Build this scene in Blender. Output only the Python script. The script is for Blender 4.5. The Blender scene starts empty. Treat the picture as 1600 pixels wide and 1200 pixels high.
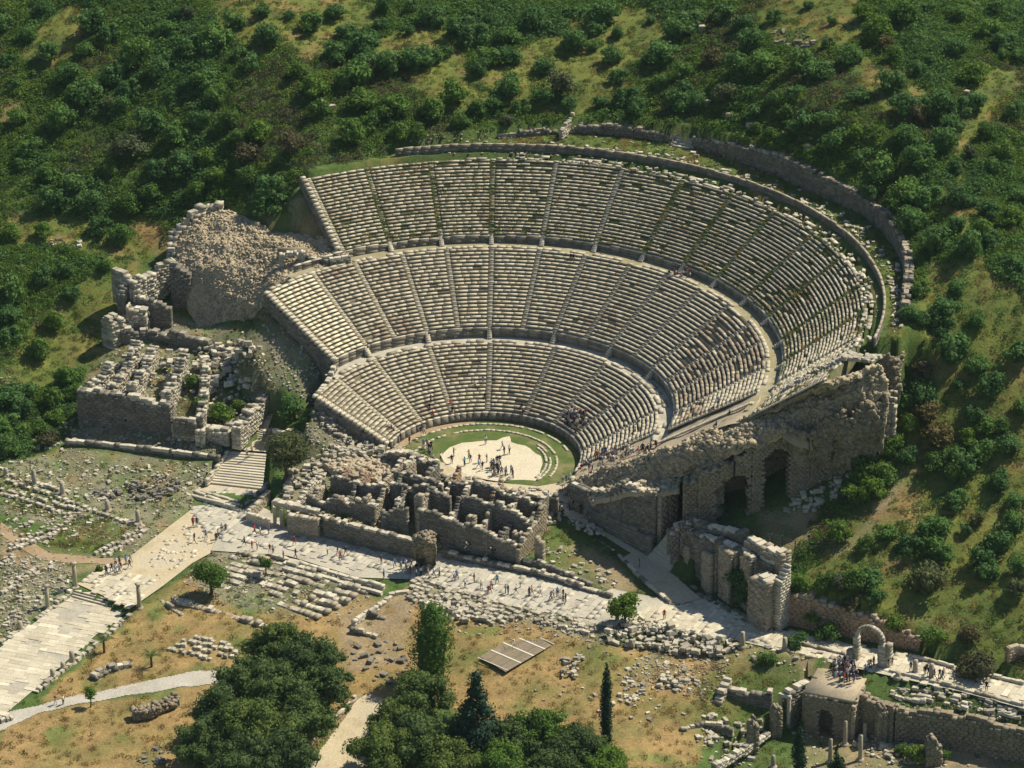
import bpy, bmesh, math, random
import numpy as np
from mathutils import Vector, Matrix
random.seed(11); rng = np.random.default_rng(11)
D = bpy.data; SC = bpy.context.scene; COL = SC.collection
R_ = math.radians

# ------------------------------------------------------------------ camera, sky, sun, exposure
CAM = np.array([0.0, -498.301, 249.439])
RM = np.array([[0.9997655, 0.0196235, -0.0091598], [-0.0166513, 0.4261401, -0.9045039], [-0.0138462, 0.9044443, 0.4263669]])
FP = 5175.58
cam_data = D.cameras.new('camera'); cam = D.objects.new('camera', cam_data); COL.objects.link(cam)
cam_data.sensor_width = 36; cam_data.lens = FP / 1600 * 36; cam_data.clip_start = 1; cam_data.clip_end = 5000
M4 = Matrix([list(RM[0]) + [CAM[0]], list(RM[1]) + [CAM[1]], list(RM[2]) + [CAM[2]], [0, 0, 0, 1]])
cam.matrix_world = M4; SC.camera = cam
SUN_AZ = 28.0; SUN_EL = 52.0      # azimuth counted from +x towards +y
W_ = D.worlds.new('World'); SC.world = W_; W_.use_nodes = True
nt = W_.node_tree; bg = nt.nodes['Background']; sky = nt.nodes.new('ShaderNodeTexSky')
sky.sky_type = 'NISHITA'; sky.sun_disc = False; sky.sun_elevation = R_(SUN_EL); sky.sun_rotation = R_(90 - SUN_AZ)
sky.air_density = 1.3; sky.dust_density = .6
nt.links.new(sky.outputs[0], bg.inputs[0]); bg.inputs[1].default_value = 0.06
sl = D.lights.new('sun', 'SUN'); sl.energy = 4.8; sl.angle = R_(.5); sl.color = (1, .895, .68)
so = D.objects.new('sun', sl); COL.objects.link(so)
sd = Vector((math.cos(R_(SUN_EL)) * math.cos(R_(SUN_AZ)), math.cos(R_(SUN_EL)) * math.sin(R_(SUN_AZ)), math.sin(R_(SUN_EL))))
so.rotation_euler = sd.to_track_quat('Z', 'Y').to_euler(); so.location = (80, 40, 120)
SC.view_settings.view_transform = 'Standard'; SC.view_settings.look = 'None'; SC.view_settings.exposure = 0.3; SC.view_settings.gamma = 1
SC.render.engine = 'CYCLES'
SC.cycles.max_bounces = 5; SC.cycles.diffuse_bounces = 2; SC.cycles.transmission_bounces = 2; SC.cycles.transparent_max_bounces = 4

# ------------------------------------------------------------------ placing: a sight line met with a level plane gives the world point
def P(px, py, z):
    d = RM @ np.array([(px - 800) / FP, -(py - 600) / FP, -1.0])
    return CAM + d * ((z - CAM[2]) / d[2])
def project(X, Y, Z):
    V = np.stack([np.asarray(X) - CAM[0], np.asarray(Y) - CAM[1], np.asarray(Z) - CAM[2]], -1) @ RM
    return 800 - FP * V[..., 0] / V[..., 2], 600 + FP * V[..., 1] / V[..., 2]
def in_poly(x, y, poly):
    x = np.asarray(x); y = np.asarray(y); r = np.zeros(x.shape, bool); n = len(poly)
    for i in range(n):
        x0, y0 = poly[i]; x1, y1 = poly[(i + 1) % n]
        if y0 == y1: continue
        r ^= ((y0 > y) != (y1 > y)) & (x < (x1 - x0) * (y - y0) / (y1 - y0) + x0)
    return r
# value noise
_T = np.random.default_rng(5).random((256, 256))
def vn(x, y, s, k=0):
    x = np.asarray(x, float) / s + 31.7 * k + 1000; y = np.asarray(y, float) / s + 17.3 * k + 1000
    xi = np.floor(x).astype(int); yi = np.floor(y).astype(int); fx = x - xi; fy = y - yi
    fx = fx * fx * (3 - 2 * fx); fy = fy * fy * (3 - 2 * fy)
    a = _T[xi % 256, yi % 256]; b = _T[(xi + 1) % 256, yi % 256]; c = _T[xi % 256, (yi + 1) % 256]; d = _T[(xi + 1) % 256, (yi + 1) % 256]
    return (a * (1 - fx) + b * fx) * (1 - fy) + (c * (1 - fx) + d * fx) * fy - .5
def fbm(x, y, s, k=0, o=4):
    r = 0; a = 1
    for i in range(o): r = r + a * vn(x, y, s, k + i * 3); s = s / 2.1; a *= .5
    return r

# ------------------------------------------------------------------ objects
def tag(o, label=None, cat=None, group=None, kind=None):
    if label: o['label'] = label
    if cat: o['category'] = cat
    if group: o['group'] = group
    if kind: o['kind'] = kind
    return o
def empty(name, loc=(0, 0, 0), **k):
    o = D.objects.new(name, None); o.location = loc; o.empty_display_size = .5; COL.objects.link(o); return tag(o, **k)
def link(name, me, parent=None, **k):
    o = D.objects.new(name, me); COL.objects.link(o)
    if parent is not None: o.parent = parent; o.matrix_parent_inverse = Matrix.Translation(parent.location).inverted() if parent.parent is None else Matrix()
    return tag(o, **k)
def mesh_from(name, V, F, mats, mi=None, smooth=False):
    """V (n,3), F (m,k) all of one size, or a list of such arrays"""
    me = D.meshes.new(name); V = np.asarray(V, np.float32)
    Fs = F if isinstance(F, list) else [F]; Fs = [np.asarray(f, np.int32) for f in Fs if len(f)]
    lt = np.concatenate([np.full(len(f), f.shape[1], np.int32) for f in Fs]); li = np.concatenate([f.ravel() for f in Fs])
    me.vertices.add(len(V)); me.vertices.foreach_set('co', V.ravel())
    me.loops.add(len(li)); me.loops.foreach_set('vertex_index', li)
    me.polygons.add(len(lt)); me.polygons.foreach_set('loop_start', (np.cumsum(lt) - lt).astype(np.int32)); me.polygons.foreach_set('loop_total', lt)
    for m in (mats if isinstance(mats, (list, tuple)) else [mats]): me.materials.append(m)
    if mi is not None: me.polygons.foreach_set('material_index', np.asarray(mi, np.int32))
    if smooth: me.polygons.foreach_set('use_smooth', np.ones(len(lt), bool))
    me.update(calc_edges=True); return me
BOXF = np.array([[0, 3, 2, 1], [4, 5, 6, 7], [0, 1, 5, 4], [1, 2, 6, 5], [2, 3, 7, 6], [3, 0, 4, 7]])
BOXV = np.array([[-1, -1, -1], [1, -1, -1], [1, 1, -1], [-1, 1, -1], [-1, -1, 1], [1, -1, 1], [1, 1, 1], [-1, 1, 1]], float) * .5
class Boxes:
    """collects boxes; each an island of its own"""
    def __init__(s): s.v = []; s.n = 0
    def hexa(s, v8): s.v.append(np.asarray(v8, float)); s.n += 1
    def box(s, c, size, ax=(1, 0, 0), tilt=None, jit=0.0):
        ax = np.array(ax, float); ax /= np.linalg.norm(ax); up = np.array([0, 0, 1.0])
        if abs(ax[2]) > .95: up = np.array([0, 1.0, 0])
        ay = np.cross(up, ax); ay /= np.linalg.norm(ay); az = np.cross(ax, ay)
        B = np.stack([ax, ay, az])
        if tilt is not None: B = np.array(Matrix.Rotation(tilt[0], 3, 'X') @ Matrix.Rotation(tilt[1], 3, 'Y')) @ B
        v = BOXV * np.array(size)
        if jit: v = v + rng.uniform(-jit, jit, (8, 3))
        s.hexa(v @ B + np.array(c, float)); return s
    def mesh(s, name, mat):
        V = np.concatenate(s.v); F = (BOXF[None] + (np.arange(s.n) * 8)[:, None, None]).reshape(-1, 4)
        return mesh_from(name, V, F, mat)

# ------------------------------------------------------------------ materials
def newmat(name):
    m = D.materials.new(name); m.use_nodes = True; t = m.node_tree; b = t.nodes['Principled BSDF']
    b.inputs['Roughness'].default_value = .9; b.inputs['Specular IOR Level'].default_value = .2; return m, t, b
def N(t, typ, **k):
    n = t.nodes.new(typ)
    for a, v in k.items(): setattr(n, a, v)
    return n
def noise(t, scale, detail=4, rough=.6, coord=None):
    n = N(t, 'ShaderNodeTexNoise'); n.inputs['Scale'].default_value = scale; n.inputs['Detail'].default_value = detail; n.inputs['Roughness'].default_value = rough
    if coord is not None: t.links.new(coord, n.inputs['Vector'])
    return n
def ramp(t, src, stops):
    r = N(t, 'ShaderNodeValToRGB'); e = r.color_ramp.elements
    while len(e) < len(stops): e.new(.5)
    for i, (p, c) in enumerate(stops): e[i].position = p; e[i].color = (*c, 1) if len(c) == 3 else c
    t.links.new(src, r.inputs[0]); return r
def mixc(t, f, a, b, mode='MIX'):
    m = N(t, 'ShaderNodeMix', data_type='RGBA', blend_type=mode)
    for s, v in ((m.inputs[0], f), (m.inputs[6], a), (m.inputs[7], b)):
        if isinstance(v, (int, float)): s.default_value = v
        elif isinstance(v, tuple): s.default_value = (*v, 1)
        else: t.links.new(v, s)
    return m.outputs[2]
def bump(t, b, h, strength, dist):
    n = N(t, 'ShaderNodeBump'); n.inputs['Strength'].default_value = strength; n.inputs['Distance'].default_value = dist
    t.links.new(h, n.inputs['Height']); t.links.new(n.outputs[0], b.inputs['Normal'])
def wcoord(t): return N(t, 'ShaderNodeNewGeometry').outputs['Position']
def stone(name, cols, stain=(.10, .09, .07), stain_amt=.5, sc=.9, bs=.5):
    m, t, b = newmat(name); g = N(t, 'ShaderNodeNewGeometry'); oi = N(t, 'ShaderNodeObjectInfo')
    ad = N(t, 'ShaderNodeMath', operation='ADD'); t.links.new(g.outputs['Random Per Island'], ad.inputs[0]); t.links.new(oi.outputs['Random'], ad.inputs[1])
    fr = N(t, 'ShaderNodeMath', operation='FRACT'); t.links.new(ad.outputs[0], fr.inputs[0])
    r = ramp(t, fr.outputs[0], [(i / (len(cols) - 1), c) for i, c in enumerate(cols)])
    n1 = noise(t, sc, 6, .7, g.outputs['Position']); f = ramp(t, n1.outputs[0], [(.42, (0, 0, 0)), (.72, (1, 1, 1))])
    fm = N(t, 'ShaderNodeMath', operation='MULTIPLY'); t.links.new(f.outputs[0], fm.inputs[0]); fm.inputs[1].default_value = stain_amt
    c = mixc(t, fm.outputs[0], r.outputs[0], stain)
    n2 = noise(t, 5, 4, .7, g.outputs['Position']); f2 = ramp(t, n2.outputs[0], [(.3, (.72, .72, .72)), (.7, (1.1, 1.1, 1.1))])
    c = mixc(t, 1.0, c, f2.outputs[0], 'MULTIPLY'); t.links.new(c, b.inputs['Base Color'])
    bump(t, b, n2.outputs[0], bs, .12); return m
M = {}
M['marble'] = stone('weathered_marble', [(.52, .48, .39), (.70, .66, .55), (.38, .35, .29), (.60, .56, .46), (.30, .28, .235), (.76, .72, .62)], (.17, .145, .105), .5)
M['seat'] = stone('seat_stone', [(.56, .52, .415), (.61, .565, .455), (.52, .48, .38), (.59, .545, .435), (.54, .50, .40), (.64, .595, .485)], (.22, .18, .13), .45)
M['seat_new'] = stone('pale_restored_stone', [(.80, .74, .56), (.86, .80, .62), (.76, .70, .53)], (.55, .48, .33), .25)
M['seat_brown'] = stone('brown_weathered_seat', [(.38, .32, .25), (.44, .37, .29), (.34, .28, .22), (.46, .40, .31)], (.16, .12, .08), .5)
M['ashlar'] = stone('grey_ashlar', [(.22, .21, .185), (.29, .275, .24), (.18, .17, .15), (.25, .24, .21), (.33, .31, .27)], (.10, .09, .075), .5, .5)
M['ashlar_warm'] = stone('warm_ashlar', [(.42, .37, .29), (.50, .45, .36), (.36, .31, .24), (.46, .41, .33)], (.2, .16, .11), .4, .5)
M['coping'] = stone('pale_coping', [(.58, .54, .45), (.68, .64, .54), (.50, .46, .38)], (.25, .21, .15), .4)
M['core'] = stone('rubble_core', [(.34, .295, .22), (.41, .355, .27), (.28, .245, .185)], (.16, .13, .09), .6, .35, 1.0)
M['brick'] = stone('rubble_brick', [(.42, .29, .20), (.48, .36, .26), (.36, .27, .2)], (.2, .15, .11), .4)

def foliage(name, cols, trans=.35, sat_noise=True):
    m, t, b = newmat(name); g = N(t, 'ShaderNodeNewGeometry'); oi = N(t, 'ShaderNodeObjectInfo')
    r = ramp(t, g.outputs['Random Per Island'], [(i / (len(cols) - 1), c) for i, c in enumerate(cols)])
    f = ramp(t, oi.outputs['Random'], [(0, (.72, .78, .82)), (.5, (1, 1, 1)), (1, (1.25, 1.15, .85))])
    c = mixc(t, 1.0, r.outputs[0], f.outputs[0], 'MULTIPLY'); t.links.new(c, b.inputs['Base Color'])
    b.inputs['Roughness'].default_value = .75
    tr = N(t, 'ShaderNodeBsdfTranslucent'); t.links.new(c, tr.inputs[0]); mx = N(t, 'ShaderNodeMixShader'); mx.inputs[0].default_value = trans
    t.links.new(b.outputs[0], mx.inputs[1]); t.links.new(tr.outputs[0], mx.inputs[2]); t.links.new(mx.outputs[0], t.nodes['Material Output'].inputs[0]); return m
M['leaf_dark'] = foliage('dark_green_leaves', [(.068, .160, .050), (.104, .210, .060), (.086, .182, .056), (.140, .245, .064)])
M['leaf_mid'] = foliage('green_leaves', [(.085, .175, .036), (.115, .215, .042), (.100, .190, .038), (.150, .240, .048)])
M['leaf_light'] = foliage('yellow_green_leaves', [(.15, .225, .040), (.185, .26, .048), (.13, .21, .040), (.23, .27, .06)])
M['leaf_grey'] = foliage('grey_green_leaves', [(.095, .125, .065), (.12, .15, .075), (.08, .11, .06), (.14, .165, .085)])
M['leaf_brown'] = foliage('brownish_twigs', [(.12, .11, .06), (.15, .13, .07), (.09, .09, .05), (.12, .135, .06)])
M['leaf_pine'] = foliage('pine_needles', [(.085, .140, .050), (.115, .175, .055), (.095, .155, .052), (.14, .20, .065)])
M['leaf_fir'] = foliage('deep_fir_needles', [(.020, .052, .032), (.032, .070, .038), (.026, .060, .034)], .1)
M['dry'] = foliage('dry_grass_blades', [(.38, .275, .125), (.44, .33, .155), (.32, .24, .11), (.28, .24, .095)])
M['grassleaf'] = foliage('grass_blades', [(.11, .155, .038), (.155, .19, .05), (.09, .14, .035), (.20, .20, .065)])
def plain(name, c, rough=.8, metal=0):
    m, t, b = newmat(name); n = noise(t, 6, 3, .6, wcoord(t)); f = ramp(t, n.outputs[0], [(.3, tuple(x * .8 for x in c)), (.7, tuple(min(1, x * 1.15) for x in c))])
    t.links.new(f.outputs[0], b.inputs['Base Color']); b.inputs['Roughness'].default_value = rough; b.inputs['Metallic'].default_value = metal; return m
M['bark'] = plain('bark', (.10, .075, .05)); M['metal'] = plain('dark_metal_post', (.10, .10, .10), .5)
M['wood'] = stone('grey_timber', [(.25, .21, .155), (.30, .25, .19), (.21, .18, .135)], (.14, .11, .08), .3)
M['white_strip'] = plain('white_strip', (.62, .60, .52))

def colour_attr_mat(name, fine=(.78, 1.22), bs=.6):
    m, t, b = newmat(name); a = N(t, 'ShaderNodeAttribute'); a.attribute_name = 'Col'; w = wcoord(t)
    n1 = noise(t, .35, 6, .65, w); f1 = ramp(t, n1.outputs[0], [(.3, (.72, .72, .72)), (.7, (1.25, 1.25, 1.2))])
    n2 = noise(t, 2.6, 5, .75, w); f2 = ramp(t, n2.outputs[0], [(.28, (fine[0] - .2,) * 3), (.72, (fine[1] + .1,) * 3)])
    c = mixc(t, 1.0, a.outputs[0], f1.outputs[0], 'MULTIPLY'); c = mixc(t, 1.0, c, f2.outputs[0], 'MULTIPLY')
    t.links.new(c, b.inputs['Base Color']); bump(t, b, n2.outputs[0], bs, .35); return m
M['ground'] = colour_attr_mat('ground_cover')

# ------------------------------------------------------------------ the cavea, measured
def cone(r):
    return np.interp(r, [0, 16.9, 17, 29.6, 32.2, 32.3, 47.2, 50.0, 50.1, 63.0, 66, 90], [0, 0, 1.6, 8.8, 8.8, 10.6, 19.3, 19.3, 20.6, 30.1, 30.4, 31.4])
OUTER = [((-17, 70.1)), ((-11.7, 68.8)), ((-4.4, 69.1)), ((5.7, 71.1)), ((12.6, 72.2)), ((23.5, 73.3)), ((36.4, 72.1)), ((49.5, 73.5)), ((60.9, 75.6)), ((76, 75)), ((85, 71.6)), ((100, 67.5)), ((112, 66.5))]
def r_outer(phi): return np.interp(phi, [a for a, b in OUTER], [b for a, b in OUTER])

# ------------------------------------------------------------------ terrain
CP = [(0,0,40),(200,0,42),(400,0,44),(600,0,43),(765,0,43),(1000,0,44),(1300,0,50),(1600,0,50),
 (0,150,30),(200,150,32),(400,150,35),(600,110,37.5),(765,130,37),(1000,110,38.5),(1300,150,43.5),(1600,150,44),
 (0,300,20),(200,300,21.5),(330,300,22.5),(400,265,26.5),(480,265,29.5),(600,195,33.5),(700,190,34),(900,175,35),(1050,175,35.5),(1300,270,37.5),(1450,330,37),(1600,300,38),
 (0,450,12),(160,425,13),(200,350,16.5),(100,520,6),(0,600,3),(70,640,-.5),(0,720,-2.5),
 (1460,420,34.5),(1440,520,29),(1600,450,34),(1600,600,23),(1430,620,21),(1400,720,14.5),(1500,760,12),(1600,800,10),(1330,830,7.5),(1450,900,4.5),(1600,930,4),(1260,860,4.8),(1240,940,2),(1320,960,1.6),(1450,1003,-1.2),(1500,1028,-2.6),(1580,1048,-2.5),
 (430,385,18.6),(500,380,19.6),(300,480,9),(390,540,8),(422,512,12.6),(455,545,8.4),(503,583,6.4),(470,608,3.1),(508,614,3.2),(490,642,6.0),(546,676,2.9),(590,704,.9),(470,335,24.5),(515,408,18.6),(455,655,2),(440,600,4),(540,690,0.3),
 (200,580,5.5),(330,590,5.5),(180,600,5),(300,605,4.6),(130,664,-.6),(200,674,-.6),(300,690,-.6),(330,550,6),(390,600,4.5),
 (120,695,-.6),(350,712,-.6),(100,715,-2.6),(300,735,-2.6),(0,780,-3),(150,790,-3.2),(250,780,-3.3),(350,800,-3.4),
 (480,700,0),(600,760,-1),(700,800,-1.4),(800,830,-1.8),(560,800,-.6),(860,760,0),(890,840,-1.8),(950,880,-2.6),
 (400,830,-3.4),(600,890,-3.4),(800,930,-3.3),(1000,960,-3.2),(1200,1010,-3.2),(1400,1040,-3.3),(1600,1090,-3.4),
 (150,880,-3.8),(50,860,-3.8),(0,950,-4.6),(100,990,-4.7),(0,1080,-4.8),(250,930,-4),(450,950,-4.2),(300,1000,-4.8),(150,1060,-5),(0,1150,-5.3),(0,1200,-5.6),(200,1150,-5.5),(400,1050,-5),(400,1200,-6),
 (650,950,-3.8),(600,990,-5.2),(640,1050,-5.6),(600,1150,-6.5),(750,1000,-4),(850,1010,-4),(950,990,-3.6),(850,1100,-5.5),(1000,1100,-6.2),(1000,1200,-7.2),(1100,1030,-4.3),(1120,1100,-6.5),
 (1250,1050,-3.9),(1340,1070,-4.2),(1480,1110,-4.4),(1600,1135,-4.6),(1150,1045,-4.2),
 (1190,1150,-9.5),(1300,1165,-10),(1450,1192,-10.4),(1600,1215,-10.6),(1120,1190,-8.8),
 (1055,800,1.5),(1100,822,3),(1170,842,5),(1230,804,7),(1290,784,8.2),(1060,930,-3.3),(1110,945,-3.3),(1150,960,-3.3),(1030,893,-2.9),(1180,860,3.6),(1000,790,1),(1020,820,0)]
cp = np.array([P(*c) for c in CP])
extra = np.array([[-300, 260, 75], [0, 300, 88], [300, 260, 92], [-300, 0, -2], [-300, -200, -8], [300, -150, -2], [300, 20, 45], [0, -300, -12], [-150, 10, 2], [130, -20, 22], [140, -80, 0]], float)
cp = np.concatenate([cp, extra])
def tps_fit(c, lam=.02):
    n = len(c); d = np.hypot(c[:, None, 0] - c[None, :, 0], c[:, None, 1] - c[None, :, 1]) / 50
    K = np.where(d > 0, d * d * np.log(np.maximum(d, 1e-9)), 0) + lam * np.eye(n); Pm = np.c_[np.ones(n), c[:, 0] / 50, c[:, 1] / 50]
    A = np.block([[K, Pm], [Pm.T, np.zeros((3, 3))]]); s = np.linalg.solve(A, np.r_[c[:, 2], 0, 0, 0]); return s
_S = tps_fit(cp)
def tps(x, y):
    x = np.asarray(x, float); y = np.asarray(y, float); sh = x.shape; x = x.ravel(); y = y.ravel(); out = np.empty(len(x)); n = len(cp)
    for i in range(0, len(x), 20000):
        a = x[i:i + 20000]; b = y[i:i + 20000]; d = np.hypot(a[:, None] - cp[None, :, 0], b[:, None] - cp[None, :, 1]) / 50
        out[i:i + 20000] = np.where(d > 0, d * d * np.log(np.maximum(d, 1e-9)), 0) @ _S[:n] + _S[n] + _S[n + 1] * a / 50 + _S[n + 2] * b / 50
    return out.reshape(sh)
def wpoly(pts, z): return [tuple(P(a, b, z)[:2]) for a, b in pts]
# levelled grounds (px outline, level)
FLATS = []
def flat(pts, z): FLATS.append((wpoly(pts, z), z))
flat([(290,800),(308,760),(420,766),(428,800),(450,820),(650,862),(700,862),(860,900),(955,932),(1045,925),(1229,972),(1330,992),(1436,1014),(1500,1036),(1640,1072),(1640,1112),(1330,1045),(1060,990),(880,965),(640,912),(560,905),(330,862)], -3.45)
flat([(110,920),(205,870),(300,790),(395,800),(330,860),(250,915),(205,952)], -3.75)
flat([(-40,1010),(118,930),(205,960),(60,1075),(-40,1150)], -4.85)
EXC = [(1226,1138),(1250,1122),(1262,1102),(1338,1104),(1339,1135),(1398,1154),(1505,1166),(1640,1190),(1660,1260),(1100,1260),(1130,1175),(1180,1150)]
flat(EXC, -10.6)
flat([(1000,868),(1052,880),(1085,893),(1120,916),(1160,935),(1205,962),(1205,985),(1095,942),(1060,948),(1010,915)], -3.3)
STAGE_F = [(470,700),(600,700),(700,742),(860,762),(900,790),(840,850),(700,865),(460,800)]
def ramp_(pts, a, b, e=None):
    A_, B_ = P(*a), P(*b)
    if e: e0, e1 = P(*e[0], a[2]), P(*e[1], a[2]); n = np.array([-(e1 - e0)[1], (e1 - e0)[0]]); n /= np.hypot(*n); B_[:2] = A_[:2] + n * np.dot((B_ - A_)[:2], n)
    return ([tuple(P(*p)[:2]) for p in pts], tuple(A_), tuple(B_))
RAMPS = [ramp_([(312,764,-3.4),(418,774,-3.4),(425,703,-1.2),(350,698,-1.2)], (365,757,-3.45), (385,708,-1.25)), ramp_([(386,703,-1.2),(425,706,-1.2),(448,604,4.3),(424,600,4.3)], (402,686,-1.1), (435,609,4.3)),
         ramp_([(876,800,-.2),(930,797,-.3),(1014,864,-2.6),(1004,905,-2.8),(920,845,-1.6)], (905,800,-.3), (1025,885,-2.7)), ramp_([(1003,874,-2.7),(1064,908,-2.7),(1094,850,3.2),(1052,814,3.2)], (1028,882,-2.7), (1065,829,3.2), ((1010,872),(1047,893)))]
def terrain(x, y):
    x = np.asarray(x, float); y = np.asarray(y, float); z = tps(x, y)
    z = z + .5 * fbm(x, y, 9, 1) * np.clip((np.hypot(x, y) - 30) / 30, .25, 1)
    z = np.clip(z, -16, 130)
    r = np.hypot(x, y); ph = np.degrees(np.arctan2(y, x)); ph = np.where(ph < -120, ph + 360, ph)
    for poly, lv in FLATS: z = np.where(in_poly(x, y, poly), lv - .12 + .05 * vn(x, y, 2), z)
    for poly, (ax, ay, az), (bx, by, bz) in RAMPS:
        t = np.clip(((x - ax) * (bx - ax) + (y - ay) * (by - ay)) / ((bx - ax) ** 2 + (by - ay) ** 2), 0, 1); z = np.where(in_poly(x, y, poly), az + (bz - az) * t - .45, z)
    ro = r_outer(ph)
    ins = (ph > -17) & (ph < 118) & (r < ro + .5) & (r > 60)
    z = np.where(ins, 30.25 + .08 * np.clip(r - 63, 0, 20) + .25 * fbm(x, y, 4, 7), z)
    outw = (ph > -14) & (ph < 108) & (r >= ro + .5) & (r < ro + 9)
    hw = np.interp(ph, [-14, 5, 23, 36, 50, 61, 70, 85, 100, 108], [31.2, 32.6, 34.2, 35, 35.2, 34.4, 33.6, 32.7, 32.4, 31.3])
    z = np.where(outw, hw + (z - hw) * np.clip((r - ro) / 9, 0, 1) ** 1.3, z)
    cav = (r < 64.5) & (ph > -33) & (ph < 119) | (r < 48.8) & (ph > -34) & (ph < 141.8) | (r < 31) & (ph > -40) & (ph < 164)
    z = np.where(cav & (r > 16.5), np.minimum(z, cone(r) - 1.6), z)
    z = np.where(r <= 17.2, np.minimum(z, -.25), z)
    for p0, ra, rb, dr, sl_, dm in ((141.4, 34.5, 48.5, 2.4, .7, 9), (161.9, 18.5, 30.5, 1.8, .6, 6), (119.2, 51, 65, 1.6, .8, 3.5)):   # rubble and earth heaped against the ends of the tiers
        d_ = r * np.sin(np.radians(np.clip(ph - p0, 0, 60))); m = (ph > p0 + .3) & (ph < p0 + 40) & (r > ra) & (r < rb) & (d_ < dm); z = np.where(m, np.maximum(z, cone(r) - dr - sl_ * d_ - 1.2 * np.clip((ra + 3 - r) / 3, 0, 1) + .5 * vn(x, y, 2.5, 9)), z)
    return z
xs = np.concatenate([np.linspace(-620, -125, 22)[:-1], np.arange(-125, 125, .8), np.linspace(125, 620, 22)])
ys = np.concatenate([np.linspace(-520, -120, 16)[:-1], np.arange(-120, 150, .8), np.linspace(150, 700, 30)])
GX, GY = np.meshgrid(xs, ys); GZ = terrain(GX, GY)
def tza(x, y):
    i = np.clip(np.searchsorted(xs, x) - 1, 0, len(xs) - 2); j = np.clip(np.searchsorted(ys, y) - 1, 0, len(ys) - 2)
    u = (x - xs[i]) / (xs[i + 1] - xs[i]); v = (y - ys[j]) / (ys[j + 1] - ys[j])
    return GZ[j, i] * (1 - u) * (1 - v) + GZ[j, i + 1] * u * (1 - v) + GZ[j + 1, i] * (1 - u) * v + GZ[j + 1, i + 1] * u * v
def tz(x, y):
    i = np.clip(np.searchsorted(xs, x) - 1, 0, len(xs) - 2); j = np.clip(np.searchsorted(ys, y) - 1, 0, len(ys) - 2)
    u = (x - xs[i]) / (xs[i + 1] - xs[i]); v = (y - ys[j]) / (ys[j + 1] - ys[j])
    return GZ[j, i] * (1 - u) * (1 - v) + GZ[j, i + 1] * u * (1 - v) + GZ[j + 1, i] * (1 - u) * v + GZ[j + 1, i + 1] * u * v
def G(px, py, z0=None):
    """ground point seen along a sight line (marches down to the terrain)"""
    d = RM @ np.array([(px - 800) / FP, -(py - 600) / FP, -1.0])
    t = (70 - CAM[2]) / d[2]; pz = None
    while t < 1500:
        q = CAM + d * t; h = tz(q[0], q[1])
        if q[2] <= h:
            for _ in range(6):
                t -= .5 * (h - q[2]) / max(.2, -d[2]) * .7; q = CAM + d * t; h = tz(q[0], q[1])
            return np.array([q[0], q[1], h])
        t += max(.4, (q[2] - h) * .8)
    return q
# ground colours (base colours of what grows or lies there)
C_GREEN = (.085, .145, .038); C_MEADOW = (.165, .185, .045); C_DRY = (.36, .25, .115); C_DIRT = (.33, .26, .17); C_SAND = (.42, .36, .26); C_DARK = (.06, .08, .032); C_STONY = (.30, .27, .20); C_LUSH = (.11, .155, .038)
MEADOWS = [
 [(330,-20),(560,-20),(600,40),(520,60),(480,110),(440,60),(400,95),(350,60)],
 [(560,70),(700,20),(740,110),(860,50),(930,70),(990,140),(930,180),(850,170),(760,170),(690,175),(620,110)],
 [(1200,-10),(1345,-10),(1360,60),(1240,85),(1180,45)], [(1340,90),(1430,110),(1470,190),(1400,190),(1340,140)],
 [(1540,105),(1600,115),(1570,170),(1540,200),(1510,260),(1530,330),(1510,380),(1470,330),(1490,230),(1510,160)],
 [(1440,410),(1530,400),(1620,480),(1620,900),(1600,1050),(1400,1010),(1235,960),(1260,870),(1370,770),(1400,700),(1450,600),(1430,520)],
 [(0,590),(60,500),(170,405),(250,335),(215,440),(165,560),(60,610)], [(60,40),(120,0),(150,30),(90,110),(40,90)], [(0,340),(250,335),(200,400),(0,380)], [(880,30),(1010,0),(1060,60),(960,110),(900,90)]]
DRYS = [
 [(205,960),(290,905),(420,985),(420,1050),(300,1062),(130,1090),(60,1100)], [(0,1125),(130,1098),(370,1068),(420,1075),(400,1200),(0,1215)],
 [(545,950),(640,925),(760,960),(870,985),(960,1010),(1150,1000),(1190,1020),(1120,1110),(1090,1200),(900,1200),(700,1100),(560,1100),(540,1000)],
 [(240,930),(290,900),(310,935),(330,960),(260,945)], [(400,960),(560,925),(650,1000),(650,1100),(560,1095),(400,1080)], [(250,1060),(560,1090),(460,1210),(240,1210)], [(200,355),(260,345),(265,400),(240,400)], [(490,285),(560,255),(640,245),(600,262),(520,275)], [(0,155),(35,160),(20,190),(0,195)],
 [(1330,1100),(1600,1150),(1600,1170),(1400,1125)], [(1440,560),(1500,570),(1510,620),(1470,610)], [(1400,740),(1440,730),(1430,830),(1400,800)]]
DIRTS = [
 [(1140,1035),(1190,1005),(1300,1040),(1290,1075),(1200,1060)], [(480,1210),(560,1085),(640,1110),(620,1210)], [(0,820),(30,840),(120,865),(200,880),(120,900),(0,880)],
 [(530,960),(640,920),(640,1040),(540,1050)], [(1260,1115),(1340,1120),(1600,1190),(1600,1210),(1240,1210)], [(1180,800),(1280,790),(1300,860),(1200,860)], [(400,330),(440,320),(490,300),(548,398),(440,420),(430,380)],
 [(1430,690),(1440,700),(1360,850),(1300,870),(1290,860),(1350,820)], [(845,850),(900,850),(960,880),(1000,920),(960,925),(880,890)]]
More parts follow.
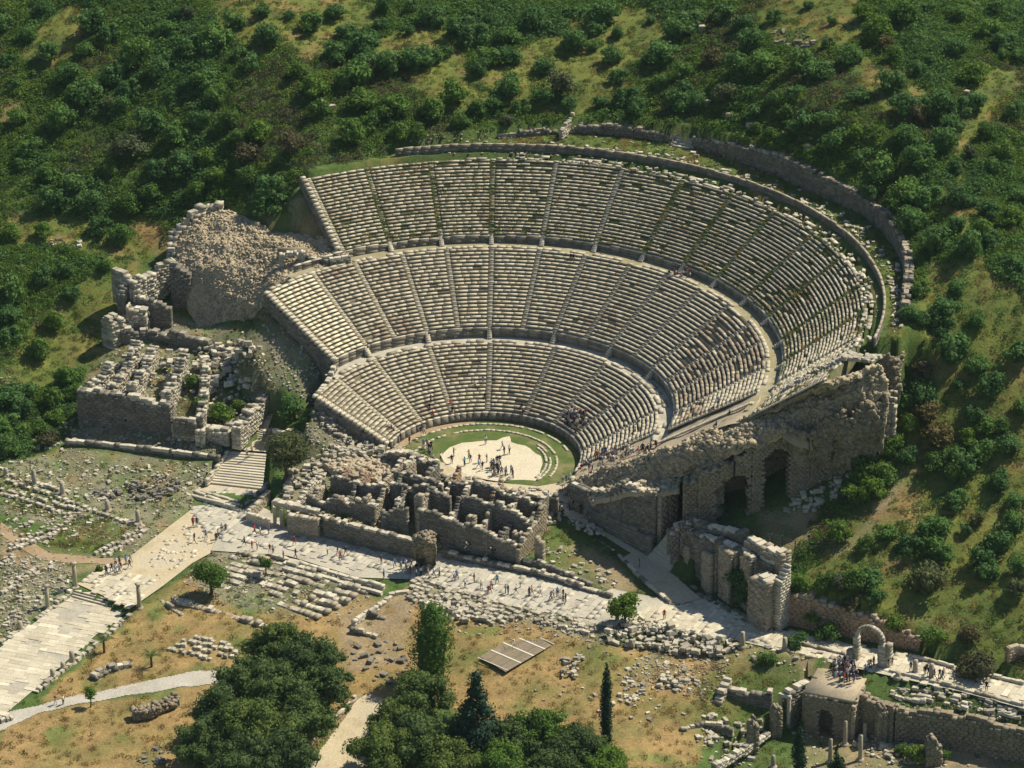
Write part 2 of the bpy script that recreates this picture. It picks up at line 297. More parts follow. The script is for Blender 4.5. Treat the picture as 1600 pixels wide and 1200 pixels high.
STONYS = [[(400,480),(440,470),(540,580),(540,620),(500,640),(440,600)], [(470,640),(500,640),(600,695),(650,705),(640,720),(560,705),(470,705),(480,680)], [(0,725),(110,700),(340,728),(300,790),(205,870),(140,840),(0,800)], [(0,860),(110,880),(110,920),(0,1000)], [(455,700),(620,700),(700,742),(880,770),(850,850),(700,870),(440,800)], [(100,685),(130,660),(385,690),(360,715)],
 [(130,600),(210,480),(440,530),(440,600),(390,690),(130,665)], [(330,850),(600,920),(520,980),(270,930)], [(1080,960),(1150,1000),(1120,1100),(970,1060)], [(640,900),(960,960),(960,1010),(640,960)]]
LUSHES = [[(640,225),(900,205),(1060,215),(1060,240),(800,232)], [(1000,200),(1160,230),(1420,400),(1410,560),(1380,500),(1200,330),(1060,262)], [(40,840),(150,800),(200,830),(170,860),(60,880)], [(1090,1060),(1200,1010),(1260,1050),(1200,1140),(1090,1150)],
 [(800,850),(860,830),(900,860),(930,900),(860,890)], [(0,740),(140,790),(100,810),(0,790)], [(290,590),(390,590),(390,665),(290,650)]]
def ground_colour(x, y, z):
    u, v = project(x, y, z); ju = u + 26 * fbm(x, y, 7, 21); jv = v + 13 * fbm(x, y, 7, 31)
    C = np.empty(x.shape + (3,)); C[:] = C_GREEN
    n = fbm(x, y, 14, 41)[..., None]; C = C * (1 - np.clip(n * 1.2, 0, .5)) + np.array(C_DARK) * np.clip(n * 1.2, 0, .5)
    K_ = np.clip(.75 + .8 * fbm(x, y, 5, 51), 0, 1); JJ = [(u + 16 * fbm(x, y, 5, 101 + 7 * i) + 14 * vn(x, y, 13, 140 + i), v + 8 * fbm(x, y, 5, 171 + 5 * i) + 7 * vn(x, y, 13, 190 + i)) for i in range(5)]
    def put(polys, col, a=1):
        nonlocal C
        for p in polys:
            pu = [q[0] for q in p]; pv = [q[1] for q in p]; bb = (u > min(pu) - 45) & (u < max(pu) + 45) & (v > min(pv) - 30) & (v < max(pv) + 30)
            m = np.mean([in_poly(a_[bb], b_[bb], p) for a_, b_ in JJ], 0); k = (K_[bb] * m * a)[..., None]
            C[bb] = C[bb] * (1 - k) + np.array(col) * k
    put(MEADOWS, C_MEADOW); put(STONYS, C_STONY, .8); put(DRYS, C_DRY); put(DIRTS, C_DIRT); put(LUSHES, C_LUSH)
    d = np.clip(vn(x, y, 3.2, 61) * 2.4 - .35, 0, .7)[..., None]
    C = C * (1 - d) + np.array(C_DRY) * .8 * d * (C[..., :1] > .1) + C * d * (C[..., :1] <= .1)
    w = np.clip(vn(x, y, 4.1, 71) * 3 - .6, 0, .8)[..., None] * (C[..., :1] > .2); C = C * (1 - w) + np.array(C_GREEN) * 1.3 * w
    return C
GC = ground_colour(GX, GY, GZ)
ny, nx = GX.shape; idx = np.arange(ny * nx).reshape(ny, nx)
F = np.stack([idx[:-1, :-1], idx[:-1, 1:], idx[1:, 1:], idx[1:, :-1]], -1).reshape(-1, 4)
me = mesh_from('ground', np.stack([GX, GY, GZ], -1).reshape(-1, 3), F, M['ground'], smooth=True)
ca = me.color_attributes.new('Col', 'FLOAT_COLOR', 'POINT'); ca.data.foreach_set('color', np.c_[GC.reshape(-1, 3), np.ones(ny * nx)].astype(np.float32).ravel())
ground = link('ground', me, kind='structure')

# ------------------------------------------------------------------ blocks
def rough_block(seed, bev=.07, jit=.06):
    r = random.Random(seed); bm = bmesh.new(); bmesh.ops.create_cube(bm, size=1)
    bmesh.ops.bevel(bm, geom=list(bm.edges), offset=bev, segments=1, affect='EDGES', profile=.5)
    for v in bm.verts: v.co += Vector([r.uniform(-jit, jit) for _ in range(3)])
    me = D.meshes.new('block'); bm.to_mesh(me); bm.free(); return me
PROTO = {}
for mk in ('marble', 'ashlar', 'core', 'coping', 'brick', 'ashlar_warm', 'seat'):
    PROTO[mk] = []
    for s in range(5):
        me = rough_block(s * 7 + 3); me.materials.append(M[mk]); PROTO[mk].append(me)
def rot_of(ax, tilt=(0, 0)):
    a = math.atan2(ax[1], ax[0]); return (Matrix.Rotation(a, 3, 'Z') @ Matrix.Rotation(tilt[0], 3, 'X') @ Matrix.Rotation(tilt[1], 3, 'Y')).to_euler()
def block(c, size, ang, mk='marble', parent=None, tilt=(0, 0), name='block', **k):
    o = link(name, PROTO[mk][rng.integers(5)], None, **k); o.location = c; o.rotation_euler = rot_of((math.cos(ang), math.sin(ang)), tilt); o.scale = size
    if parent is not None: o.parent = parent      # parents stand at the world origin
    return o

def masonry(B, pts, th, course, blk, rag, holes=None, caps=None, jit=.018, lean=0, seed=0, gap=.02):
    """courses of blocks along a line; pts = (x, y, zbottom, ztop). holes(s, z) leaves openings; the top is broken in blocks"""
    s0 = 0
    for a, b in zip(pts[:-1], pts[1:]):
        a = np.array(a, float); b = np.array(b, float); L = math.hypot(b[0] - a[0], b[1] - a[1])
        if L < .2: continue
        ux, uy = (b[0] - a[0]) / L, (b[1] - a[1]) / L; n = max(1, round(L / blk))
        zlo = min(a[2], b[2]); zhi = max(a[3], b[3]); nc = max(1, int(math.ceil((zhi + rag - zlo) / course)))
        for ci in range(nc):
            z0 = zlo + ci * course; off = (ci % 2) * .5 + rng.uniform(-.15, .15)
            e = np.unique(np.clip((np.arange(0, n + 2) - off) / n + rng.uniform(-.12, .12, n + 2) / n, 0, 1))
            for t0, t1 in zip(e[:-1], e[1:]):
                if (t1 - t0) * L < .12: continue
                t = (t0 + t1) / 2; zb = a[2] + (b[2] - a[2]) * t; zt = a[3] + (b[3] - a[3]) * t
                x = a[0] + ux * L * t; y = a[1] + uy * L * t
                zt += rag * 2.2 * float(vn(x * 1.0, y * 1.0, 2.3, seed + 5)) + rag * .5 * rng.uniform(-1, 1)
                if z0 + course * .5 > zt or z0 + course < zb: continue
                if holes and holes(s0 + L * t, z0 + course / 2 - zb): continue
                top = z0 + course * 1.5 > zt; w = (t1 - t0) * L - gap; d = th * (1 + rng.uniform(-.03, .03)) + (rng.uniform(-.05, .08) if top else 0)
                h = course - .012 + (rng.uniform(-.05, .18) if top else 0); px_ = rng.uniform(-.025, .025)
                c = (x - uy * px_, y + ux * px_, z0 + h / 2)
                if top and caps is not None and w > .6 and rng.random() < .6:
                    if th > 1.35: d *= rng.uniform(.45, .8)
                    caps.append((c, (w, d, h), math.atan2(uy, ux), (rng.normal(0, .03), rng.normal(0, .04))))
                elif th > 1.35:
                    for sgn in (-1, 1):
                        k_ = .5 + rng.uniform(-.08, .08); B.box((c[0] - uy * d * .25 * sgn * 1.02, c[1] + ux * d * .25 * sgn * 1.02, c[2] + (rng.uniform(-.2, .1) if top else 0)), (w * rng.uniform(.85, 1.0), d * k_, h), (ux, uy, 0), tilt=(rng.normal(0, .03), rng.normal(0, .03)), jit=jit)
                else: B.box(c, (w, d, h), (ux, uy, 0), tilt=(rng.normal(0, .008), rng.normal(0, .008)) if not top else (rng.normal(0, .04), rng.normal(0, .05)), jit=jit)
        s0 += L
def ruin_wall(name, pts, th=1.0, mat='ashlar', course=.45, blk=.95, rag=.5, holes=None, parent=None, cap='coping', maxcaps=60, label=None, cat='wall', seed=0, group=None):
    B = Boxes(); caps = []
    masonry(B, pts, th, course, blk, rag, holes, caps, seed=seed)
    if B.n == 0: maxcaps = 0
    extra_caps = caps[maxcaps:]; caps = caps[:maxcaps]
    for c, s, a, t in extra_caps: B.box(c, s, (math.cos(a), math.sin(a), 0), tilt=t)
    if parent is None:
        root = empty(name, label=label, cat=cat, group=group); o = link('masonry', B.mesh('masonry', M[mat]), root, kind='stuff')
        for c, s, a, t in caps: block(c, s, a, cap, root, t)
    else:
        o = link(name, B.mesh(name, M[mat]), None); o.parent = parent; root = o
        for c, s, a, t in caps: block(c, s, a, cap, root, t)
    return root
def pw(*pts):
    """wall line from sight points (px, py, zbottom, ztop), all measured at the foot"""
    return [(*P(a, b, c)[:2], c, d) for a, b, c, d in pts]
def arch_hole(s0, w, h):
    def f(s, z):
        dx = abs(s - s0)
        if dx > w / 2: return False
        return z < h - w / 2 or (z < h and dx * dx + (z - (h - w / 2)) ** 2 < (w / 2) ** 2)
    return f
def any_hole(*fs): return lambda s, z: any(f(s, z) for f in fs)

# ------------------------------------------------------------------ roads and pavings
def sheet(name, poly, z, mat, **k):
    bm = bmesh.new(); vs = [bm.verts.new((x, y, z)) for x, y in poly]; bm.faces.new(vs); bmesh.ops.triangulate(bm, faces=bm.faces[:])
    if bm.faces[:][0].normal.z < 0: bmesh.ops.reverse_faces(bm, faces=bm.faces[:])
    me = D.meshes.new(name); bm.to_mesh(me); bm.free(); me.materials.append(mat); return link(name, me, **k)
def road_mat(name, a, b_, c):
    m, t, b = newmat(name); w = wcoord(t); n1 = noise(t, .22, 5, .6, w); r = ramp(t, n1.outputs[0], [(.35, a), (.5, b_), (.65, c)])
    n2 = noise(t, 3, 5, .7, w); f = ramp(t, n2.outputs[0], [(.3, (.75,) * 3), (.7, (1.15,) * 3)])
    t.links.new(mixc(t, 1.0, r.outputs[0], f.outputs[0], 'MULTIPLY'), b.inputs['Base Color']); bump(t, b, n2.outputs[0], .3, .08); return m
M['road'] = road_mat('worn_paving_bed', (.38, .36, .31), (.46, .435, .37), (.52, .49, .41))
M['sand'] = road_mat('sandy_plaza', (.46, .39, .27), (.54, .47, .34), (.50, .45, .36))
M['gravel'] = road_mat('grey_gravel', (.40, .38, .34), (.46, .44, .40), (.50, .47, .42))
M['orch'] = road_mat('orchestra_floor', (.56, .50, .38), (.64, .59, .47), (.60, .54, .42)); M['walk'] = road_mat('walkway_earth', (.34, .30, .21), (.28, .26, .15), (.40, .36, .27))
M['grassflat'] = road_mat('short_grass', (.07, .12, .03), (.10, .14, .04), (.22, .20, .10))
M['dirtflat'] = road_mat('bare_earth', (.30, .21, .13), (.38, .29, .19), (.33, .25, .17))
M['slab'] = stone('street_slab', [(.60, .55, .44), (.68, .63, .51), (.52, .48, .39), (.78, .73, .60), (.58, .53, .42)], (.34, .30, .22), .45, .35, .3)
M['slab_grey'] = stone('grey_street_slab', [(.50, .475, .41), (.57, .54, .46), (.44, .42, .37), (.66, .62, .52)], (.30, .29, .26), .3, .5, .3)
slab_me = {}
for mk in ('slab', 'slab_grey', 'marble'):
    slab_me[mk] = [rough_block(90 + i, .03, .02) for i in range(4)]
    for me in slab_me[mk]: me.materials.append(M[mk])
def pave(parent, poly, z, ang, lx, ly, mk, keep=.85, nobj=200, name='paving_slab', seed=0, wob=.04, broken=8.0):
    X = np.array(poly); c, s = math.cos(ang), math.sin(ang); U = X[:, 0] * c + X[:, 1] * s; V = -X[:, 0] * s + X[:, 1] * c
    cells = []; v = V.min()
    while v < V.max():
        w = ly * rng.uniform(.8, 1.2); u = U.min() - rng.uniform(0, lx)
        while u < U.max():
            l = lx * rng.uniform(.6, 1.35); cu, cv = u + l / 2, v + w / 2
            cells.append((cu * c - cv * s, cu * s + cv * c, l, w)); u += l
        v += w
    A = np.array(cells); ok = in_poly(A[:, 0], A[:, 1], poly) & (vn(A[:, 0], A[:, 1], broken, seed) + .5 * rng.random(len(A)) < keep - .25)
    A = A[ok]; order = np.argsort(-A[:, 2] * A[:, 3]); B = Boxes()
    for k, i in enumerate(order):
        x, y, l, w = A[i]; sz = (l - .03, w - .03, .22); h = z + rng.uniform(-.02, wob) - .09
        t = (rng.normal(0, .008), rng.normal(0, .008))
        if k < nobj:
            o = link(name, slab_me[mk][k % 4]); o.location = (x, y, h); o.rotation_euler = rot_of((c, s), t); o.scale = sz; o.parent = parent
        else: B.box((x, y, h), sz, (c, s, 0), tilt=t, jit=.02)
    if B.n: o = link('paving', B.mesh('paving', M[mk]), kind='stuff'); o.parent = parent

hs = wpoly([(-60,975),(0,1014),(118,922),(205,955),(150,992),(60,1072),(0,1125),(-60,1180)], -4.75); hs = wpoly([(-70,1065),(0,1012),(120,925),(203,952),(152,990),(62,1070),(0,1122),(-70,1190)], -4.75)
harbour = sheet('harbour_street', hs, -4.76, M['road'], kind='structure')
hd = P(160, 935, -4.75) - P(0, 1065, -4.75); ha = math.atan2(hd[1], hd[0])
pave(harbour, hs, -4.70, ha + math.pi / 2 + .12, 2.1, .95, 'slab', .70, 260, seed=3, wob=.012, broken=5)
plaza = sheet('plaza', wpoly([(120,912),(205,868),(300,795),(318,748),(420,756),(398,800),(452,838),(340,858),(300,880),(255,915),(205,950)], -3.7), -3.7, M['sand'], kind='structure')
pave(plaza, wpoly([(125,905),(165,885),(245,905),(205,948),(170,938)], -3.66), -3.62, ha, 1.6, .9, 'slab', .95, 40, seed=9)
pave(plaza, wpoly([(300,795),(322,762),(415,768),(398,800),(440,836),(350,850),(310,820)], -3.66), -3.62, ha, 1.5, .9, 'slab_grey', .92, 70, seed=4, broken=4)
ms1 = wpoly([(395,785),(452,812),(655,850),(700,852),(860,880),(958,920),(1060,940),(1095,925),(1205,985),(1228,985),(1440,1030),(1640,1082),(1640,1118),(1500,1080),(1330,1042),(1150,1000),(1060,988),(945,978),(880,962),(760,937),(640,905),(560,902),(450,868),(330,860),(350,820)], -3.4)
street = sheet('marble_street', ms1, -3.42, M['road'], kind='structure')
sd_ = P(900, 945, -3.4) - P(500, 855, -3.4); sa = math.atan2(sd_[1], sd_[0]); sd2 = P(1560, 1075, -3.4) - P(1250, 1005, -3.4); sa2 = math.atan2(sd2[1], sd2[0])
pave(street, wpoly([(395,792),(452,834),(655,876),(700,878),(860,908),(955,938),(930,970),(880,960),(760,935),(640,902),(520,880),(440,858),(345,842),(350,820)], -3.4), -3.33, sa + math.pi / 2, 2.0, .95, 'slab_grey', .95, 130, seed=5)
pave(street, wpoly([(1000,955),(1060,940),(1095,925),(1205,985),(1228,985),(1440,1030),(1640,1082),(1640,1108),(1500,1077),(1330,1040),(1150,996),(1060,985),(950,976)], -3.4), -3.33, sa2 + math.pi / 2, 1.9, .95, 'slab', 1.1, 170, seed=6)
for nm, pts, z, mk in (('gravel_path', [(-40,1140),(0,1115),(60,1102),(130,1085),(200,1070),(290,1050),(360,1044),(430,1050),(430,1066),(360,1066),(290,1074),(200,1088),(130,1100),(60,1116),(-40,1160)], -4.55, 'gravel'),
                       ('dirt_track', [(0,812),(30,838),(75,862),(150,872),(205,872),(190,884),(120,882),(60,875),(20,850),(0,835)], -3.55, 'dirtflat'),
                       ('bare_yard', [(470,1215),(555,1095),(575,1082),(640,1108),(600,1215)], -6.0, 'sand')):
    # draped: one strip per pair of edge points
    n = len(pts); q = [G(a, b) for a, b in pts]; poly = [(a[0], a[1]) for a in q]
    xx = np.array(poly); gx = np.arange(xx[:, 0].min() - 1, xx[:, 0].max() + 1, .22); gy = np.arange(xx[:, 1].min() - 1, xx[:, 1].max() + 1, .22)
    A, Bq = np.meshgrid(gx, gy); m = in_poly(A + .35 * vn(A, Bq, 2), Bq + .35 * vn(A, Bq, 2, 3), poly); Zq = tz(A, Bq) + .07
    id_ = np.arange(A.size).reshape(A.shape); mk4 = m[:-1, :-1] & m[1:, 1:] & m[:-1, 1:] & m[1:, :-1]
    Fq = np.stack([id_[:-1, :-1], id_[:-1, 1:], id_[1:, 1:], id_[1:, :-1]], -1)[mk4]
    link(nm, mesh_from(nm, np.stack([A, Bq, Zq], -1).reshape(-1, 3), Fq, M[mk], smooth=True), kind='structure')

# ------------------------------------------------------------------ the great theatre
theatre = empty('great_theatre', label='vast ancient stone theatre with three curved tiers of seats cut into the green hillside', cat='theatre')
UP = [118.9, 108.6, 97.8, 87.4, 76.8, 65.4, 54.3, 44.3, 34.6, 23.8, 13.4, 2.4, -7.5, -17, -26.5, -32]
MP = [141.3, 128.4, 118, 107, 97.1, 87.2, 76.7, 66.3, 55.4, 45.7, 35.5, 25, 14.5, 5.6, -7, -18]
LP = [161.5, 147.6, 129, 108, 86.7, 64, 43, 23, 1.7, -14.4]
TIERS = [('lower', LP, 18, 17.0, 29.6, 1.6, 8.8), ('middle', MP, 21, 32.35, 47.2, 10.6, 19.3), ('upper', UP, 22, 50.1, 63.0, 20.6, 30.1)]
def pol(r, ph, z): return (r * math.cos(R_(ph)), r * math.sin(R_(ph)), z)
m, t, b = newmat('seat_bedding'); w = wcoord(t); n1 = noise(t, .5, 5, .7, w)
rr = ramp(t, n1.outputs[0], [(.4, (.27, .235, .175)), (.55, (.22, .19, .135)), (.68, (.15, .15, .08))]); t.links.new(rr.outputs[0], b.inputs['Base Color']); M['bed'] = m
m, t, b = newmat('seat_bedding_green'); w = wcoord(t); n1 = noise(t, .45, 5, .7, w)
rr = ramp(t, n1.outputs[0], [(.38, (.22, .195, .14)), (.52, (.13, .14, .07)), (.64, (.085, .115, .042))]); t.links.new(rr.outputs[0], b.inputs['Base Color']); M['bed_green'] = m
DECAY = [(1075,545),(1112,498),(1150,490),(1200,530),(1208,575),(1140,592),(1108,606),(1097,642),(1060,657),(1035,612),(1050,585)]
DECAY2 = [(1190,455),(1262,440),(1270,470),(1225,500),(1195,490)]
SUB = dict(U=[], )
rows_all = []; weeds = []
def seat_slab(V, a0, a1, r0, r1, z0, z1):
    for_ = []
    for z in (z0, z1):
        for r, a in ((r0, a0), (r0, a1), (r1, a1), (r1, a0)): for_.append(pol(r, a, z))
    v = np.array(for_); v[:4, :2] += rng.uniform(-.01, .01, (4, 2)); v[4:, 2] += rng.uniform(-.012, .012, 4); v[4:, :2] += rng.uniform(-.018, .018, (4, 2)); V.append(v)
HF = np.array([[0, 1, 2, 3], [4, 7, 6, 5], [0, 4, 5, 1], [1, 5, 6, 2], [2, 6, 7, 3], [3, 7, 4, 0]])
def hexmesh(name, V, mats, mi=None):
    n = len(V); Fh = (HF[None] + (np.arange(n) * 8)[:, None, None]).reshape(-1, 4)
    me = mesh_from(name, np.concatenate(V), Fh, mats, None if mi is None else np.repeat(mi, 6)); return me
for ti, (tn, PH, nr, r0, r1, z0, z1) in enumerate(TIERS):
    tr = (r1 - r0) / nr; rs = (z1 - z0) / nr
    for k in range(len(PH) - 1):
        pa, pb = PH[k + 1], PH[k]; na = max(3, int((pb - pa) / 1.5)); an = np.linspace(pa, pb, na + 1)
        # stepped bed of the wedge
        prof = [(r0, z0 - .8)]
        for i in range(nr): prof += [(r0 + i * tr + .10, z0 + i * rs + (rs * .5 if i else -.3)), (r0 + i * tr + .10, z0 + (i + 1) * rs - .09), (r0 + (i + 1) * tr + .10, z0 + (i + 1) * rs - .09)]
        prof = [prof[0]] + prof[1:] + [(r1 + .2, z1 - .09), (r1 + .2, z1 - 3)]
        V = [pol(r, a, z) for a in an for r, z in prof]; np_ = len(prof); Fq = []
        for i in range(na):
            for j in range(np_ - 1): a = i * np_ + j; Fq.append((a, a + np_, a + np_ + 1, a + 1))
        wd = link('seating_wedge', mesh_from('seating_wedge', V, np.array(Fq), M['bed_green' if ti == 2 else 'bed']), theatre)
        for i in range(nr):
            ri = r0 + i * tr; zi = z0 + (i + 1) * rs; hw = math.degrees(.55 / ri)
            a = pa + hw; V = []; mi = []; gap = gmax = 0
            while a < pb - hw - .2:
                l = math.degrees(rng.uniform(1.0, 2.2) / ri); a1 = min(a + l, pb - hw)
                if pb - hw - a1 < math.degrees(.4 / ri): a1 = pb - hw
                x, y, _ = pol(ri, (a + a1) / 2, 0); u, v = project(x, y, zi); u = float(u); v = float(v)
                dec = in_poly([u], [v], DECAY)[0] or in_poly([u], [v], DECAY2)[0]
                miss = .008 + (.02 if ti == 2 else 0) + max(0, float(vn(x, y, 5, 80 + ti)) * (.6 if ti == 2 else .2) - (.12 if ti == 2 else .06)) + (.2 if dec else 0)
                if ti == 2 and i > 17 and pa < 95: miss += .25 * (i - 17) / 4
                if ti == 2 and pa > 90: miss = .03
                if ti == 1 and k == 0: miss = 0
                if ti == 2 and k == 14: miss = .35 + max(0, float(vn(x, y, 3, 9)))
                if ti == 2 and i < 2 and rng.random() < .6: weeds.append(pol(ri + tr * rng.uniform(.3, .9), rng.uniform(a, a1), zi + .02))
                if rng.random() > miss: gap = 0
                else: gap += 1; gmax = max(gap, gmax)
                if gap == 0:
                    seat_slab(V, a + .004 * 57 / ri, a1 - .02 * 57 / ri, ri - .05 + rng.uniform(-.02, .03), ri + tr * (.70 if ti < 2 else .66), zi - .19, zi + rng.uniform(-.02, .03) + (.06 * rng.random() if dec else 0))
                    q = 0
                    if ti == 1 and k == 0: q = 2
                    elif dec: q = 1 if rng.random() < .8 else 0
                    elif ti == 2 and k == 14: q = 1 if rng.random() < .5 else 0
                    elif ti == 2 and k < 2: q = 1 if rng.random() < .2 + 1.2 * float(vn(x, y, 5, 14)) else 0
                    elif ti == 1 and k in (1, 2): q = 1 if rng.random() < .2 + 1.6 * float(vn(x, y, 5, 3)) else 0
                    elif rng.random() < .01 + 1.5 * max(0, float(vn(x, y, 6, 4)) - .18): q = 1
                    mi.append(q)
                if ti == 2 and rng.random() < .22 + 2.6 * max(0, float(vn(x, y, 6, 90))) * (1 if pa < 100 else .2) + (.7 if 77 < (a + a1) / 2 < 98 and 5 < i < 15 else 0): weeds.append(pol(ri + tr * .85, rng.uniform(a, a1), zi - .02))
                a = a1
            if V: rows_all.append(((pb - pa) * ri * (1 + .3 * (i < 3)) * (1 if gmax == 0 else .02), wd, V, mi))
order = sorted(range(len(rows_all)), key=lambda i: -rows_all[i][0]); big = set(order[:300]); rest = {}
for i, (_, wd, V, mi) in enumerate(rows_all):
    if i in big: link('seat_row', hexmesh('seat_row', V, [M['seat'], M['seat_brown'], M['seat_new']], mi)).parent = wd
    else: rest.setdefault(wd.name, (wd, [], []))[1].extend(V); rest[wd.name][2].extend(mi)
for wd, V, mi in rest.values(): link('seating', hexmesh('seating', V, [M['seat'], M['seat_brown'], M['seat_new']], mi), kind='stuff').parent = wd
# radial stairs
for ti, (tn, PH, nr, r0, r1, z0, z1) in enumerate(TIERS):
    tr = (r1 - r0) / nr; rs = (z1 - z0) / nr
    for k, ph in enumerate(PH):
        if k == 0 and ti == 2: pass
        B = Boxes(); c, s = math.cos(R_(ph)), math.sin(R_(ph)); ww = .95
        green = ti == 2 and k in (1, 2, 3, 6, 7, 8, 9, 10, 11, 12)
        skip0 = 9 if (ti == 1 and k in (4,)) else 0
        for i in range(nr * 2):
            if green and rng.random() < .4: 
                weeds.append(pol(r0 + (i + .5) * tr / 2, ph + rng.uniform(-.4, .4), z0 + (i + 1) * rs / 2)); continue
            rr_ = r0 + (i + .5) * tr / 2; zz = z0 + (i + 1) * rs / 2 + rng.uniform(-.03, .03)
            if ti == 1 and k in (1, 3, 5) and i > 10 and False: continue
            B.box((rr_ * c, rr_ * s, zz - .1), (tr / 2 + .05, ww + rng.uniform(-.12, .1), .22), (c, s, 0), jit=.02)
            if green and rng.random() < .8: weeds.append(pol(rr_, ph + rng.uniform(-.5, .5), zz))
        o = link('staircase', B.mesh('staircase', M['coping' if ti == 2 and k in (4, 5) else 'seat']), kind='stuff'); o.parent = theatre
def curved_wall(name, pa, pb, r, zb, zt, th, mat, gaps=(), lb=1.5, course=.65, cap=True, parent=theatre, rag=0.0, capm='coping', **k):
    V = []; C = []; ph = pa
    while ph < pb - .2:
        l = math.degrees(lb * rng.uniform(.75, 1.25) / r); p1 = min(pb, ph + l); mid = (ph + p1) / 2
        if any(g0 < mid < g1 for g0, g1 in gaps): ph = p1; continue
        n = max(1, round((zt - zb) / course)); top = zt + rag * float(vn(mid, 0, 1.7, 4)) * 2
        for i in range(n):
            a0 = ph + (rng.uniform(-.2, .2) * l if 0 < i else 0); a1 = p1
            za = zb + (top - zb) * i / n; z_ = zb + (top - zb) * (i + 1) / n
            rr_ = r + rng.uniform(-.03, .03)
            seat_slab(V, ph + .02 * 57 / r, p1 - .02 * 57 / r, rr_, rr_ + th, za, z_ - .01)
        if cap: seat_slab(C, ph + .01 * 57 / r, p1 - .015 * 57 / r, r - .04, r + th + .03, top + .005, top + .14)
        ph = p1
    o = link(name, hexmesh(name, V, M[mat]), **k); 
    if parent is not None: o.parent = parent
    if C: q = link('coping', hexmesh('coping', C, M[capm]), kind='stuff'); q.parent = o
    return o
curved_wall('podium_wall', -24, 160, 16.45, -.3, 1.35, .5, 'ashlar', cap=True, course=1.7, lb=1.3)
for lo, hi, r_w, za, zb_, cuts, g, rg in ((-19, 143.5, 32.0, 8.4, 10.4, (143, 128.4, 107, 87.2, 66.3, 45.7, 25), .5, 0), (-22, 131, 49.75, 18.9, 20.45, UP[1:], .35, .25)):
    ed = [lo] + sorted(c for c in cuts if lo < c < hi) + [hi]
    for e0, e1 in zip(ed[:-1], ed[1:]):
        if e1 - e0 > 3: curved_wall('terrace_wall', e0 + g, e1 - g, r_w, za, zb_, .5, 'ashlar', lb=2.2, course=.7, rag=rg)
# little flights through the terrace walls
for r, zb, zt, phs in ((31.6, 8.8, 10.7, (128.4, 107, 87.2, 66.3, 45.7, 25)), (49.3, 19.3, 20.7, UP[1:14])):
    for ph in phs:
        B = Boxes(); c, s = math.cos(R_(ph)), math.sin(R_(ph))
        for i in range(6): h = (zt - zb) * (i + 1) / 6; B.box(((r - .5 + i * .28) * c, (r - .5 + i * .28) * s, zb + h / 2), (.3, .85, h), (c, s, 0), jit=.015)
        link('step_flight', B.mesh('step_flight', M['coping'])).parent = theatre
# walkways between the tiers
def ring(name, pa, pb, ra, rb, z, mat, parent=None, za=None, jag=0, **k):
    n = int((pb - pa) / 1.2) + 1; an = np.linspace(pa, pb, n + 1); za = z if za is None else za
    V = [pol(r + (jag * float(vn(a, r, 2.0)) * 2), a, zz + .03 * float(vn(a, r, .9))) for a in an for r, zz in ((ra, za), ((ra + rb) / 2, (z + za) / 2), (rb, z))]
    Fq = [(i * 3 + j, i * 3 + 1 + j, i * 3 + 4 + j, i * 3 + 3 + j) for i in range(n) for j in (0, 1)]
    me = mesh_from(name, V, np.array(Fq)[:, ::-1], mat); o = link(name, me, **k)
    if parent is not None: o.parent = parent
    return o
ring('walkway', -20, 147, 29.4, 32.1, 8.74, M['road'], theatre); ring('walkway', -27, 133, 47.0, 49.9, 19.25, M['walk'], theatre)
def slabring(pa, pb, ra, rb, z, keep, mat, name):
    V = []; ph = pa
    while ph < pb:
        l = math.degrees(rng.uniform(1, 1.9) / ra); p1 = ph + l
        if rng.random() < keep(ph): seat_slab(V, ph, p1 - .02 * 57 / ra, ra + rng.uniform(-.06, .06), rb + rng.uniform(-.06, .06), z - .12, z + rng.uniform(0, .14))
        ph = p1
    link(name, hexmesh(name, V, M[mat]), kind='stuff').parent = theatre
slabring(-16, 146, 29.5, 30.3, 8.95, lambda p: .75, 'marble', 'edge_stones'); slabring(-14, 35, 30.4, 31.3, 8.85, lambda p: .55, 'marble', 'edge_stones')
slabring(-15, 140, 47.1, 47.8, 19.42, lambda p: .8, 'seat', 'edge_stones'); slabring(-20, 92, 62.7, 63.4, 30.2, lambda p: .5, 'marble', 'edge_stones'); slabring(-20, 85, 63.6, 64.3, 30.4, lambda p: .25, 'marble', 'edge_stones')
# orchestra: pale floor, drain rings, grass
def disc_poly(r, a0, a1, n=48): return [(r * math.cos(R_(a)), r * math.sin(R_(a))) for a in np.linspace(a0, a1, n)]
sheet('orchestra_grass', disc_poly(16.5, -42, 176, 80), .0, M['grassflat'], kind='structure')
sheet('orchestra_earth', disc_poly(16.42, 95, 172, 30) + disc_poly(14.9, 172, 95, 30), .012, M['dirtflat'], kind='structure')
fl = [(690,712),(700,700),(722,692),(745,690),(775,687),(797,682),(800,690),(820,697),(832,704),(845,712),(848,724),(842,738),(845,745),(838,752),(815,750),(780,752),(740,745),(715,735),(695,722)]
fl = wpoly([(a + rng.uniform(-2, 2), b_ + rng.uniform(-1, 1)) for i in range(len(fl)) for (a, b_) in [fl[i], ((fl[i][0] + fl[(i + 1) % len(fl)][0]) / 2, (fl[i][1] + fl[(i + 1) % len(fl)][1]) / 2)]], .03)
sheet('orchestra_floor', fl, .03, M['orch'], kind='structure')
sheet('orchestra_threshold', wpoly([(600,700),(640,702),(690,722),(760,752),(840,760),(900,750),(925,760),(900,790),(850,775),(780,765),(720,755),(660,730),(600,715)], .02), .022, M['sand'], kind='structure')
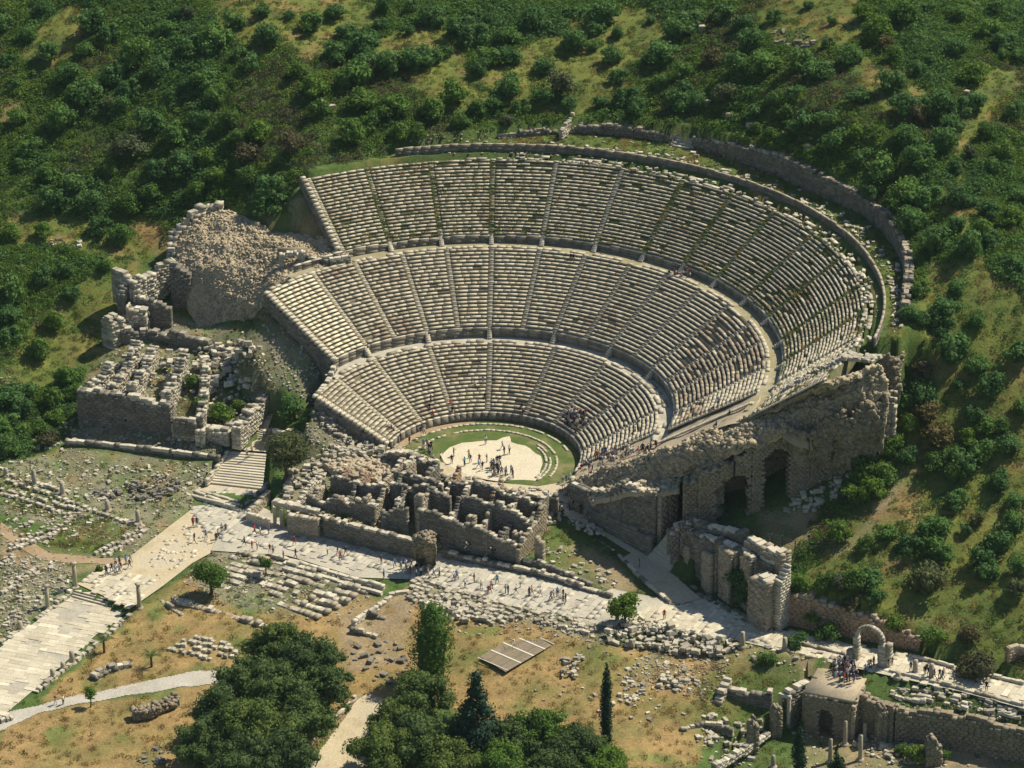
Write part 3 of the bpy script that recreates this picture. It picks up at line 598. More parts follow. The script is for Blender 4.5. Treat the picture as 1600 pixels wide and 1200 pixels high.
for r, a0, a1, kp in ((14.6, 15, 172, .8), (12.2, -28, 165, .85), (10.4, -35, 30, .8), (11.1, -38, 40, .8)):
    V = []; ph = a0
    while ph < a1:
        l = math.degrees(rng.uniform(.6, 1.3) / r)
        if rng.random() < kp: seat_slab(V, ph, ph + l * .96, r + rng.uniform(-.05, .05), r + .42, -.05, .14 + rng.uniform(-.03, .06))
        ph += l
    link('kerb_ring', hexmesh('kerb_ring', V, M['seat']), kind='stuff').parent = theatre
# rim wall behind the top row
rim = curved_wall('rim_wall', -19.5, 103, 65.9, 30.0, 31.75, .34, 'ashlar', lb=1.9, course=.55, parent=None, rag=.15, capm='ashlar_warm', label='low curved retaining wall running behind the topmost row of theatre seats', cat='wall')
# end slope on the right: bare rubble steps past the last stair
def cone_strip(name, pa, pb, ra, rb, mat, dz=-.15, amp=.18, n=60, na=14, parent=None, **k):
    rr_ = np.linspace(ra, rb, n + 1); V = []; Fq = []
    for i, r in enumerate(rr_):
        for j in range(na + 1):
            lo = pa(r) if callable(pa) else pa; hi = pb(r) if callable(pb) else pb; a = lo + (hi - lo) * j / na
            x, y, _ = pol(r, a, 0); V.append((x, y, float(np.interp(r, [17, 29.6, 31, 32.3, 47.2, 49, 50.5, 63, 66, 70], [1.5, 8.7, 8.8, 10.0, 19.2, 19.6, 20.4, 29.9, 30.4, 30.8])) + dz + amp * 2 * float(fbm(x, y, 3, 6))))
    for i in range(n):
        for j in range(na): a = i * (na + 1) + j; Fq.append((a, a + 1, a + na + 2, a + na + 1))
    return link(name, mesh_from(name, V, np.array(Fq)[:, ::-1], M[mat]), parent, **k)
M['rubbleflat'] = road_mat('bare_rubble_slope', (.40, .34, .25), (.47, .40, .30), (.36, .31, .23))
endp = lambda r: np.interp(r, [17, 22, 30, 40, 48, 65], [-44, -42, -37, -34.5, -33, -32.8])
o = cone_strip('rubble_slope', lambda r: endp(r), lambda r: np.interp(r, [17, 29.6, 30, 48, 49, 64], [-13.5, -13.5, -17, -17.4, -31.6, -31.6]), 17, 64, 'rubbleflat'); o.parent = theatre
# a second stair down that slope
for ph0, ph1, ra, rb in ((-25.5, -24, 30.5, 47.5),):
    B = Boxes()
    for i in range(52):
        f = i / 51; r = ra + (rb - ra) * f; ph = ph0 + (ph1 - ph0) * f; B.box((*pol(r, ph, 0)[:2], float(np.interp(r, [29.6, 32.3, 47.2], [9, 10.2, 19.4]))), (.34, .9, .2), pol(1, ph, 0), jit=.02)
    link('staircase', B.mesh('staircase', M['coping']), kind='stuff').parent = theatre
# end walls (left)
def end_wall(ph, ra, rb, drop, mat='ashlar', off=0, coping=True):
    pts = []; n = 6
    for i in range(n + 1):
        r = ra + (rb - ra) * i / n; x, y, _ = pol(r, ph, 0); x += -math.sin(R_(ph)) * off; y += math.cos(R_(ph)) * off; z = float(cone(r)); pts.append((x, y, z - drop, z - .25))
    B = Boxes(); masonry(B, pts, .9, .45, 1.1, .05); w_ = link('end_wall', B.mesh('end_wall', M[mat])); w_.parent = theatre
    if coping:
        C = Boxes(); c, s = math.cos(R_(ph)), math.sin(R_(ph))
        L_ = ra
        while L_ < rb: C.box((*[pol(L_, ph, 0)[i] + (-math.sin(R_(ph)) * off, math.cos(R_(ph)) * off)[i] for i in (0, 1)], float(cone(L_)) + .12), (.62, .95, .4), (c, s, 0), jit=.05); L_ += .7
        q = link('coping', C.mesh('coping', M['coping']), kind='stuff'); q.parent = w_
end_wall(141.4, 32.3, 47.3, 8, off=.45); end_wall(119.2, 50, 64, 5, off=.45); end_wall(161.9, 17, 29.6, 5, off=.45)
ruin_wall('end_wall', [(*pol(29.6, 161, 0)[:2], 3, 8.6), (*pol(30, 152, 0)[:2], 3.5, 8.7), (*pol(31.8, 142.5, 0)[:2], 4, 10)], .9, rag=.2, parent=theatre)

# ------------------------------------------------------------------ mounds of rubble masonry
def patch(name, rows, mat, n=4, amp=.25, skirt=6, sc=1.6, parent=None, seed=0, stones=0, ssz=1.0, **k):
    """rows of sight points (px, py, z): a weathered mass through them, with its sides carried down"""
    Rr = [np.array([P(*c) if len(c) == 3 else c[:3] for c in row]) for row in rows]; m_ = max(len(r) for r in Rr)
    def resamp(A, cnt):
        t = np.linspace(0, 1, len(A)); T = np.linspace(0, 1, cnt); return np.stack([np.interp(T, t, A[:, i]) for i in range(3)], 1)
    nc = (m_ - 1) * n * 2 + 1; nr_ = (len(Rr) - 1) * n * 2 + 1
    Rr = np.stack([resamp(r, nc) for r in Rr]); A = np.stack([resamp(Rr[:, j], nr_) for j in range(nc)], 1)
    for _ in range(2):
        B_ = A.copy(); B_[1:-1, 1:-1] = (A[1:-1, 1:-1] * 2 + A[:-2, 1:-1] + A[2:, 1:-1] + A[1:-1, :-2] + A[1:-1, 2:]) / 6; A = B_
    d = amp * (2 * fbm(A[..., 0], A[..., 1] + A[..., 2] * .7, sc, seed) + .9 * vn(A[..., 0] * 1.1 + A[..., 2], A[..., 1], .45, seed + 5) + .8 * vn(A[..., 0] * 1.3, A[..., 1] * 1.3 + A[..., 2], .6, seed + 2))
    A[..., 2] += d; A[..., 0] += .6 * amp * vn(A[..., 0], A[..., 2], 1.1, seed + 8) * 2
    V = A.reshape(-1, 3); ii = np.arange(nr_ * nc).reshape(nr_, nc)
    Fq = [np.stack([ii[:-1, :-1], ii[1:, :-1], ii[1:, 1:], ii[:-1, 1:]], -1).reshape(-1, 4)]
    loop = np.concatenate([ii[0, :], ii[1:, -1], ii[-1, -2::-1], ii[-2:0:-1, 0]]); base = len(V)
    low = V[loop].copy(); low[:, 2] = np.minimum(low[:, 2] - skirt, low[:, 2] - .5); V = np.concatenate([V, low]); L_ = len(loop); b_ = base + np.arange(L_)
    Fq.append(np.stack([loop, np.roll(loop, -1), np.roll(b_, -1), b_], -1)); Fq = np.concatenate(Fq)
    o = link(name, mesh_from(name, V, Fq, M[mat]), None, **k)
    if parent is not None: o.parent = parent
    if stones:
        B = Boxes(); m0, m1 = A.shape[:2]
        ar = np.linalg.norm(np.cross(A[1:, :-1] - A[:-1, :-1], A[:-1, 1:] - A[:-1, :-1]), axis=2).ravel(); pick = rng.choice(len(ar), stones, p=ar / ar.sum())
        for _ in range(stones):
            i, j = divmod(int(pick[_]), m1 - 1); u, v = rng.random(2); p_ = (A[i, j] * (1 - u) + A[i + 1, j] * u) * (1 - v) + (A[i, j + 1] * (1 - u) + A[i + 1, j + 1] * u) * v
            l = ssz * (.28 + .7 * rng.random() ** 1.8); B.box(p_ + [0, 0, l * .05], (l, l * rng.uniform(.5, .8), l * .55), (math.cos(_), math.sin(_), 0), tilt=tuple(rng.normal(0, .3, 2)), jit=.08 * l)
        q = link('rubble', B.mesh('rubble', M['corelight' if mat == 'corelight' else mat]), None, kind='stuff'); q.parent = o
    return o, A
# stones
class Stones:
    """loose stones: the 300 that show largest become things, the others one mass of stuff"""
    def __init__(s): s.items = []
    def add(s, c, size, ang, tilt, mk, where): s.items.append((c, size, ang, tilt, mk, where))
ST = Stones()
def scatter(poly, n, smin, smax, where, mk='marble', z=None, lay=None, flat_=.5, grid=None, pile=0):
    """stones over the ground seen inside a picture outline; lay = common direction"""
    xs_ = [p[0] for p in poly]; ys_ = [p[1] for p in poly]; got = 0; tries = 0
    while got < n and tries < n * 12:
        tries += 1; a = rng.uniform(min(xs_), max(xs_)); b_ = rng.uniform(min(ys_), max(ys_))
        if not in_poly([a], [b_], poly)[0]: continue
        q = G(a, b_) if z is None else P(a, b_, z); l = .8 * (smin + (smax - smin) * rng.random() ** 2); w_ = l * rng.uniform(.45, .75); h = l * rng.uniform(.35, .6)
        ang = rng.uniform(0, 3.14) if lay is None or rng.random() < .25 else lay + rng.normal(0, .12)
        zz = q[2] + h * .32 + (rng.random() * pile if pile else 0)
        ST.add((q[0], q[1], zz), (l, w_, h), ang, (rng.normal(0, .12), rng.normal(0, .14)), mk, where); got += 1
def stone_row(p0, p1, n, size, where, mk='marble', z=None, rows=1, gap=1.5, jit=.15):
    a = G(*p0) if z is None else P(*p0, z); b_ = G(*p1) if z is None else P(*p1, z); d = (b_ - a)[:2]; L_ = np.hypot(*d); u = d / L_; v = np.array([-u[1], u[0]])
    for r in range(rows):
        for i in range(n):
            if rng.random() < .1: continue
            c = a[:2] + u * L_ * (i + .5 + rng.uniform(-.2, .2)) / n + v * (r * gap + rng.normal(0, jit)); l = L_ / n * rng.uniform(.65, .95) if size is None else size * rng.uniform(.75, 1.25)
            h = rng.uniform(.4, .65); ST.add((c[0], c[1], tz(*c) + h * .4), (l, rng.uniform(.6, .9), h), math.atan2(u[1], u[0]) + rng.normal(0, .08), (rng.normal(0, .05), rng.normal(0, .05)), mk, where)

# ------------------------------------------------------------------ outer wall at the top, in pieces
def outer_seg(pa, pb, hts, label, zb=30.6, name='retaining_wall', dr=0.0):
    n = max(3, int((pb - pa) / 1.5)); pts = []
    for i in range(n + 1):
        ph = pb + (pa - pb) * i / n; r = float(r_outer(ph)) + .45 + dr; h = np.interp(i / n, np.linspace(0, 1, len(hts)), hts); pts.append((*pol(r, ph, 0)[:2], zb - .4, zb + h))
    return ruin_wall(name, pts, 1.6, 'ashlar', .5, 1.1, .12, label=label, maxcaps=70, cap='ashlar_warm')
outer_seg(61.5, 76.5, (1.6, 2.6, 2.4, 1.8), 'grey retaining wall behind the rim, between the spur wall and the small flight of steps')
outer_seg(21.5, 58.5, (2.4, 3.4, 4.2, 4.6, 4.4, 4.0, 3.6), 'tallest and longest stretch of dark retaining wall on the hillside right of the small steps')
outer_seg(-10.5, 21.0, (4.2, 3.6, 3.0, 2.6, 2.2, 1.6), 'curved retaining wall stretch at the right edge of the theatre ending beside dense shrubs')
outer_seg(78.5, 87, (1.0, 1.6, 1.4), 'low wall stretch with pale coping behind the rim, left of the spur wall')
outer_seg(90, 101.5, (1.2, 1.5, .6), 'leftmost low wall stretch behind the rim, half sunk in green scrub', dr=1.0)
sp = [(*pol(71.5, 77.6, 0)[:2], 30.4, 32.6), (*pol(75.5, 76.9, 0)[:2], 30.6, 33.4), (*pol(77.5, 76.7, 0)[:2], 31, 34)]
ruin_wall('spur_wall', sp, .7, 'marble', .5, .8, .3, cap='marble', label='short pale broken spur wall crossing the grass strip above the theatre')
st = empty('hillside_steps', label='small flight of pale steps climbing through the gap in the retaining wall', cat='steps')
for i in range(7):
    r = 73.6 + i * .55; o = block((*pol(r, 59.9 , 0)[:2], 30.9 + i * .38), (3.6, .62, .4), R_(149.9), 'marble', st, name='step')
for s_ in (-1, 1):
    B = Boxes()
    for i in range(5): B.box((*pol(73.8 + i * .7, 59.9 + s_ * 1.6, 0)[:2], 30.6 + i * .4), (.8, .5, 1.2), (math.cos(R_(60)), math.sin(R_(60)), 0), jit=.03)
    link('side_kerb', B.mesh('side_kerb', M['ashlar_warm'])).parent = st

# ------------------------------------------------------------------ right-hand vaults
vault = empty('vaulted_substructure', label='massive dark rubble ruin with two deep arches holding up the right end of the seating', cat='ruin')
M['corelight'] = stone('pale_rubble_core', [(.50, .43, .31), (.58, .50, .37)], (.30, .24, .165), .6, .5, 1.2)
edge0 = [(*pol(r_w, float(endp(r_w)) + 1.0, 0)[:2], float(np.interp(r_w, [17, 29.6, 31, 32.3, 47.2, 49, 50.5, 63, 66, 70], [1.5, 8.7, 8.8, 10.0, 19.2, 19.6, 20.4, 29.9, 30.4, 30.8])) - .1, 0) for r_w in (19, 24, 29, 34, 39, 44, 48, 54, 60, 66)]
patch('vault_top', [edge0, [(905,768,2.4),(960,742,6.4),(1015,712,10.8),(1060,697,14.2),(1110,680,17),(1160,662,19.2),(1205,642,21.6),(1260,620,24.6),(1320,598,27.6),(1375,572,29.8)],
    [(925,775,2.2),(975,752,6.2),(1030,728,10.4),(1075,710,14),(1125,694,17),(1170,678,19.2),(1220,658,21.4),(1270,640,23.6),(1325,618,26.2),(1385,590,28.2)],
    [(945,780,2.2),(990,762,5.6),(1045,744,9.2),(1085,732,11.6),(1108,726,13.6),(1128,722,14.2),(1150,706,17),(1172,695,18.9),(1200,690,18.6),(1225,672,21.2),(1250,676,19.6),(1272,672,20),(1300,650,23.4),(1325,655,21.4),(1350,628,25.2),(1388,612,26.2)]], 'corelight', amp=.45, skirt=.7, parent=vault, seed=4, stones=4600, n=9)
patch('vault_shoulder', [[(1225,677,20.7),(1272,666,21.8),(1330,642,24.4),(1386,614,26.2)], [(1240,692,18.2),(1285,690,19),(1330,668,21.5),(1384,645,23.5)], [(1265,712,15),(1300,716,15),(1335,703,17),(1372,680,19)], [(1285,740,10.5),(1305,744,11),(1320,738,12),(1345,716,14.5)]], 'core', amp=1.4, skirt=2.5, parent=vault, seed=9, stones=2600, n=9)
# faces with arches
aw = pw((1092,832,1.9,13.0),(1146,818,4.2,16.6),(1172,802,5.8,19.0),(1228,789,6.7,21.0),(1262,778,7.4,18.4),(1300,768,7.8,14.4))
L1 = math.dist(aw[0][:2], aw[1][:2]); L2 = L1 + math.dist(aw[1][:2], aw[2][:2]); L3 = L2 + math.dist(aw[2][:2], aw[3][:2])
ruin_wall('arched_face', aw, 1.6, 'core', .42, .8, 1.0, holes=any_hole(arch_hole(L1 - .3, 5.0, 8.6), arch_hole(L3 - 1.8, 4.2, 10.6)), parent=vault, cap='core', maxcaps=30)
aw2 = [(x + .9, y + 2.2, zb, zt + .5) for x, y, zb, zt in aw]; aw3 = [(x + 2.4, y + 6.8, zb, zt + .2) for x, y, zb, zt in aw]
ruin_wall('inner_wall', aw3, 1.2, 'core', .6, 1.2, .2, parent=vault, maxcaps=0)
for (a, b_) in ((0, 1), (1, 2), (2, 3), (3, 4), (4, 5)):
    pass
for i in (0, 2, 4, 5): ruin_wall('cross_wall', [(aw[i][0], aw[i][1] + .6, aw[i][2], aw[i][3]), (aw3[i][0], aw3[i][1], aw3[i][2], aw3[i][3])], 1.1, 'core', .5, 1, .3, parent=vault, maxcaps=4, cap='core')
ruin_wall('buttress', pw((1066,838,0.5,10.4),(1092,834,1,12.4)), 3.2, 'core', .45, .9, .5, parent=vault, cap='core', maxcaps=8)
ruin_wall('buttress', pw((1092,838,1,9.6),(1128,826,1.5,12.6)), 1.6, 'ashlar_warm', .45, .9, .5, parent=vault, cap='core', maxcaps=10)
# pale outer edge of big blocks
edge = ruin_wall('edge_wall', [(*P(1396,600,26)[:2], 16, 26.2), (*P(1392,645,21.5)[:2], 13, 22), (*P(1378,683,17)[:2], 10, 17.5), (*P(1345,718,13)[:2], 7, 13.4), (*P(1318,745,10.5)[:2], 5, 11.0), (*P(1305,768,9)[:2], 4, 9.6), (*P(1297,800,6.5)[:2], 3, 7.6)], 1.5, 'marble', .6, 1.2, .9, cap='marble', label='ragged stepped wall of pale blocks running down the outer right edge of the theatre', maxcaps=60)
edge2 = ruin_wall('edge_wall', [(*P(1372,668,18.4)[:2], 12, 18.4), (*P(1330,706,14)[:2], 8, 14.2), (*P(1303,735,11)[:2], 5, 11.2), (*P(1280,752,9)[:2], 4, 9)], 1.2, 'marble', .55, 1.1, 1.0, cap='marble', label='shorter inner row of tumbled pale blocks beside the dark vault at right', maxcaps=40)
patch('end_terrace', [[(1375,560,30.2),(1400,556,30.4),(1412,552,30)], [(1380,590,26.5),(1396,585,27.5),(1406,585,27)], [(1386,610,24),(1398,610,24),(1404,612,23.5)]], 'core', amp=.5, skirt=2, parent=vault, stones=260)

# ------------------------------------------------------------------ entrance building between orchestra and right stairs
pb_ = empty('parodos_building', label='high dark-faced masonry block with rubble top, between the orchestra entrance and the right stairway', cat='ruin')
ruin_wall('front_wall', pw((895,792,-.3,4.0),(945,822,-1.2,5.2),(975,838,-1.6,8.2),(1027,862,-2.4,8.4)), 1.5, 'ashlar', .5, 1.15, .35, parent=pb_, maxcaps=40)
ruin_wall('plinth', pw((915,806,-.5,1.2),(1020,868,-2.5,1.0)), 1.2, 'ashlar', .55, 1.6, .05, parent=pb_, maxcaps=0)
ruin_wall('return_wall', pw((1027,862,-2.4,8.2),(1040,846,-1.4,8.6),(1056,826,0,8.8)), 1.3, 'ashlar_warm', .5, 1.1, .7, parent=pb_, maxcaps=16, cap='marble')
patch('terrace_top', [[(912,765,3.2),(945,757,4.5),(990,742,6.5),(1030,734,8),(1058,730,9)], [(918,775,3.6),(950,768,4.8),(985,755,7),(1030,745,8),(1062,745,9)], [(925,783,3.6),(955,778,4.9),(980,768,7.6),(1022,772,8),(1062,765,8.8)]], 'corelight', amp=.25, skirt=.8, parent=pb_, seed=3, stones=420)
ruin_wall('inner_wall', pw((893,768,0,2.8),(905,790,0,3.2),(925,800,0,3.8)), .9, 'marble', .5, 1, .5, parent=pb_, maxcaps=10, cap='marble')
scatter([(975,757),(1010,742),(1058,738),(1060,760),(1020,768)], 26, .5, 1.3, 'on the rubble terrace above the right entrance', z=8.3, flat_=.5)
# right stairway
rs_ = empty('right_stairway', label='narrow stone stairway climbing in shade between two high ruin walls at right', cat='stairway')
a0 = P(1010, 872, -2.7); a1 = P(1047, 893, -2.7); b0 = P(1056, 820, 3.2); b1 = P(1074, 838, 3.2)
for i in range(22):
    f = i / 21; l = a0 + (b0 - a0) * f; r_ = a1 + (b1 - a1) * f; c = (l + r_) / 2; w_ = np.hypot(*(r_ - l)[:2]); dd = (r_ - l)
    o = link('step', slab_me['slab_grey'][i % 4]); o.location = (c[0], c[1], c[2] - .15); o.scale = (w_, .62, .45); o.rotation_euler = (0, 0, math.atan2(dd[1], dd[0])); o.parent = rs_
# walkway down to the street
wk = [(880,800),(905,795),(930,808),(965,830),(1012,868),(1047,893),(1095,935),(1062,944),(1048,940),(1010,905),(960,860),(925,838),(893,815)]
q = [P(a, b_, np.interp(b_, [800, 835, 870, 940], [-.3, -1.6, -2.6, -3.2])) for a, b_ in wk]
bm = bmesh.new(); bm.faces.new([bm.verts.new(p) for p in q]); bmesh.ops.triangulate(bm, faces=bm.faces[:]); me = D.meshes.new('ramp'); bm.to_mesh(me); bm.free(); me.materials.append(M['sand'])
link('entrance_ramp', me, kind='structure')
ruin_wall('ramp_kerb', pw((888,822,-1.9,-.9),(925,846,-2.6,-1.5),(960,870,-3.3,-2.2),(1010,915,-3.5,-2.7),(1048,946,-3.6,-3.0),(1062,948,-3.6,-3.0)), .5, 'ashlar', .4, 1.2, .05, label='low straight kerb wall along the left side of the pale entrance ramp', cat='wall')
scatter([(885,800),(910,795),(945,835),(935,840),(900,825)], 60, .6, 1.5, 'in the pale paving at the top of the entrance ramp', z=-.9)

# right street front: buttressed facade and tower end
fac = empty('buttressed_facade', label='long high ashlar facade with stepped buttresses, its tall square end standing on the street', cat='ruin')
ruin_wall('side_wall', pw((1047,890,-2.8,3.6),(1062,866,0,5.2),(1080,840,3,6.6)), 1.4, 'ashlar', .45, .95, .5, parent=fac, maxcaps=12)
ruin_wall('back_wall', pw((1048,890,-3.0,3.8),(1062,880,-2.8,4.5),(1085,895,-2.8,5.2),(1120,918,-3,5.6),(1160,936,-3.2,6.0),(1212,962,-3.3,6.4)), 1.8, 'ashlar', .5, 1.1, .3, parent=fac, maxcaps=50)
ruin_wall('terrace_wall', pw((1078,870,-1,6.3),(1130,890,-1,6.8),(1165,905,-1,7.4)), 1.6, 'ashlar', .5, 1.1, .6, parent=fac, maxcaps=24)
for a, b_, w_, h in ((1077, 912, 2.2, 1.9), (1110, 936, 2.6, 3.4), (1138, 950, 3.2, 5.4), (1170, 964, 2.6, 6.0)):
    c = P(a, b_ - 15, -3.3); ruin_wall('buttress', [(c[0] - .45 * w_ / 2, c[1] + .89 * w_ / 2, -3.4, h), (c[0] + .45 * w_ / 2, c[1] - .89 * w_ / 2, -3.4, h + .2)], 2.0, 'ashlar_warm', .5, 1.0, .25, parent=fac, maxcaps=4)
ruin_wall('tower', pw((1180,968,-3.4,4.9),(1209,984,-3.4,5.1)), 3.4, 'ashlar_warm', .48, 1.0, .2, parent=fac, maxcaps=8)
tw = [P(1196, 950, -3.4), P(1226, 966, -3.4)]
ruin_wall('tower_wing', [(tw[0][0] - 2.5, tw[0][1] + 3.4, -3.4, 7.6), (tw[1][0], tw[1][1], -3.4, 8.0)], 2.2, 'ashlar_warm', .48, 1.05, .2, parent=fac, maxcaps=12)
ruin_wall('tower_wing', [(P(1213,985,-3.4)[0], P(1213,985,-3.4)[1], -3.4, 5.0), (P(1229,975,-3.4)[0], P(1229,975,-3.4)[1], -3.4, 7.6)], 1.2, 'coping', .48, 1.0, .1, parent=fac, maxcaps=4)
scatter([(1055,895),(1085,915),(1130,942),(1175,968),(1205,988),(1195,990),(1130,955),(1060,915)], 46, .7, 1.7, 'lying at the foot of the buttressed facade', mk='ashlar', lay=-1.0)
ruin_wall('hillside_wall', pw((1230,972,-3.5,2.1),(1270,980,-3.5,2.1),(1330,992,-3.5,1.4),(1380,1002,-3.5,.4),(1440,1015,-3.5,-1.4)), 2.2, 'brick', .5, 1.0, .25, cap='ashlar_warm', label='brownish retaining wall running from the tower along the street behind the arch', maxcaps=20)
ruin_wall('hillside_wall', pw((1572,1048,-3.3,.5),(1590,1040,-3,.6),(1640,1050,-3,.6)), .9, 'brick', .5, 1.0, .2, cap='ashlar_warm', label='short dark brick wall at the far right edge above the street', maxcaps=6)

# ------------------------------------------------------------------ stage building
ua = np.array([.914, -.404]); va = np.array([.404, .914])
def S(s, t): q = ua * s + va * t; return float(q[0]), float(q[1])
stage = empty('stage_building', label='roofless stage building ruin, a maze of broken grey rooms in front of the orchestra', cat='ruin')
sheet_z = lambda s: float(np.interp(s, [-24, -8, 4, 22], [-.4, -.5, -1.5, -2.2]))
def swall(name, pts, th=.9, mat='ashlar', rag=.7, mc=14, **k): return ruin_wall(name, [(*S(s, t), zb, zt) for s, t, zb, zt in pts], th * .8, mat, .36, .75, rag, parent=stage, maxcaps=mc, cap='coping', seed=int(abs(pts[0][0] * 7 + pts[0][1] * 3)) % 50, **k)
# street front
W0 = lambda a, b_: np.array([np.dot(P(a, b_, -3.35)[:2], ua), np.dot(P(a, b_, -3.35)[:2], va)])
f0, f1, f2 = W0(449, 835), W0(497, 843), W0(652, 878)
swall('front_wall', [(f0[0], f0[1] + .6, -3.5, .0), (f1[0], f1[1] + .6, -3.5, .2)], 1.3, 'ashlar_warm', .1, 6)
swall('front_wall', [(f1[0] + .3, f1[1] + 1.6, -3.5, .35), (f2[0], f2[1] + .9, -3.5, -.1)], 1.2, 'ashlar', .12, 26)
g = [W0(690, 872), W0(770, 888), W0(835, 901), W0(955, 936)]
swall('front_plinth', [(g[0][0], g[0][1] + .5, -3.5, -2.2), (g[1][0], g[1][1] + .5, -3.5, -2.4), (g[2][0], g[2][1] + .5, -3.5, -2.5), (g[3][0], g[3][1] + .5, -3.5, -2.8)], .9, 'ashlar', .25, 40)
swall('inner_plinth', [(-.2 + g[0][0], g[0][1] + 2.6, -3, -1.3), (g[1][0], g[1][1] + 2.6, -3, -1.7), (g[2][0], g[2][1] + 2.3, -3, -1.9), (g[3][0] - 4, g[3][1] + 1.9, -3, -2.4)], .8, 'ashlar', .3, 40)
# rooms: rear, middle and front long walls with doorways
doors = lambda ss, w=1.1, h=2.1: any_hole(*[arch_hole(x, w, h) for x in ss])
swall('rear_wall', [(-17, -5.8, 0, 1.4), (-10, -7.6, 0, 3.2), (-4, -9.4, 0, 3.4)], 1.1, mc=14); swall('rear_wall', [(-3, -10.2, -.6, 2.2), (3, -11, -.6, 2.6)], 1.1, mc=10); swall('rear_wall', [(4, -11.2, -.8, 1.6), (12, -11.6, -.8, 2.4), (18, -10.6, -.8, 1.8)], 1.1, mc=16)
swall('middle_wall', [(-19.5, -18.2, -.5, 2.5), (-13, -19, -.5, 2.6), (-9, -19.6, -.8, 3.4)], .9, rag=.15, mc=14); swall('middle_wall', [(-8, -19.5, -.8, 3.4), (-1, -20, -1.3, 4.8), (3, -20.2, -1.6, 3.2)], 1.0, mc=16, holes=doors([3.5, 8])); swall('middle_wall', [(4, -20, -1.6, 3.4), (10, -20.2, -1.8, 4.4), (17.5, -20.4, -2, 2.0)], 1.0, mc=16, holes=doors([2, 9]))
swall('inner_wall', [(-9, -16, -.6, 4.6), (-1, -16.4, -1, 4.2), (0, -16.4, -1, 3)], .9, mc=12); swall('inner_wall', [(1, -15, -1, 3.6), (8, -15.2, -1.3, 4.4), (16, -15.4, -1.6, 2.6)], .9, mc=14, holes=doors([3, 11]))
swall('front_room_wall', [(-21, -24.4, -.3, 1.4), (-15, -25.2, -.3, 2.0), (-8, -25.6, -.3, 3.2)], .9, mc=14); swall('front_room_wall', [(-7, -25.4, -.8, 2.2), (-2, -26, -1.6, 3.0)], 1.0, mc=8); swall('front_room_wall', [(-1, -24.4, -2.2, 3.3), (6, -25.2, -2.4, 2.6), (12, -25.6, -2.6, 1.6), (17, -25.8, -2.6, .4)], 1.1, mc=20, holes=doors([4, 9.5, 14]))
# cross walls
for s, t0, t1, h0, h1, mt in ((-18.8, -17.6, -13, 1.6, 2.2, 'brick'), (-14.8, -18.4, -13, 1.8, 2.4, 'brick'), (-10.6, -19, -8.5, 2.4, 3.6, 'ashlar_warm'), (-7.6, -19.2, -11, 3.2, 4.6, 'ashlar_warm'), (-3.6, -19.6, -10.5, 3.6, 5.4, 'ashlar'), (.6, -19.8, -11, 2.4, 4.6, 'brick'),
                              (4.4, -19.8, -11.6, 3.2, 4.2, 'ashlar_warm'), (8.6, -20, -12, 2.4, 3.8, 'brick'), (12.6, -20, -12, 2.6, 3.4, 'ashlar_warm'), (16.6, -20.4, -12, 1.6, 3.6, 'ashlar'),
                              (-20.4, -24.2, -19, .8, 1.6, 'ashlar_warm'), (-14.6, -25, -19.2, 1.4, 2.6, 'ashlar'), (-8.8, -25.4, -19.8, 2.2, 3.6, 'ashlar_warm'), (-5, -25.4, -20, 2.6, 4.4, 'ashlar'), (-.8, -25, -20.2, 3.4, 4.6, 'ashlar_warm'), (4.6, -25, -20.4, 2.4, 4.2, 'ashlar'), (10.2, -25.4, -20.4, 2.0, 3.6, 'ashlar_warm'), (17.4, -26.6, -15, .6, 2.8, 'core'), (13.8, -25, -21, 1.2, 2.4, 'ashlar'), (-23, -25, -14, -.2, .6, 'coping')):
    zf = sheet_z(s) - .8; swall('cross_wall', [(s, t0, zf, h0 * .8), (s + .1, (t0 + t1) / 2, zf, (h0 + h1) / 2 + rng.uniform(-.8, .4)), (s, t1, zf, h1)], .85, mt, .8, 7)
for s, t, h in ((-12, -14, 2.6), (-6, -22, 3.4), (-2, -23, 4.6), (2.4, -13, 3.6), (7, -22.6, 2.2), (11, -14, 3.2), (15, -22.6, 1.4), (-17, -22, 1.6), (-11, -22.4, 2.2), (19.5, -24, 1.2), (6, -9.4, 1.6), (13, -9.6, 1.4), (-1, -8, 1.2)):
    swall('pier', [(s, t, sheet_z(s) - .6, h), (s + 1.5, t - .1, sheet_z(s) - .6, h - .3)], 1.3, 'ashlar_warm', .9, 2)
pt = W0(663, 878); patch('rubble_pier', [[(648,835,2.6),(662,826,3.6),(678,832,3.0)], [(647,850,1.8),(664,846,2.6),(682,850,1.8)], [(650,866,-.6),(664,868,-.8),(680,868,-1)], [(650,878,-3),(664,880,-3.2),(680,880,-3.2)]], 'core', amp=.5, skirt=1.5, parent=stage, seed=12, n=3, stones=160)
patch('filled_floor', [[(500,722,.6),(560,712,1.0),(610,722,.8),(640,735,.4)], [(520,735,.7),(560,728,.9),(600,738,.8),(620,750,.4)], [(535,742,.6),(560,745,.8),(585,750,.6),(600,760,.3)]], 'rubbleflat', amp=.12, skirt=2, parent=stage, seed=2, stones=200)
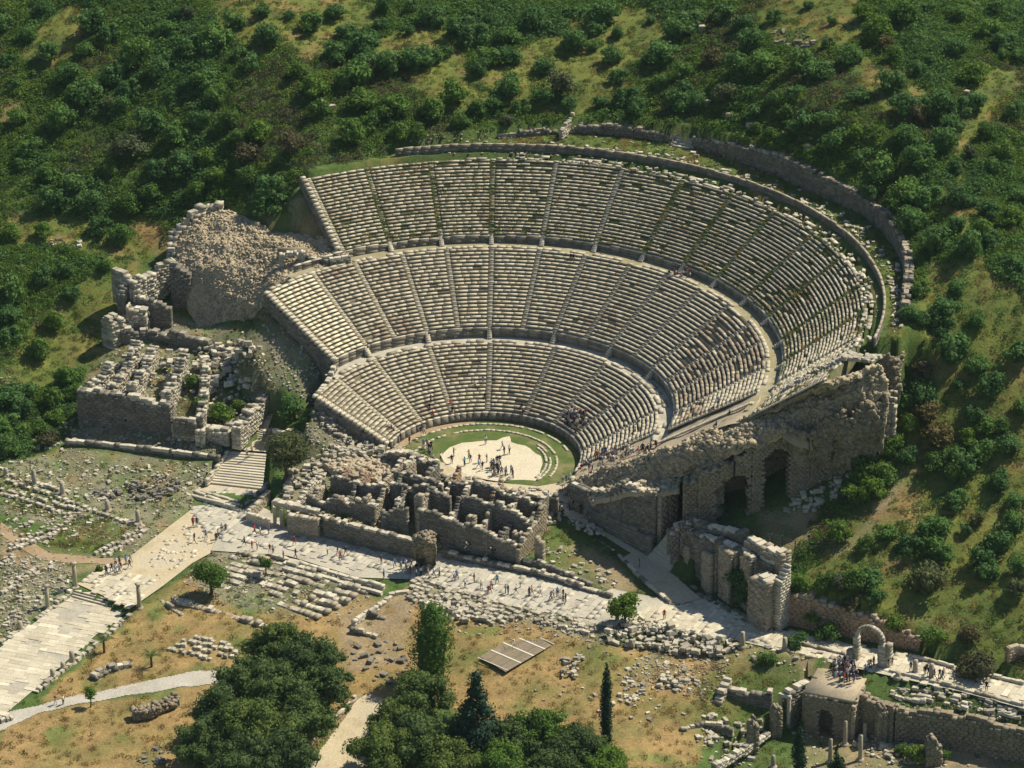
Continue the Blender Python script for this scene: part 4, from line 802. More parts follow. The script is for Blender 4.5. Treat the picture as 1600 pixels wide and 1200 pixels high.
# small side court with three doorposts at the street corner
for a, b_ in ((430, 818), (440, 822), (452, 825)):
    q = P(a, b_, -3.4); o = block((q[0], q[1], -1.9), (.55, .6, 3.2), 0, 'marble', stage, name='door_post')
lt = P(428, 816, -3.4); l2 = P(500, 832, -3.4)
swall('terrace_edge', [(*(lambda q: (float(q @ ua), float(q @ va)))(P(428, 812, -3.4)[:2]), -.4, .15), (*(lambda q: (float(q @ ua), float(q @ va)))(P(500, 828, -3.4)[:2]), -.4, .15)], 1.6, 'coping', 0, 20)
swall('court_wall', [(*(lambda q: (float(q @ ua), float(q @ va)))(P(386, 815, -3.4)[:2]), -3.5, -1.8), (*(lambda q: (float(q @ ua), float(q @ va)))(P(422, 826, -3.4)[:2]), -3.5, -1.6)], .8, 'coping', .05, 4)
swall('court_wall', [(*(lambda q: (float(q @ ua), float(q @ va)))(P(388, 812, -3.4)[:2]), -3.5, -1.8), (*(lambda q: (float(q @ ua), float(q @ va)))(P(420, 782, -3.2)[:2]), -3.3, -1.4)], .8, 'ashlar_warm', .05, 4)
scatter([(450,745),(500,715),(560,700),(630,705),(560,722),(520,735),(480,760),(440,790)], 190, .4, 1.7, 'heaped behind the stage ruin near the grey olive tree', pile=.6)
scatter([(440,790),(500,775),(520,800),(600,830),(650,860),(640,868),(540,830),(460,815)], 200, .35, 1.3, 'on the ledge above the street front wall')
scatter([(560,690),(640,700),(690,735),(760,758),(860,768),(890,765),(900,800),(850,830),(820,800),(740,775),(650,745),(590,710)], 330, .35, 1.4, 'strewn along the orchestra side of the stage ruin', pile=.5)
scatter([(500,770),(650,800),(760,800),(850,800),(830,870),(740,880),(600,840)], 260, .3, 1.1, 'inside the roofless rooms of the stage ruin', mk='ashlar_warm')
scatter([(480,640),(500,640),(560,690),(610,698),(650,708),(640,722),(560,712),(500,712),(530,690)], 170, .4, 1.6, 'beside the lower left end of the seating', pile=.4)

# ------------------------------------------------------------------ left flank
mound = empty('rubble_mound', label='large rounded hill of bare rubble masonry at the left end of the theatre', cat='ruin')
patch('mound', [[(272,385,16.5),(305,342,20),(345,324,21.8),(385,337,21.8),(425,362,21.2),(470,366,21.6),(500,368,22),(545,392,20.3)],
   [(275,395,16),(312,358,19.6),(350,347,21.2),(390,362,21.0),(430,383,20.5),(475,392,20.3),(505,392,20.2),(545,402,19.8)],
   [(272,412,15.2),(312,385,18.4),(350,385,19.3),(390,400,18.8),(425,412,18.4),(460,418,18.6),(485,415,18.9),(500,420,19)],
   [(278,432,14.0),(312,420,16.2),(350,425,16.6),(385,435,16.2),(412,440,16.1),(435,445,17.2),(445,440,18.0),(450,436,18.5)],
   [(285,448,12.8),(318,452,13.4),(350,460,13.4),(380,470,13),(405,480,13),(425,475,14.2),(438,465,15.6),(444,460,16.4)],
   [(300,495,8.6),(325,505,8.4),(352,512,8.2),(380,518,8.2),(405,522,8.4),(425,518,9.6),(440,512,11),(450,506,12.4)],
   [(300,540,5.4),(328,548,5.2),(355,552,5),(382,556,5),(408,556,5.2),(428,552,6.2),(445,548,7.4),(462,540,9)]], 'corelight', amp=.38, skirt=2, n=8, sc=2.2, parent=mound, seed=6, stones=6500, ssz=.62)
ruin_wall('crest_wall', [(*P(268,402,15)[:2], 12, 16.4), (*P(272,378,16.5)[:2], 13, 18.4), (*P(296,350,19.5)[:2], 16, 21.2), (*P(322,328,21)[:2], 18, 22.6), (*P(350,320,22)[:2], 20, 23)], 1.8, 'marble', .65, 1.4, .8, parent=mound, cap='marble', maxcaps=40)
ruin_wall('vault_face', [(*P(268,442,13)[:2], 5, 15), (*P(300,470,8)[:2] , 5, 14), (*P(345,500,8)[:2], 5, 13.6), (*P(400,512,8)[:2], 5, 12.8)], 1.2, 'ashlar', .55, 1.2, .8, parent=mound, cap='ashlar', maxcaps=16)
ruin_wall('vault_face', [(*P(268,438,14)[:2], 7, 17.5), (*P(300,448,13)[:2], 7, 15.2)], 2, 'ashlar', .5, 1.1, .6, parent=mound, cap='ashlar', maxcaps=8)
# the arched mouth beside the upper walkway
am = [(*P(436,415,18.6)[:2], 18.4, 21.0), (*P(478,412,18.8)[:2], 18.4, 21.0)]
mouth = ruin_wall('tunnel_mouth', am, 1.0, 'coping', .35, .6, .15, holes=arch_hole(math.dist(am[0][:2], am[1][:2]) / 2, 3.0, 2.2), cap='coping', label='small arched tunnel mouth opening onto the upper walkway at its left end', cat='arch')
bk = link('inner_wall', Boxes().box(((am[0][0] + am[1][0]) / 2, am[0][1] + 2.2, 19.6), (5.4, .6, 2.8)).mesh('inner_wall', M['core'])); bk.parent = mouth
ruin_wall('parapet', pw((478,412,18.8,20.6),(515,418,18.8,20.3),(548,412,19,20.6)), .7, 'ashlar', .45, 1.2, .2, label='low dark parapet between the tunnel mouth and the upper seats', maxcaps=10)
left = empty('ruined_chambers', label='row of collapsed vaulted chambers behind a high dark ashlar front, far left of the theatre', cat='ruin')
def lw(name, pts, th=1.2, mat='marble', rag=.9, mc=12, course=.5, blk=1.1, cap='marble', seed=0): return ruin_wall(name, pts, th, mat, course, blk, rag, parent=left, maxcaps=mc, cap=cap, seed=seed)
lw('front_wall', pw((126,664,-.6,6.6),(200,672,-.6,6.2),(272,682,-.6,5.6)), 1.8, 'ashlar', .5, 40, cap='coping')
lw('front_wall', pw((272,683,-.6,2.8),(310,687,-.6,2.8)), 2.2, 'coping', .2, 14); lw('front_wall', pw((322,689,-.6,2.6),(362,694,-.6,2.4)), 2.2, 'coping', .2, 14); lw('ledge', pw((272,676,1,3.8),(310,680,1,3.8)), 1.4, 'ashlar', .2, 8); lw('pier', pw((310,688,-.6,4.6),(322,689,-.6,4.4)), 2, 'ashlar', .5, 6)
for (a, b_, zb), (c, d, zd) in (((138,598,6.8),(172,566,8.0)), ((172,602,7.0),(212,528,10.6)), ((205,604,7.4),(240,530,10.4)), ((258,612,6.8),(288,548,9.8)), ((312,672,2.6),(322,560,8.4)), ((368,672,3.2),(434,578,7.2))):
    p_, q_ = P(a, b_, zb), P(c, d, zd); lw('cross_wall', [(*p_[:2], -.5, zb), (*((p_ + q_) / 2)[:2], 1, (zb + zd) / 2 + rng.uniform(-1.6, .2)), (*q_[:2], 3, zd - .8)], 1.7, 'marble', 1.3, 14, course=.42, blk=.8)
lw('rear_wall', [(*P(190,545,5)[:2], 3, 8.4), (*P(232,540,5)[:2], 3, 9), (*P(280,550,5)[:2], 3, 8.0), (*P(330,560,5)[:2], 3, 8.8)], 1.3, 'ashlar', .9, 18, cap='marble')
lw('rear_wall', [(*P(335,562,5)[:2], 3, 8.6), (*P(385,575,5)[:2], 3, 6.8), (*P(432,582,4.5)[:2], 3, 6.8)], 1.3, 'ashlar', .5, 14, cap='coping')
lw('high_pier', [(*P(168,540,6)[:2], 4, 9.6), (*P(205,525,6)[:2], 4, 10.6), (*P(232,520,6)[:2], 4, 9.2)], 3.0, 'marble', 1.4, 20)
lw('side_wall', [(*P(192,520,6)[:2], 4, 13), (*P(198,490,9)[:2], 6, 15), (*P(205,460,12)[:2], 8, 15.6)], 1.6, 'ashlar', .9, 12, cap='marble')
lw('side_wall', [(*P(178,438,14)[:2], 10, 16.4), (*P(205,452,13.5)[:2], 10, 15.8)], 1.2, 'marble', .8, 10); lw('side_wall', [(*P(205,460,13)[:2], 9, 15), (*P(225,448,13.5)[:2], 9, 15.8), (*P(245,430,14.5)[:2], 10, 16.8), (*P(272,412,16)[:2], 12, 18)], 1.8, 'marble', 1.0, 20)
lw('upper_room_wall', [(*P(215,478,11)[:2], 6, 12.5), (*P(268,480,11)[:2], 6, 11.5)], 1.2, 'ashlar', .6, 8); lw('high_pier', [(*P(200,500,9)[:2], 5, 12), (*P(232,505,8.5)[:2], 5, 11)], 2.6, 'marble', 1.2, 10)
scatter([(150,600),(210,545),(290,550),(300,570),(360,560),(420,590),(400,640),(370,680),(330,660),(290,600),(260,640),(150,640)], 330, .5, 1.9, 'tumbled over the collapsed chambers at far left', pile=1.4, mk='marble')
scatter([(300,545),(360,540),(385,570),(375,610),(330,600)], 90, .6, 2.0, 'fallen in a fan below the rubble mound', pile=1.2)
scatter([(195,470),(235,470),(235,515),(190,520)], 40, .6, 1.6, 'stacked on the broken pier left of the rubble mound', pile=1.0)
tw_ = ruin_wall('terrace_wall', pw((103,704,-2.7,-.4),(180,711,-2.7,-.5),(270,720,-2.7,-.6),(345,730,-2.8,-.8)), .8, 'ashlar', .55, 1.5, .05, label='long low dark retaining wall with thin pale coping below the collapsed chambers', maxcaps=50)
stone_row((262,686), (378,697), 16, None, 'in a line on the terrace below the collapsed chambers')
scatter([(105,686),(260,684),(370,702),(350,712),(110,695)], 110, .3, .9, 'on the narrow terrace below the collapsed chambers', mk='ashlar_warm')
ruin_wall('garden_wall', pw((436,604,3.2,6.8),(470,606,3.2,6.7),(508,610,3.2,6.2)), .9, 'ashlar', .5, 1.2, .15, label='dark terrace wall with bright coping left of the lower seats', maxcaps=18)
ruin_wall('garden_wall', pw((366,560,5,8.2),(405,566,5,8.2),(432,568,5,7.8)), .9, 'ashlar', .5, 1.2, .25, label='dark ashlar wall at the foot of the rubble mound, left of the small path', maxcaps=14)
ruin_wall('garden_wall', pw((505,606,4,7.2),(538,612,4,7.0)), 1.0, 'coping', .5, 1.3, .1, label='short pale wall closing the lower walkway at its left end', maxcaps=6)
ruin_wall('yard_wall', pw((412,688,-.5,1.6),(470,698,-.3,2.4),(535,705,0,1.6)), .8, 'ashlar', .5, 1.1, .3, label='shaded wall stretch behind the grey olive tree', maxcaps=12)
# left stairs
def flight(name, a0, a1, b0, b1, n, za, zb, label, mk='slab'):
    root = empty(name, label=label, cat='stairway'); A0, A1, B0, B1 = P(*a0, za), P(*a1, za), P(*b0, zb), P(*b1, zb)
    run = np.hypot(*((B0 + B1) / 2 - (A0 + A1) / 2)[:2]) / n
    for i in range(n):
        f = i / (n - 1); l = A0 + (B0 - A0) * f; r_ = A1 + (B1 - A1) * f; c = (l + r_) / 2; dd = r_ - l
        o = link('step', slab_me[mk][i % 4]); o.location = (c[0], c[1], c[2] - .12); o.scale = (np.hypot(*dd[:2]), run * 1.15, .34); o.rotation_euler = (0, 0, math.atan2(dd[1], dd[0])); o.parent = root
    return root
flight('lower_stairway', (322,752), (410,762), (355,706), (416,711), 13, -3.45, -1.25, 'broad pale stairway of long steps rising from the plaza beside the grey olive tree')
flight('upper_stairway', (392,684), (412,688), (430,608), (440,610), 26, -1.1, 4.3, 'narrow steep stairway continuing up the left side past a sloping lit wall')
sheet('landing', wpoly([(362,702),(418,707),(425,690),(392,684)], -1.2), -1.12, M['sand'], kind='structure')
ruin_wall('stair_cheek', [(*P(322,758,-3.4)[:2], -3.6, -2.6), (*P(357,706,-1.2)[:2], -2.2, -.6)], .5, 'coping', .4, 1.2, 0, label='low sloping kerb left of the broad stairway', maxcaps=8)
ruin_wall('stair_cheek', [(*P(402,780,-3.4)[:2], -3.6, -2.2), (*P(420,765,-3)[:2], -3.4, -1.6)], .6, 'ashlar', .4, 1.2, 0, label='short shaded wall at the lower right corner of the broad stairway', maxcaps=4)
for i, (a, b_) in enumerate((((272,758), (372,786)), ((276,765), (374,792)), ((290,776), (376,799)))):
    o = ruin_wall('plaza_step', pw((*a, -3.7, -3.25 + .1 * i), (*b_, -3.7, -3.2)), .6, 'coping', .35, 2.0, 0, label=('back', 'middle', 'front')[i] + 'most of three long low steps at the upper left edge of the plaza', maxcaps=8)

# ------------------------------------------------------------------ lower field: foundations, stone rows, arch, columns
def frow(name, pts, label, **k): return ruin_wall(name, pts, label=label, **k)
stone_dir = sa
fd = empty('stepped_foundation', label='long block of parallel stone foundation rows south of the street beside two trees', cat='foundation')
for j in range(7):
    f = j / 6; p0 = (352 + 12 * j + 30 * f, 858 + 14 * f * 1.0); 
    a = np.array([335, 912]) + (np.array([352, 862]) - np.array([335, 912])) * (1 - f); b_ = np.array([470, 975]) + (np.array([590, 915]) - np.array([470, 975])) * (1 - f) if False else np.array([592, 918]) * (1 - f) + np.array([500, 968]) * f
    a = np.array([365, 862]) * (1 - f) + np.array([336, 912]) * f
    q0, q1 = G(*a), G(*b_); zt = -3.3 - .12 * j
    ruin_wall('foundation_row', [(q0[0], q0[1], -4.6, zt), ((q0[0] + q1[0]) / 2, (q0[1] + q1[1]) / 2, -4.6, zt - .1), (q1[0], q1[1], -4.6, zt - .2)], 1.1, 'marble' if j % 2 else 'ashlar_warm', .45, 1.0, .35, parent=fd, maxcaps=30, cap='marble')
for nm, a, b_, h in (('long_step', (425, 873), (600, 922), -3.2), ('long_step', (430, 882), (597, 930), -3.35)): ruin_wall(nm, pw((*a, -3.9, h), (*b_, -3.9, h)), .7, 'coping', .4, 2.0, 0, parent=fd, maxcaps=30)
ruin_wall('stone_row_wall', [(*G(270, 940)[:2], -4.9, -3.7), (*G(340, 957)[:2], -5, -3.9), (*G(430, 985)[:2], -5.2, -4.1)], 1.2, 'ashlar_warm', .45, .9, .4, cap='marble', label='low weathered stone row across the dry grass below the round tree', maxcaps=30)
ruin_wall('stone_row_wall', [(*G(252, 938)[:2], -4.9, -4.0), (*G(285, 962)[:2], -5, -4.2)], .6, 'ashlar_warm', .4, .9, .2, cap='marble', label='short stone kerb beside the single tall column of the colonnade street', maxcaps=8)
for i, (a, b_) in enumerate((((275, 1008), (368, 1030)), ((285, 1002), (372, 1022)), ((298, 995), (360, 1010)), ((262, 1014), (330, 1032)))): stone_row(a, b_, 11, None, 'in short rows in the dry grass above the gravel path')
ruin_wall('bench_row', [(*G(145, 1062)[:2], -5.2, -4.0), (*G(168, 1048)[:2], -5.2, -4.1), (*G(205, 1040)[:2], -5.2, -4.4)], 1.6, 'ashlar', .45, 1.0, .3, cap='marble', label='pair of fallen shaft drums and blocks beside the lone palm tree', maxcaps=12)
patch('rubble_lump', [[(205,1108,-4.2),(240,1098,-3.6),(278,1085,-3.9)], [(206,1116,-4.2),(240,1108,-3.8),(278,1094,-4.2)], [(210,1126,-5.4),(240,1122,-5.4),(278,1104,-5.3)]], 'core', amp=.4, skirt=1, seed=5, stones=160, label='dark lump of fallen rubble masonry in the dry grass at lower left', cat='rubble')
scatter([(215,1175),(260,1165),(262,1195),(215,1198)], 26, .4, 1.1, 'near the bottom left trees', mk='ashlar')
# left field
for a, b_, n, w_ in (((0, 765), (130, 800), 22, 'in the low diagonal rows at the left edge'), ((0, 772), (110, 806), 20, 'in the low diagonal rows at the left edge'), ((10, 752), (215, 822), 30, 'along the edge of the colonnade in the left field'), ((0, 740), (110, 772), 16, 'along the edge of the colonnade in the left field'),
                  ((12, 862), (88, 838), 12, 'in the pale pile rows left of the bare track'), ((15, 855), (85, 828), 12, 'in the pale pile rows left of the bare track'), ((80, 830), (130, 800), 10, 'in the pale pile rows left of the bare track'), ((30, 858), (95, 832), 12, 'in the pale pile rows left of the bare track'),
                  ((150, 868), (228, 822), 13, 'beside the green hollow above the plaza'), ((160, 872), (232, 828), 12, 'beside the green hollow above the plaza'), ((0, 885), (25, 870), 5, 'at the left edge of the field'), ((0, 930), (62, 888), 13, 'on the ruined wall line at the left edge'),
                  ((0, 1008), (118, 918), 22, 'along the upper kerb of the wide colonnade street'), ((60, 1082), (205, 962), 26, 'along the lower kerb of the wide colonnade street'), ((0, 1130), (20, 1122), 4, 'at the lower left corner')):
    stone_row(a, b_, n, None, w_)
scatter([(0,722),(110,720),(340,735),(310,760),(270,765),(230,800),(130,780),(0,745)], 260, .3, 1.2, 'scattered on the grassy terrace at left')
scatter([(200,760),(270,745),(290,765),(240,785),(195,780)], 90, .5, 1.4, 'in the dark heap of blocks left of the broad stairway', pile=.6, mk='ashlar')
scatter([(148,762),(190,765),(190,780),(150,778)], 26, .5, 1.4, 'in the small dark heap on the grassy terrace', mk='ashlar', pile=.3)
scatter([(60,640),(110,640),(125,700),(90,710),(50,700)], 60, .4, 1.6, 'beside the left end of the long terrace wall')
scatter([(0,770),(110,780),(160,800),(120,840),(20,860),(0,830)], 120, .4, 1.3, 'in the left field')
scatter([(0,870),(110,885),(110,920),(20,985),(0,990)], 150, .4, 1.3, 'between the colonnade street and the bare track')
scatter([(0,590),(20,590),(20,620),(0,620)], 10, .5, 1.2, 'on the bare slope at the left edge')
# centre field
for j in range(6):
    a, b_ = (645 - 2 * j, 905 + 6 * j), (845 - 14 * j, 962 + 3 * j); stone_row(a, b_, 22, None, 'in the block rows just below the street', rows=1)
scatter([(655,945),(700,935),(780,955),(775,972),(700,975),(665,965)], 120, .7, 1.7, 'in the bright heap of blocks right of the poplar-shaped tree', pile=.5)
scatter([(835,960),(900,965),(935,980),(925,1000),(880,985),(840,975)], 60, .7, 1.6, 'in the block heap right of the timber platform')
scatter([(945,975),(1000,968),(1080,990),(1150,1005),(1130,1030),(1040,1025),(950,1005)], 230, .7, 2.0, 'in the big bank of tumbled blocks below the street', pile=1.0)
scatter([(970,1025),(1040,1030),(1110,1050),(1080,1080),(990,1100),(965,1060)], 60, .5, 1.3, 'spread on green ground below the block bank')
scatter([(880,1025),(915,1025),(905,1065),(878,1062)], 26, .6, 1.5, 'in the small upright pile on the dry field', pile=.6)
scatter([(975,1055),(1000,1060),(995,1105),(975,1100)], 24, .6, 1.3, 'in the narrow pile left of the green ground')
scatter([(1030,1050),(1060,1055),(1055,1075),(1030,1075)], 14, .7, 1.5, 'in the squat pile at the end of the green ground', pile=.5)
scatter([(545,1010),(640,1000),(640,1075),(560,1060)], 40, .5, 1.9, 'in the excavation left of the poplar-shaped tree', mk='ashlar')
scatter([(770,1060),(950,1080),(1100,1100),(1100,1150),(990,1130),(850,1100)], 26, .5, 1.4, 'lying singly on the dry field')
scatter([(630,890),(700,885),(940,940),(945,970),(880,965),(650,925)], 90, .4, 1.0, 'along the street edge')
scatter([(840,850),(900,860),(990,920),(960,925),(870,890)], 46, .4, 1.4, 'in the green enclosure behind the stage ruin')
scatter([(1140,1000),(1230,1000),(1330,1040),(1320,1055),(1230,1040),(1150,1030)], 70, .4, 1.3, 'along the lower edge of the right street')
scatter([(1380,1075),(1480,1075),(1600,1105),(1600,1125),(1480,1105),(1400,1095)], 130, .5, 1.6, 'on the bank right of the arch', lay=sa2)
scatter([(1480,1040),(1600,1065),(1600,1078),(1480,1050)], 50, .4, 1.2, 'along the far kerb of the right street')
scatter([(1330,1150),(1400,1155),(1480,1185),(1470,1200),(1380,1195),(1330,1165)], 80, .5, 1.7, 'in the sunken yard at lower right', pile=.4)
scatter([(1090,1110),(1150,1130),(1200,1140),(1170,1200),(1090,1190)], 90, .5, 1.5, 'in the lower ruins left of the vaulted building')
# grass strip behind the rim
for (a0_, a1_, n_) in ((-15, 75, 300), (75, 100, 26)):
    for _ in range(n_):
        ph = rng.uniform(a0_, a1_); r = rng.uniform(67.4, 69.6) if rng.random() < .8 else rng.uniform(67.2, max(67.6, r_outer(ph) - 1)); l = .3 + .8 * rng.random() ** 2; c = pol(r, ph, 0)
        ST.add((c[0], c[1], tz(c[0], c[1]) + l * .18), (l, l * .6, l * .45), R_(ph + 90) + rng.normal(0, .6), (rng.normal(0, .15), rng.normal(0, .15)), 'marble', 'on the grass strip behind the rim wall')
for _ in range(150):
    ph = rng.uniform(-22, 85); r = rng.uniform(62.2, 65.2); l = .35 + .6 * rng.random() ** 1.5; c = pol(r, ph, 0); ST.add((c[0], c[1], 30.25 + l * .2), (l, l * .6, l * .5), R_(ph + 90) + rng.normal(0, .4), (rng.normal(0, .1), rng.normal(0, .1)), 'marble', 'between the top seats and the rim wall')
for _ in range(120):
    f = rng.random(); c = P(1225 + 150 * f, 628 - 58 * f + rng.uniform(-5, 5), 20.5 + 9.5 * f); l = .5 + .9 * rng.random(); ST.add((c[0], c[1], float(cone(np.hypot(c[0], c[1]))) + .35), (l, l * .6, l * .5), rng.uniform(0, 3), (rng.normal(0, .15), rng.normal(0, .15)), 'marble', 'along the right end of the upper seats')
scatter([(1290,740),(1330,710),(1370,690),(1330,740),(1300,790)], 50, .6, 1.7, 'below the stepped edge wall at right')
scatter([(1240,760),(1290,760),(1290,800),(1230,800)], 34, .6, 1.9, 'in front of the dark arches')
scatter([(1200,45),(1275,50),(1275,78),(1215,72)], 26, .6, 1.9, 'on the rocky outcrop high on the hillside', mk='ashlar')
scatter([(1455,115),(1500,125),(1495,150),(1460,145)], 14, .6, 1.6, 'in the small white outcrop at upper right')
scatter([(78,374),(125,376),(125,388),(80,386)], 16, .4, 1.2, 'on the white ledge in the left hillside scrub')
for x_, y_ in ((1096, 48), (505, 165), (518, 172), (1105, 165), (1140, 185), (1172, 200), (1225, 215), (1262, 235), (1510, 150)): 
    q = G(x_, y_); ST.add((q[0], q[1], q[2] + .4), (1.4, .9, 1.3), rng.uniform(0, 3), (.1, .1), 'ashlar_warm', 'standing out of the scrub on the hillside')
patch('rock_outcrop', [[(1205,44,43.5),(1240,50,43.2),(1280,56,42.8)], [(1206,52,43),(1240,60,42.6),(1282,66,42)], [(1212,68,39),(1240,80,38.6),(1284,82,38.4)]], 'ashlar', amp=1.2, skirt=2, seed=15, stones=120, label='dark jagged rock outcrop high on the hillside at the top right', cat='rock')

# portal arch on the street
def column(px, py, hpx, label, zb=None, r=.32, broken=False, mk='ashlar_warm'):
    q = G(px, py); z = q[2] if zb is None else zb
    if zb is not None: q = P(px, py, zb)
    h = hpx / 8.25; root = empty('column', tuple(float(v) for v in (q[0], q[1], z)), label=label, cat='column')
    def lathe(name, prof, seg=14, jit=0):
        V = [((rr_ * math.cos(a)), (rr_ * math.sin(a)), zz) for rr_, zz in prof for a in np.linspace(0, 2 * math.pi, seg, endpoint=False)]
        Fq = [(i * seg + j, i * seg + (j + 1) % seg, (i + 1) * seg + (j + 1) % seg, (i + 1) * seg + j) for i in range(len(prof) - 1) for j in range(seg)]
        me = mesh_from(name, V, np.array(Fq), M[mk]); o = D.objects.new(name, me); COL.objects.link(o); o.parent = root
    lathe('base', [(0, -.3), (r * 1.9, -.3), (r * 1.9, .12), (r * 1.5, .14), (r * 1.4, .26), (r * 1.1, .3)])
    lathe('shaft', [(r * 1.05, .25), (r, h * .4), (r * .9, h * .93), (0, h * (.93 if not broken else .97))])
    if not broken: lathe('capital', [(r * .9, h * .9), (r * 1.35, h * .97), (r * 1.5, h), (0, h)])
    return root
arch = empty('portal_arch', label='free-standing pale stone arch on two piers spanning the right street beside a crowd', cat='arch')
pL = P(1338, 1030, -3.4); pR = P(1378, 1040, -3.4)
def lower_block(c, s, ang, parent, n, name='pier', mk='marble'):
    B = Boxes(); h = s[2] / n
    for i in range(n): B.box((c[0] + rng.uniform(-.03, .03), c[1] + rng.uniform(-.03, .03), c[2] + h * (i + .5)), (s[0] * rng.uniform(.94, 1.04), s[1] * rng.uniform(.94, 1.04), h - .02), (math.cos(ang), math.sin(ang), 0), jit=.03)
    o = link(name, B.mesh(name, M[mk])); o.parent = parent; return o
aA = math.atan2(pR[1] - pL[1], pR[0] - pL[0])
lower_block((pL[0], pL[1], -3.4), (.85, 1.0, 4.0), aA, arch, 7); lower_block((pR[0], pR[1], -3.4), (1.1, 1.2, 3.7), aA, arch, 6); lower_block((pR[0] + .95, pR[1] - .1, -3.4), (.9, 1.1, 3.9), aA, arch, 6); lower_block((pL[0] - 1.0, pL[1] - .2, -3.4), (.8, 1.1, 1.9), aA, arch, 3)
cx, cy = (pL[0] + pR[0]) / 2, (pL[1] + pR[1]) / 2; Rr_ = math.dist(pL[:2], pR[:2]) / 2; nv = 13
for i in range(nv):
    a = math.pi * (i + .5) / nv; B = Boxes(); B.box((0, 0, 0), (.52, .7, math.pi * Rr_ / nv * 1.02), (1, 0, 0), jit=.03)
    me = B.mesh('voussoir', M['marble']); me.transform(Matrix.Rotation(-a, 4, 'Y')); me.transform(Matrix.Translation((math.cos(a) * Rr_, 0, .6 + math.sin(a) * Rr_ * 1.0))); me.transform(Matrix.Rotation(aA, 4, 'Z')); me.transform(Matrix.Translation((cx, cy, 0)))
    o = link('voussoir', me); o.parent = arch
for a in ((218, 950, 36, 'tall lone column where the wide street meets the lower steps'), (118, 918, 37, 'tall column at the upper end of the three street steps'), (75, 950, 34, 'slender column among the stones of the upper street kerb'), (113, 1036, 18, 'broken column stump, tallest of three on the lower street kerb', 1), (83, 1060, 14, 'broken column stump nearest the gravel path', 1), (99, 1046, 11, 'shortest column stump, between two others on the lower kerb', 1), (32, 985, 14, 'short column stump low on the upper street kerb', 1),
          (216, 817, 20, 'lone slender column at the corner of the green hollow', 1), (54, 758, 25, 'leftmost tall column of the grassy terrace row', 1), (98, 773, 20, 'middle column of the grassy terrace row', 1), (168, 798, 17, 'right-hand column of the grassy terrace row', 1), (10, 743, 12, 'small stump at the far left of the grassy terrace row', 1),
          (1160, 1010, 22, 'square-looking column at the end of the big block bank', 1), (1226, 1018, 21, 'thin column beside the low plinth before the tower', 1), (1430, 1052, 20, 'thick column stump, first right of the arch', 1), (1455, 1060, 22, 'second column stump right of the arch, people around it', 1), (1403, 1058, 8, 'very low stump right of the arch', 1)):
    column(*a[:4], broken=len(a) > 4, r=.4 if a[2] < 26 else .34)
for a in ((1344, 1187, 37, 'tallest column of the sunken yard'), (1320, 1163, 35, 'column standing close to the corner of the vaulted building'), (1297, 1190, 34, 'column left of the small dark tree in the sunken yard'), (1351, 1155, 24, 'short thick column beside the high retaining wall'), (1208, 1198, 17, 'little column at the bottom edge beside the green strip')):
    column(a[0], a[1], a[2], a[3], zb=-10.6, broken=True)
# low plinth
ruin_wall('plinth', pw((1228,1020,-3.7,-3.0),(1276,1033,-3.7,-3.0)), .9, 'coping', .35, 2.0, 0, label='long low white plinth of slabs lying left of the arch', maxcaps=10)
ruin_wall('plinth', pw((1232,1006,-3.7,-3.1),(1320,1026,-3.7,-3.1)), .5, 'ashlar_warm', .35, 1.4, .1, label='thin kerb line between the street and the low white plinth', maxcaps=16)
ruin_wall('street_kerb', pw((1420,1028,-3.6,-3.0),(1500,1048,-3.6,-3.0),(1600,1072,-3.6,-3.0)), .5, 'ashlar_warm', .35, 1.4, .15, label='low kerb of pale stones along the far edge of the right street', maxcaps=30)
ruin_wall('street_kerb', pw((1390,1052,-3.8,-3.1),(1470,1072,-3.8,-3.0),(1600,1106,-3.8,-3.1)), .6, 'ashlar_warm', .35, 1.4, .15, label='low kerb of pale stones along the near edge of the right street', maxcaps=30)
stp = empty('street_steps', label='three long low steps where the plaza drops to the wide colonnade street', cat='steps')
for i in range(3):
    a, b_ = P(118 - 2 * i, 921 + 4 * i, -4.0 - .25 * i), P(180 - 3 * i, 937 + 4 * i, -4.0 - .25 * i); c = (a + b_) / 2; d = b_ - a
    o = link('step', slab_me['slab'][i]); o.location = (c[0], c[1], c[2] - .1); o.scale = (np.hypot(*d[:2]), .9, .35); o.rotation_euler = (0, 0, math.atan2(d[1], d[0])); o.parent = stp

# timber platform roof
tr_ = empty('timber_platform', label='flat grey plank roof with three pale strips lying on the dry field', cat='platform')
c4_ = [P(a, b_, -3.95) for a, b_ in ((750, 1026), (822, 985), (868, 1006), (790, 1050))]; e1 = c4_[1] - c4_[0]; e2 = c4_[3] - c4_[0]; npk = 22
for i in range(npk):
    f = (i + .5) / npk; c = c4_[0] + e1 * .5 + e2 * f; me = PROTO['seat'][0]
    if i == 0:
        plank_me = rough_block(201, .02, .008); plank_me.materials.append(M['wood'])
    o = link('plank', plank_me); o.location = (c[0], c[1], c[2]); L_ = np.hypot(*e1[:2]); o.scale = (L_ * rng.uniform(.985, 1), np.hypot(*e2[:2]) / npk * .93, .09); o.rotation_euler = (0, 0, math.atan2(e1[1], e1[0])); o.parent = tr_
strip_me = rough_block(202, .02, .01); strip_me.materials.append(M['white_strip'])
for f in (.28, .55, .8, .0, 1.0):
    c = c4_[0] + e1 * f + e2 * .5; o = link('strip' if 0 < f < 1 else 'edge_board', strip_me); o.location = (c[0], c[1], c[2] + .08); o.scale = (.32 if 0 < f < 1 else .14, np.hypot(*e2[:2]), .06); o.rotation_euler = (0, 0, math.atan2(e1[1], e1[0])); o.parent = tr_
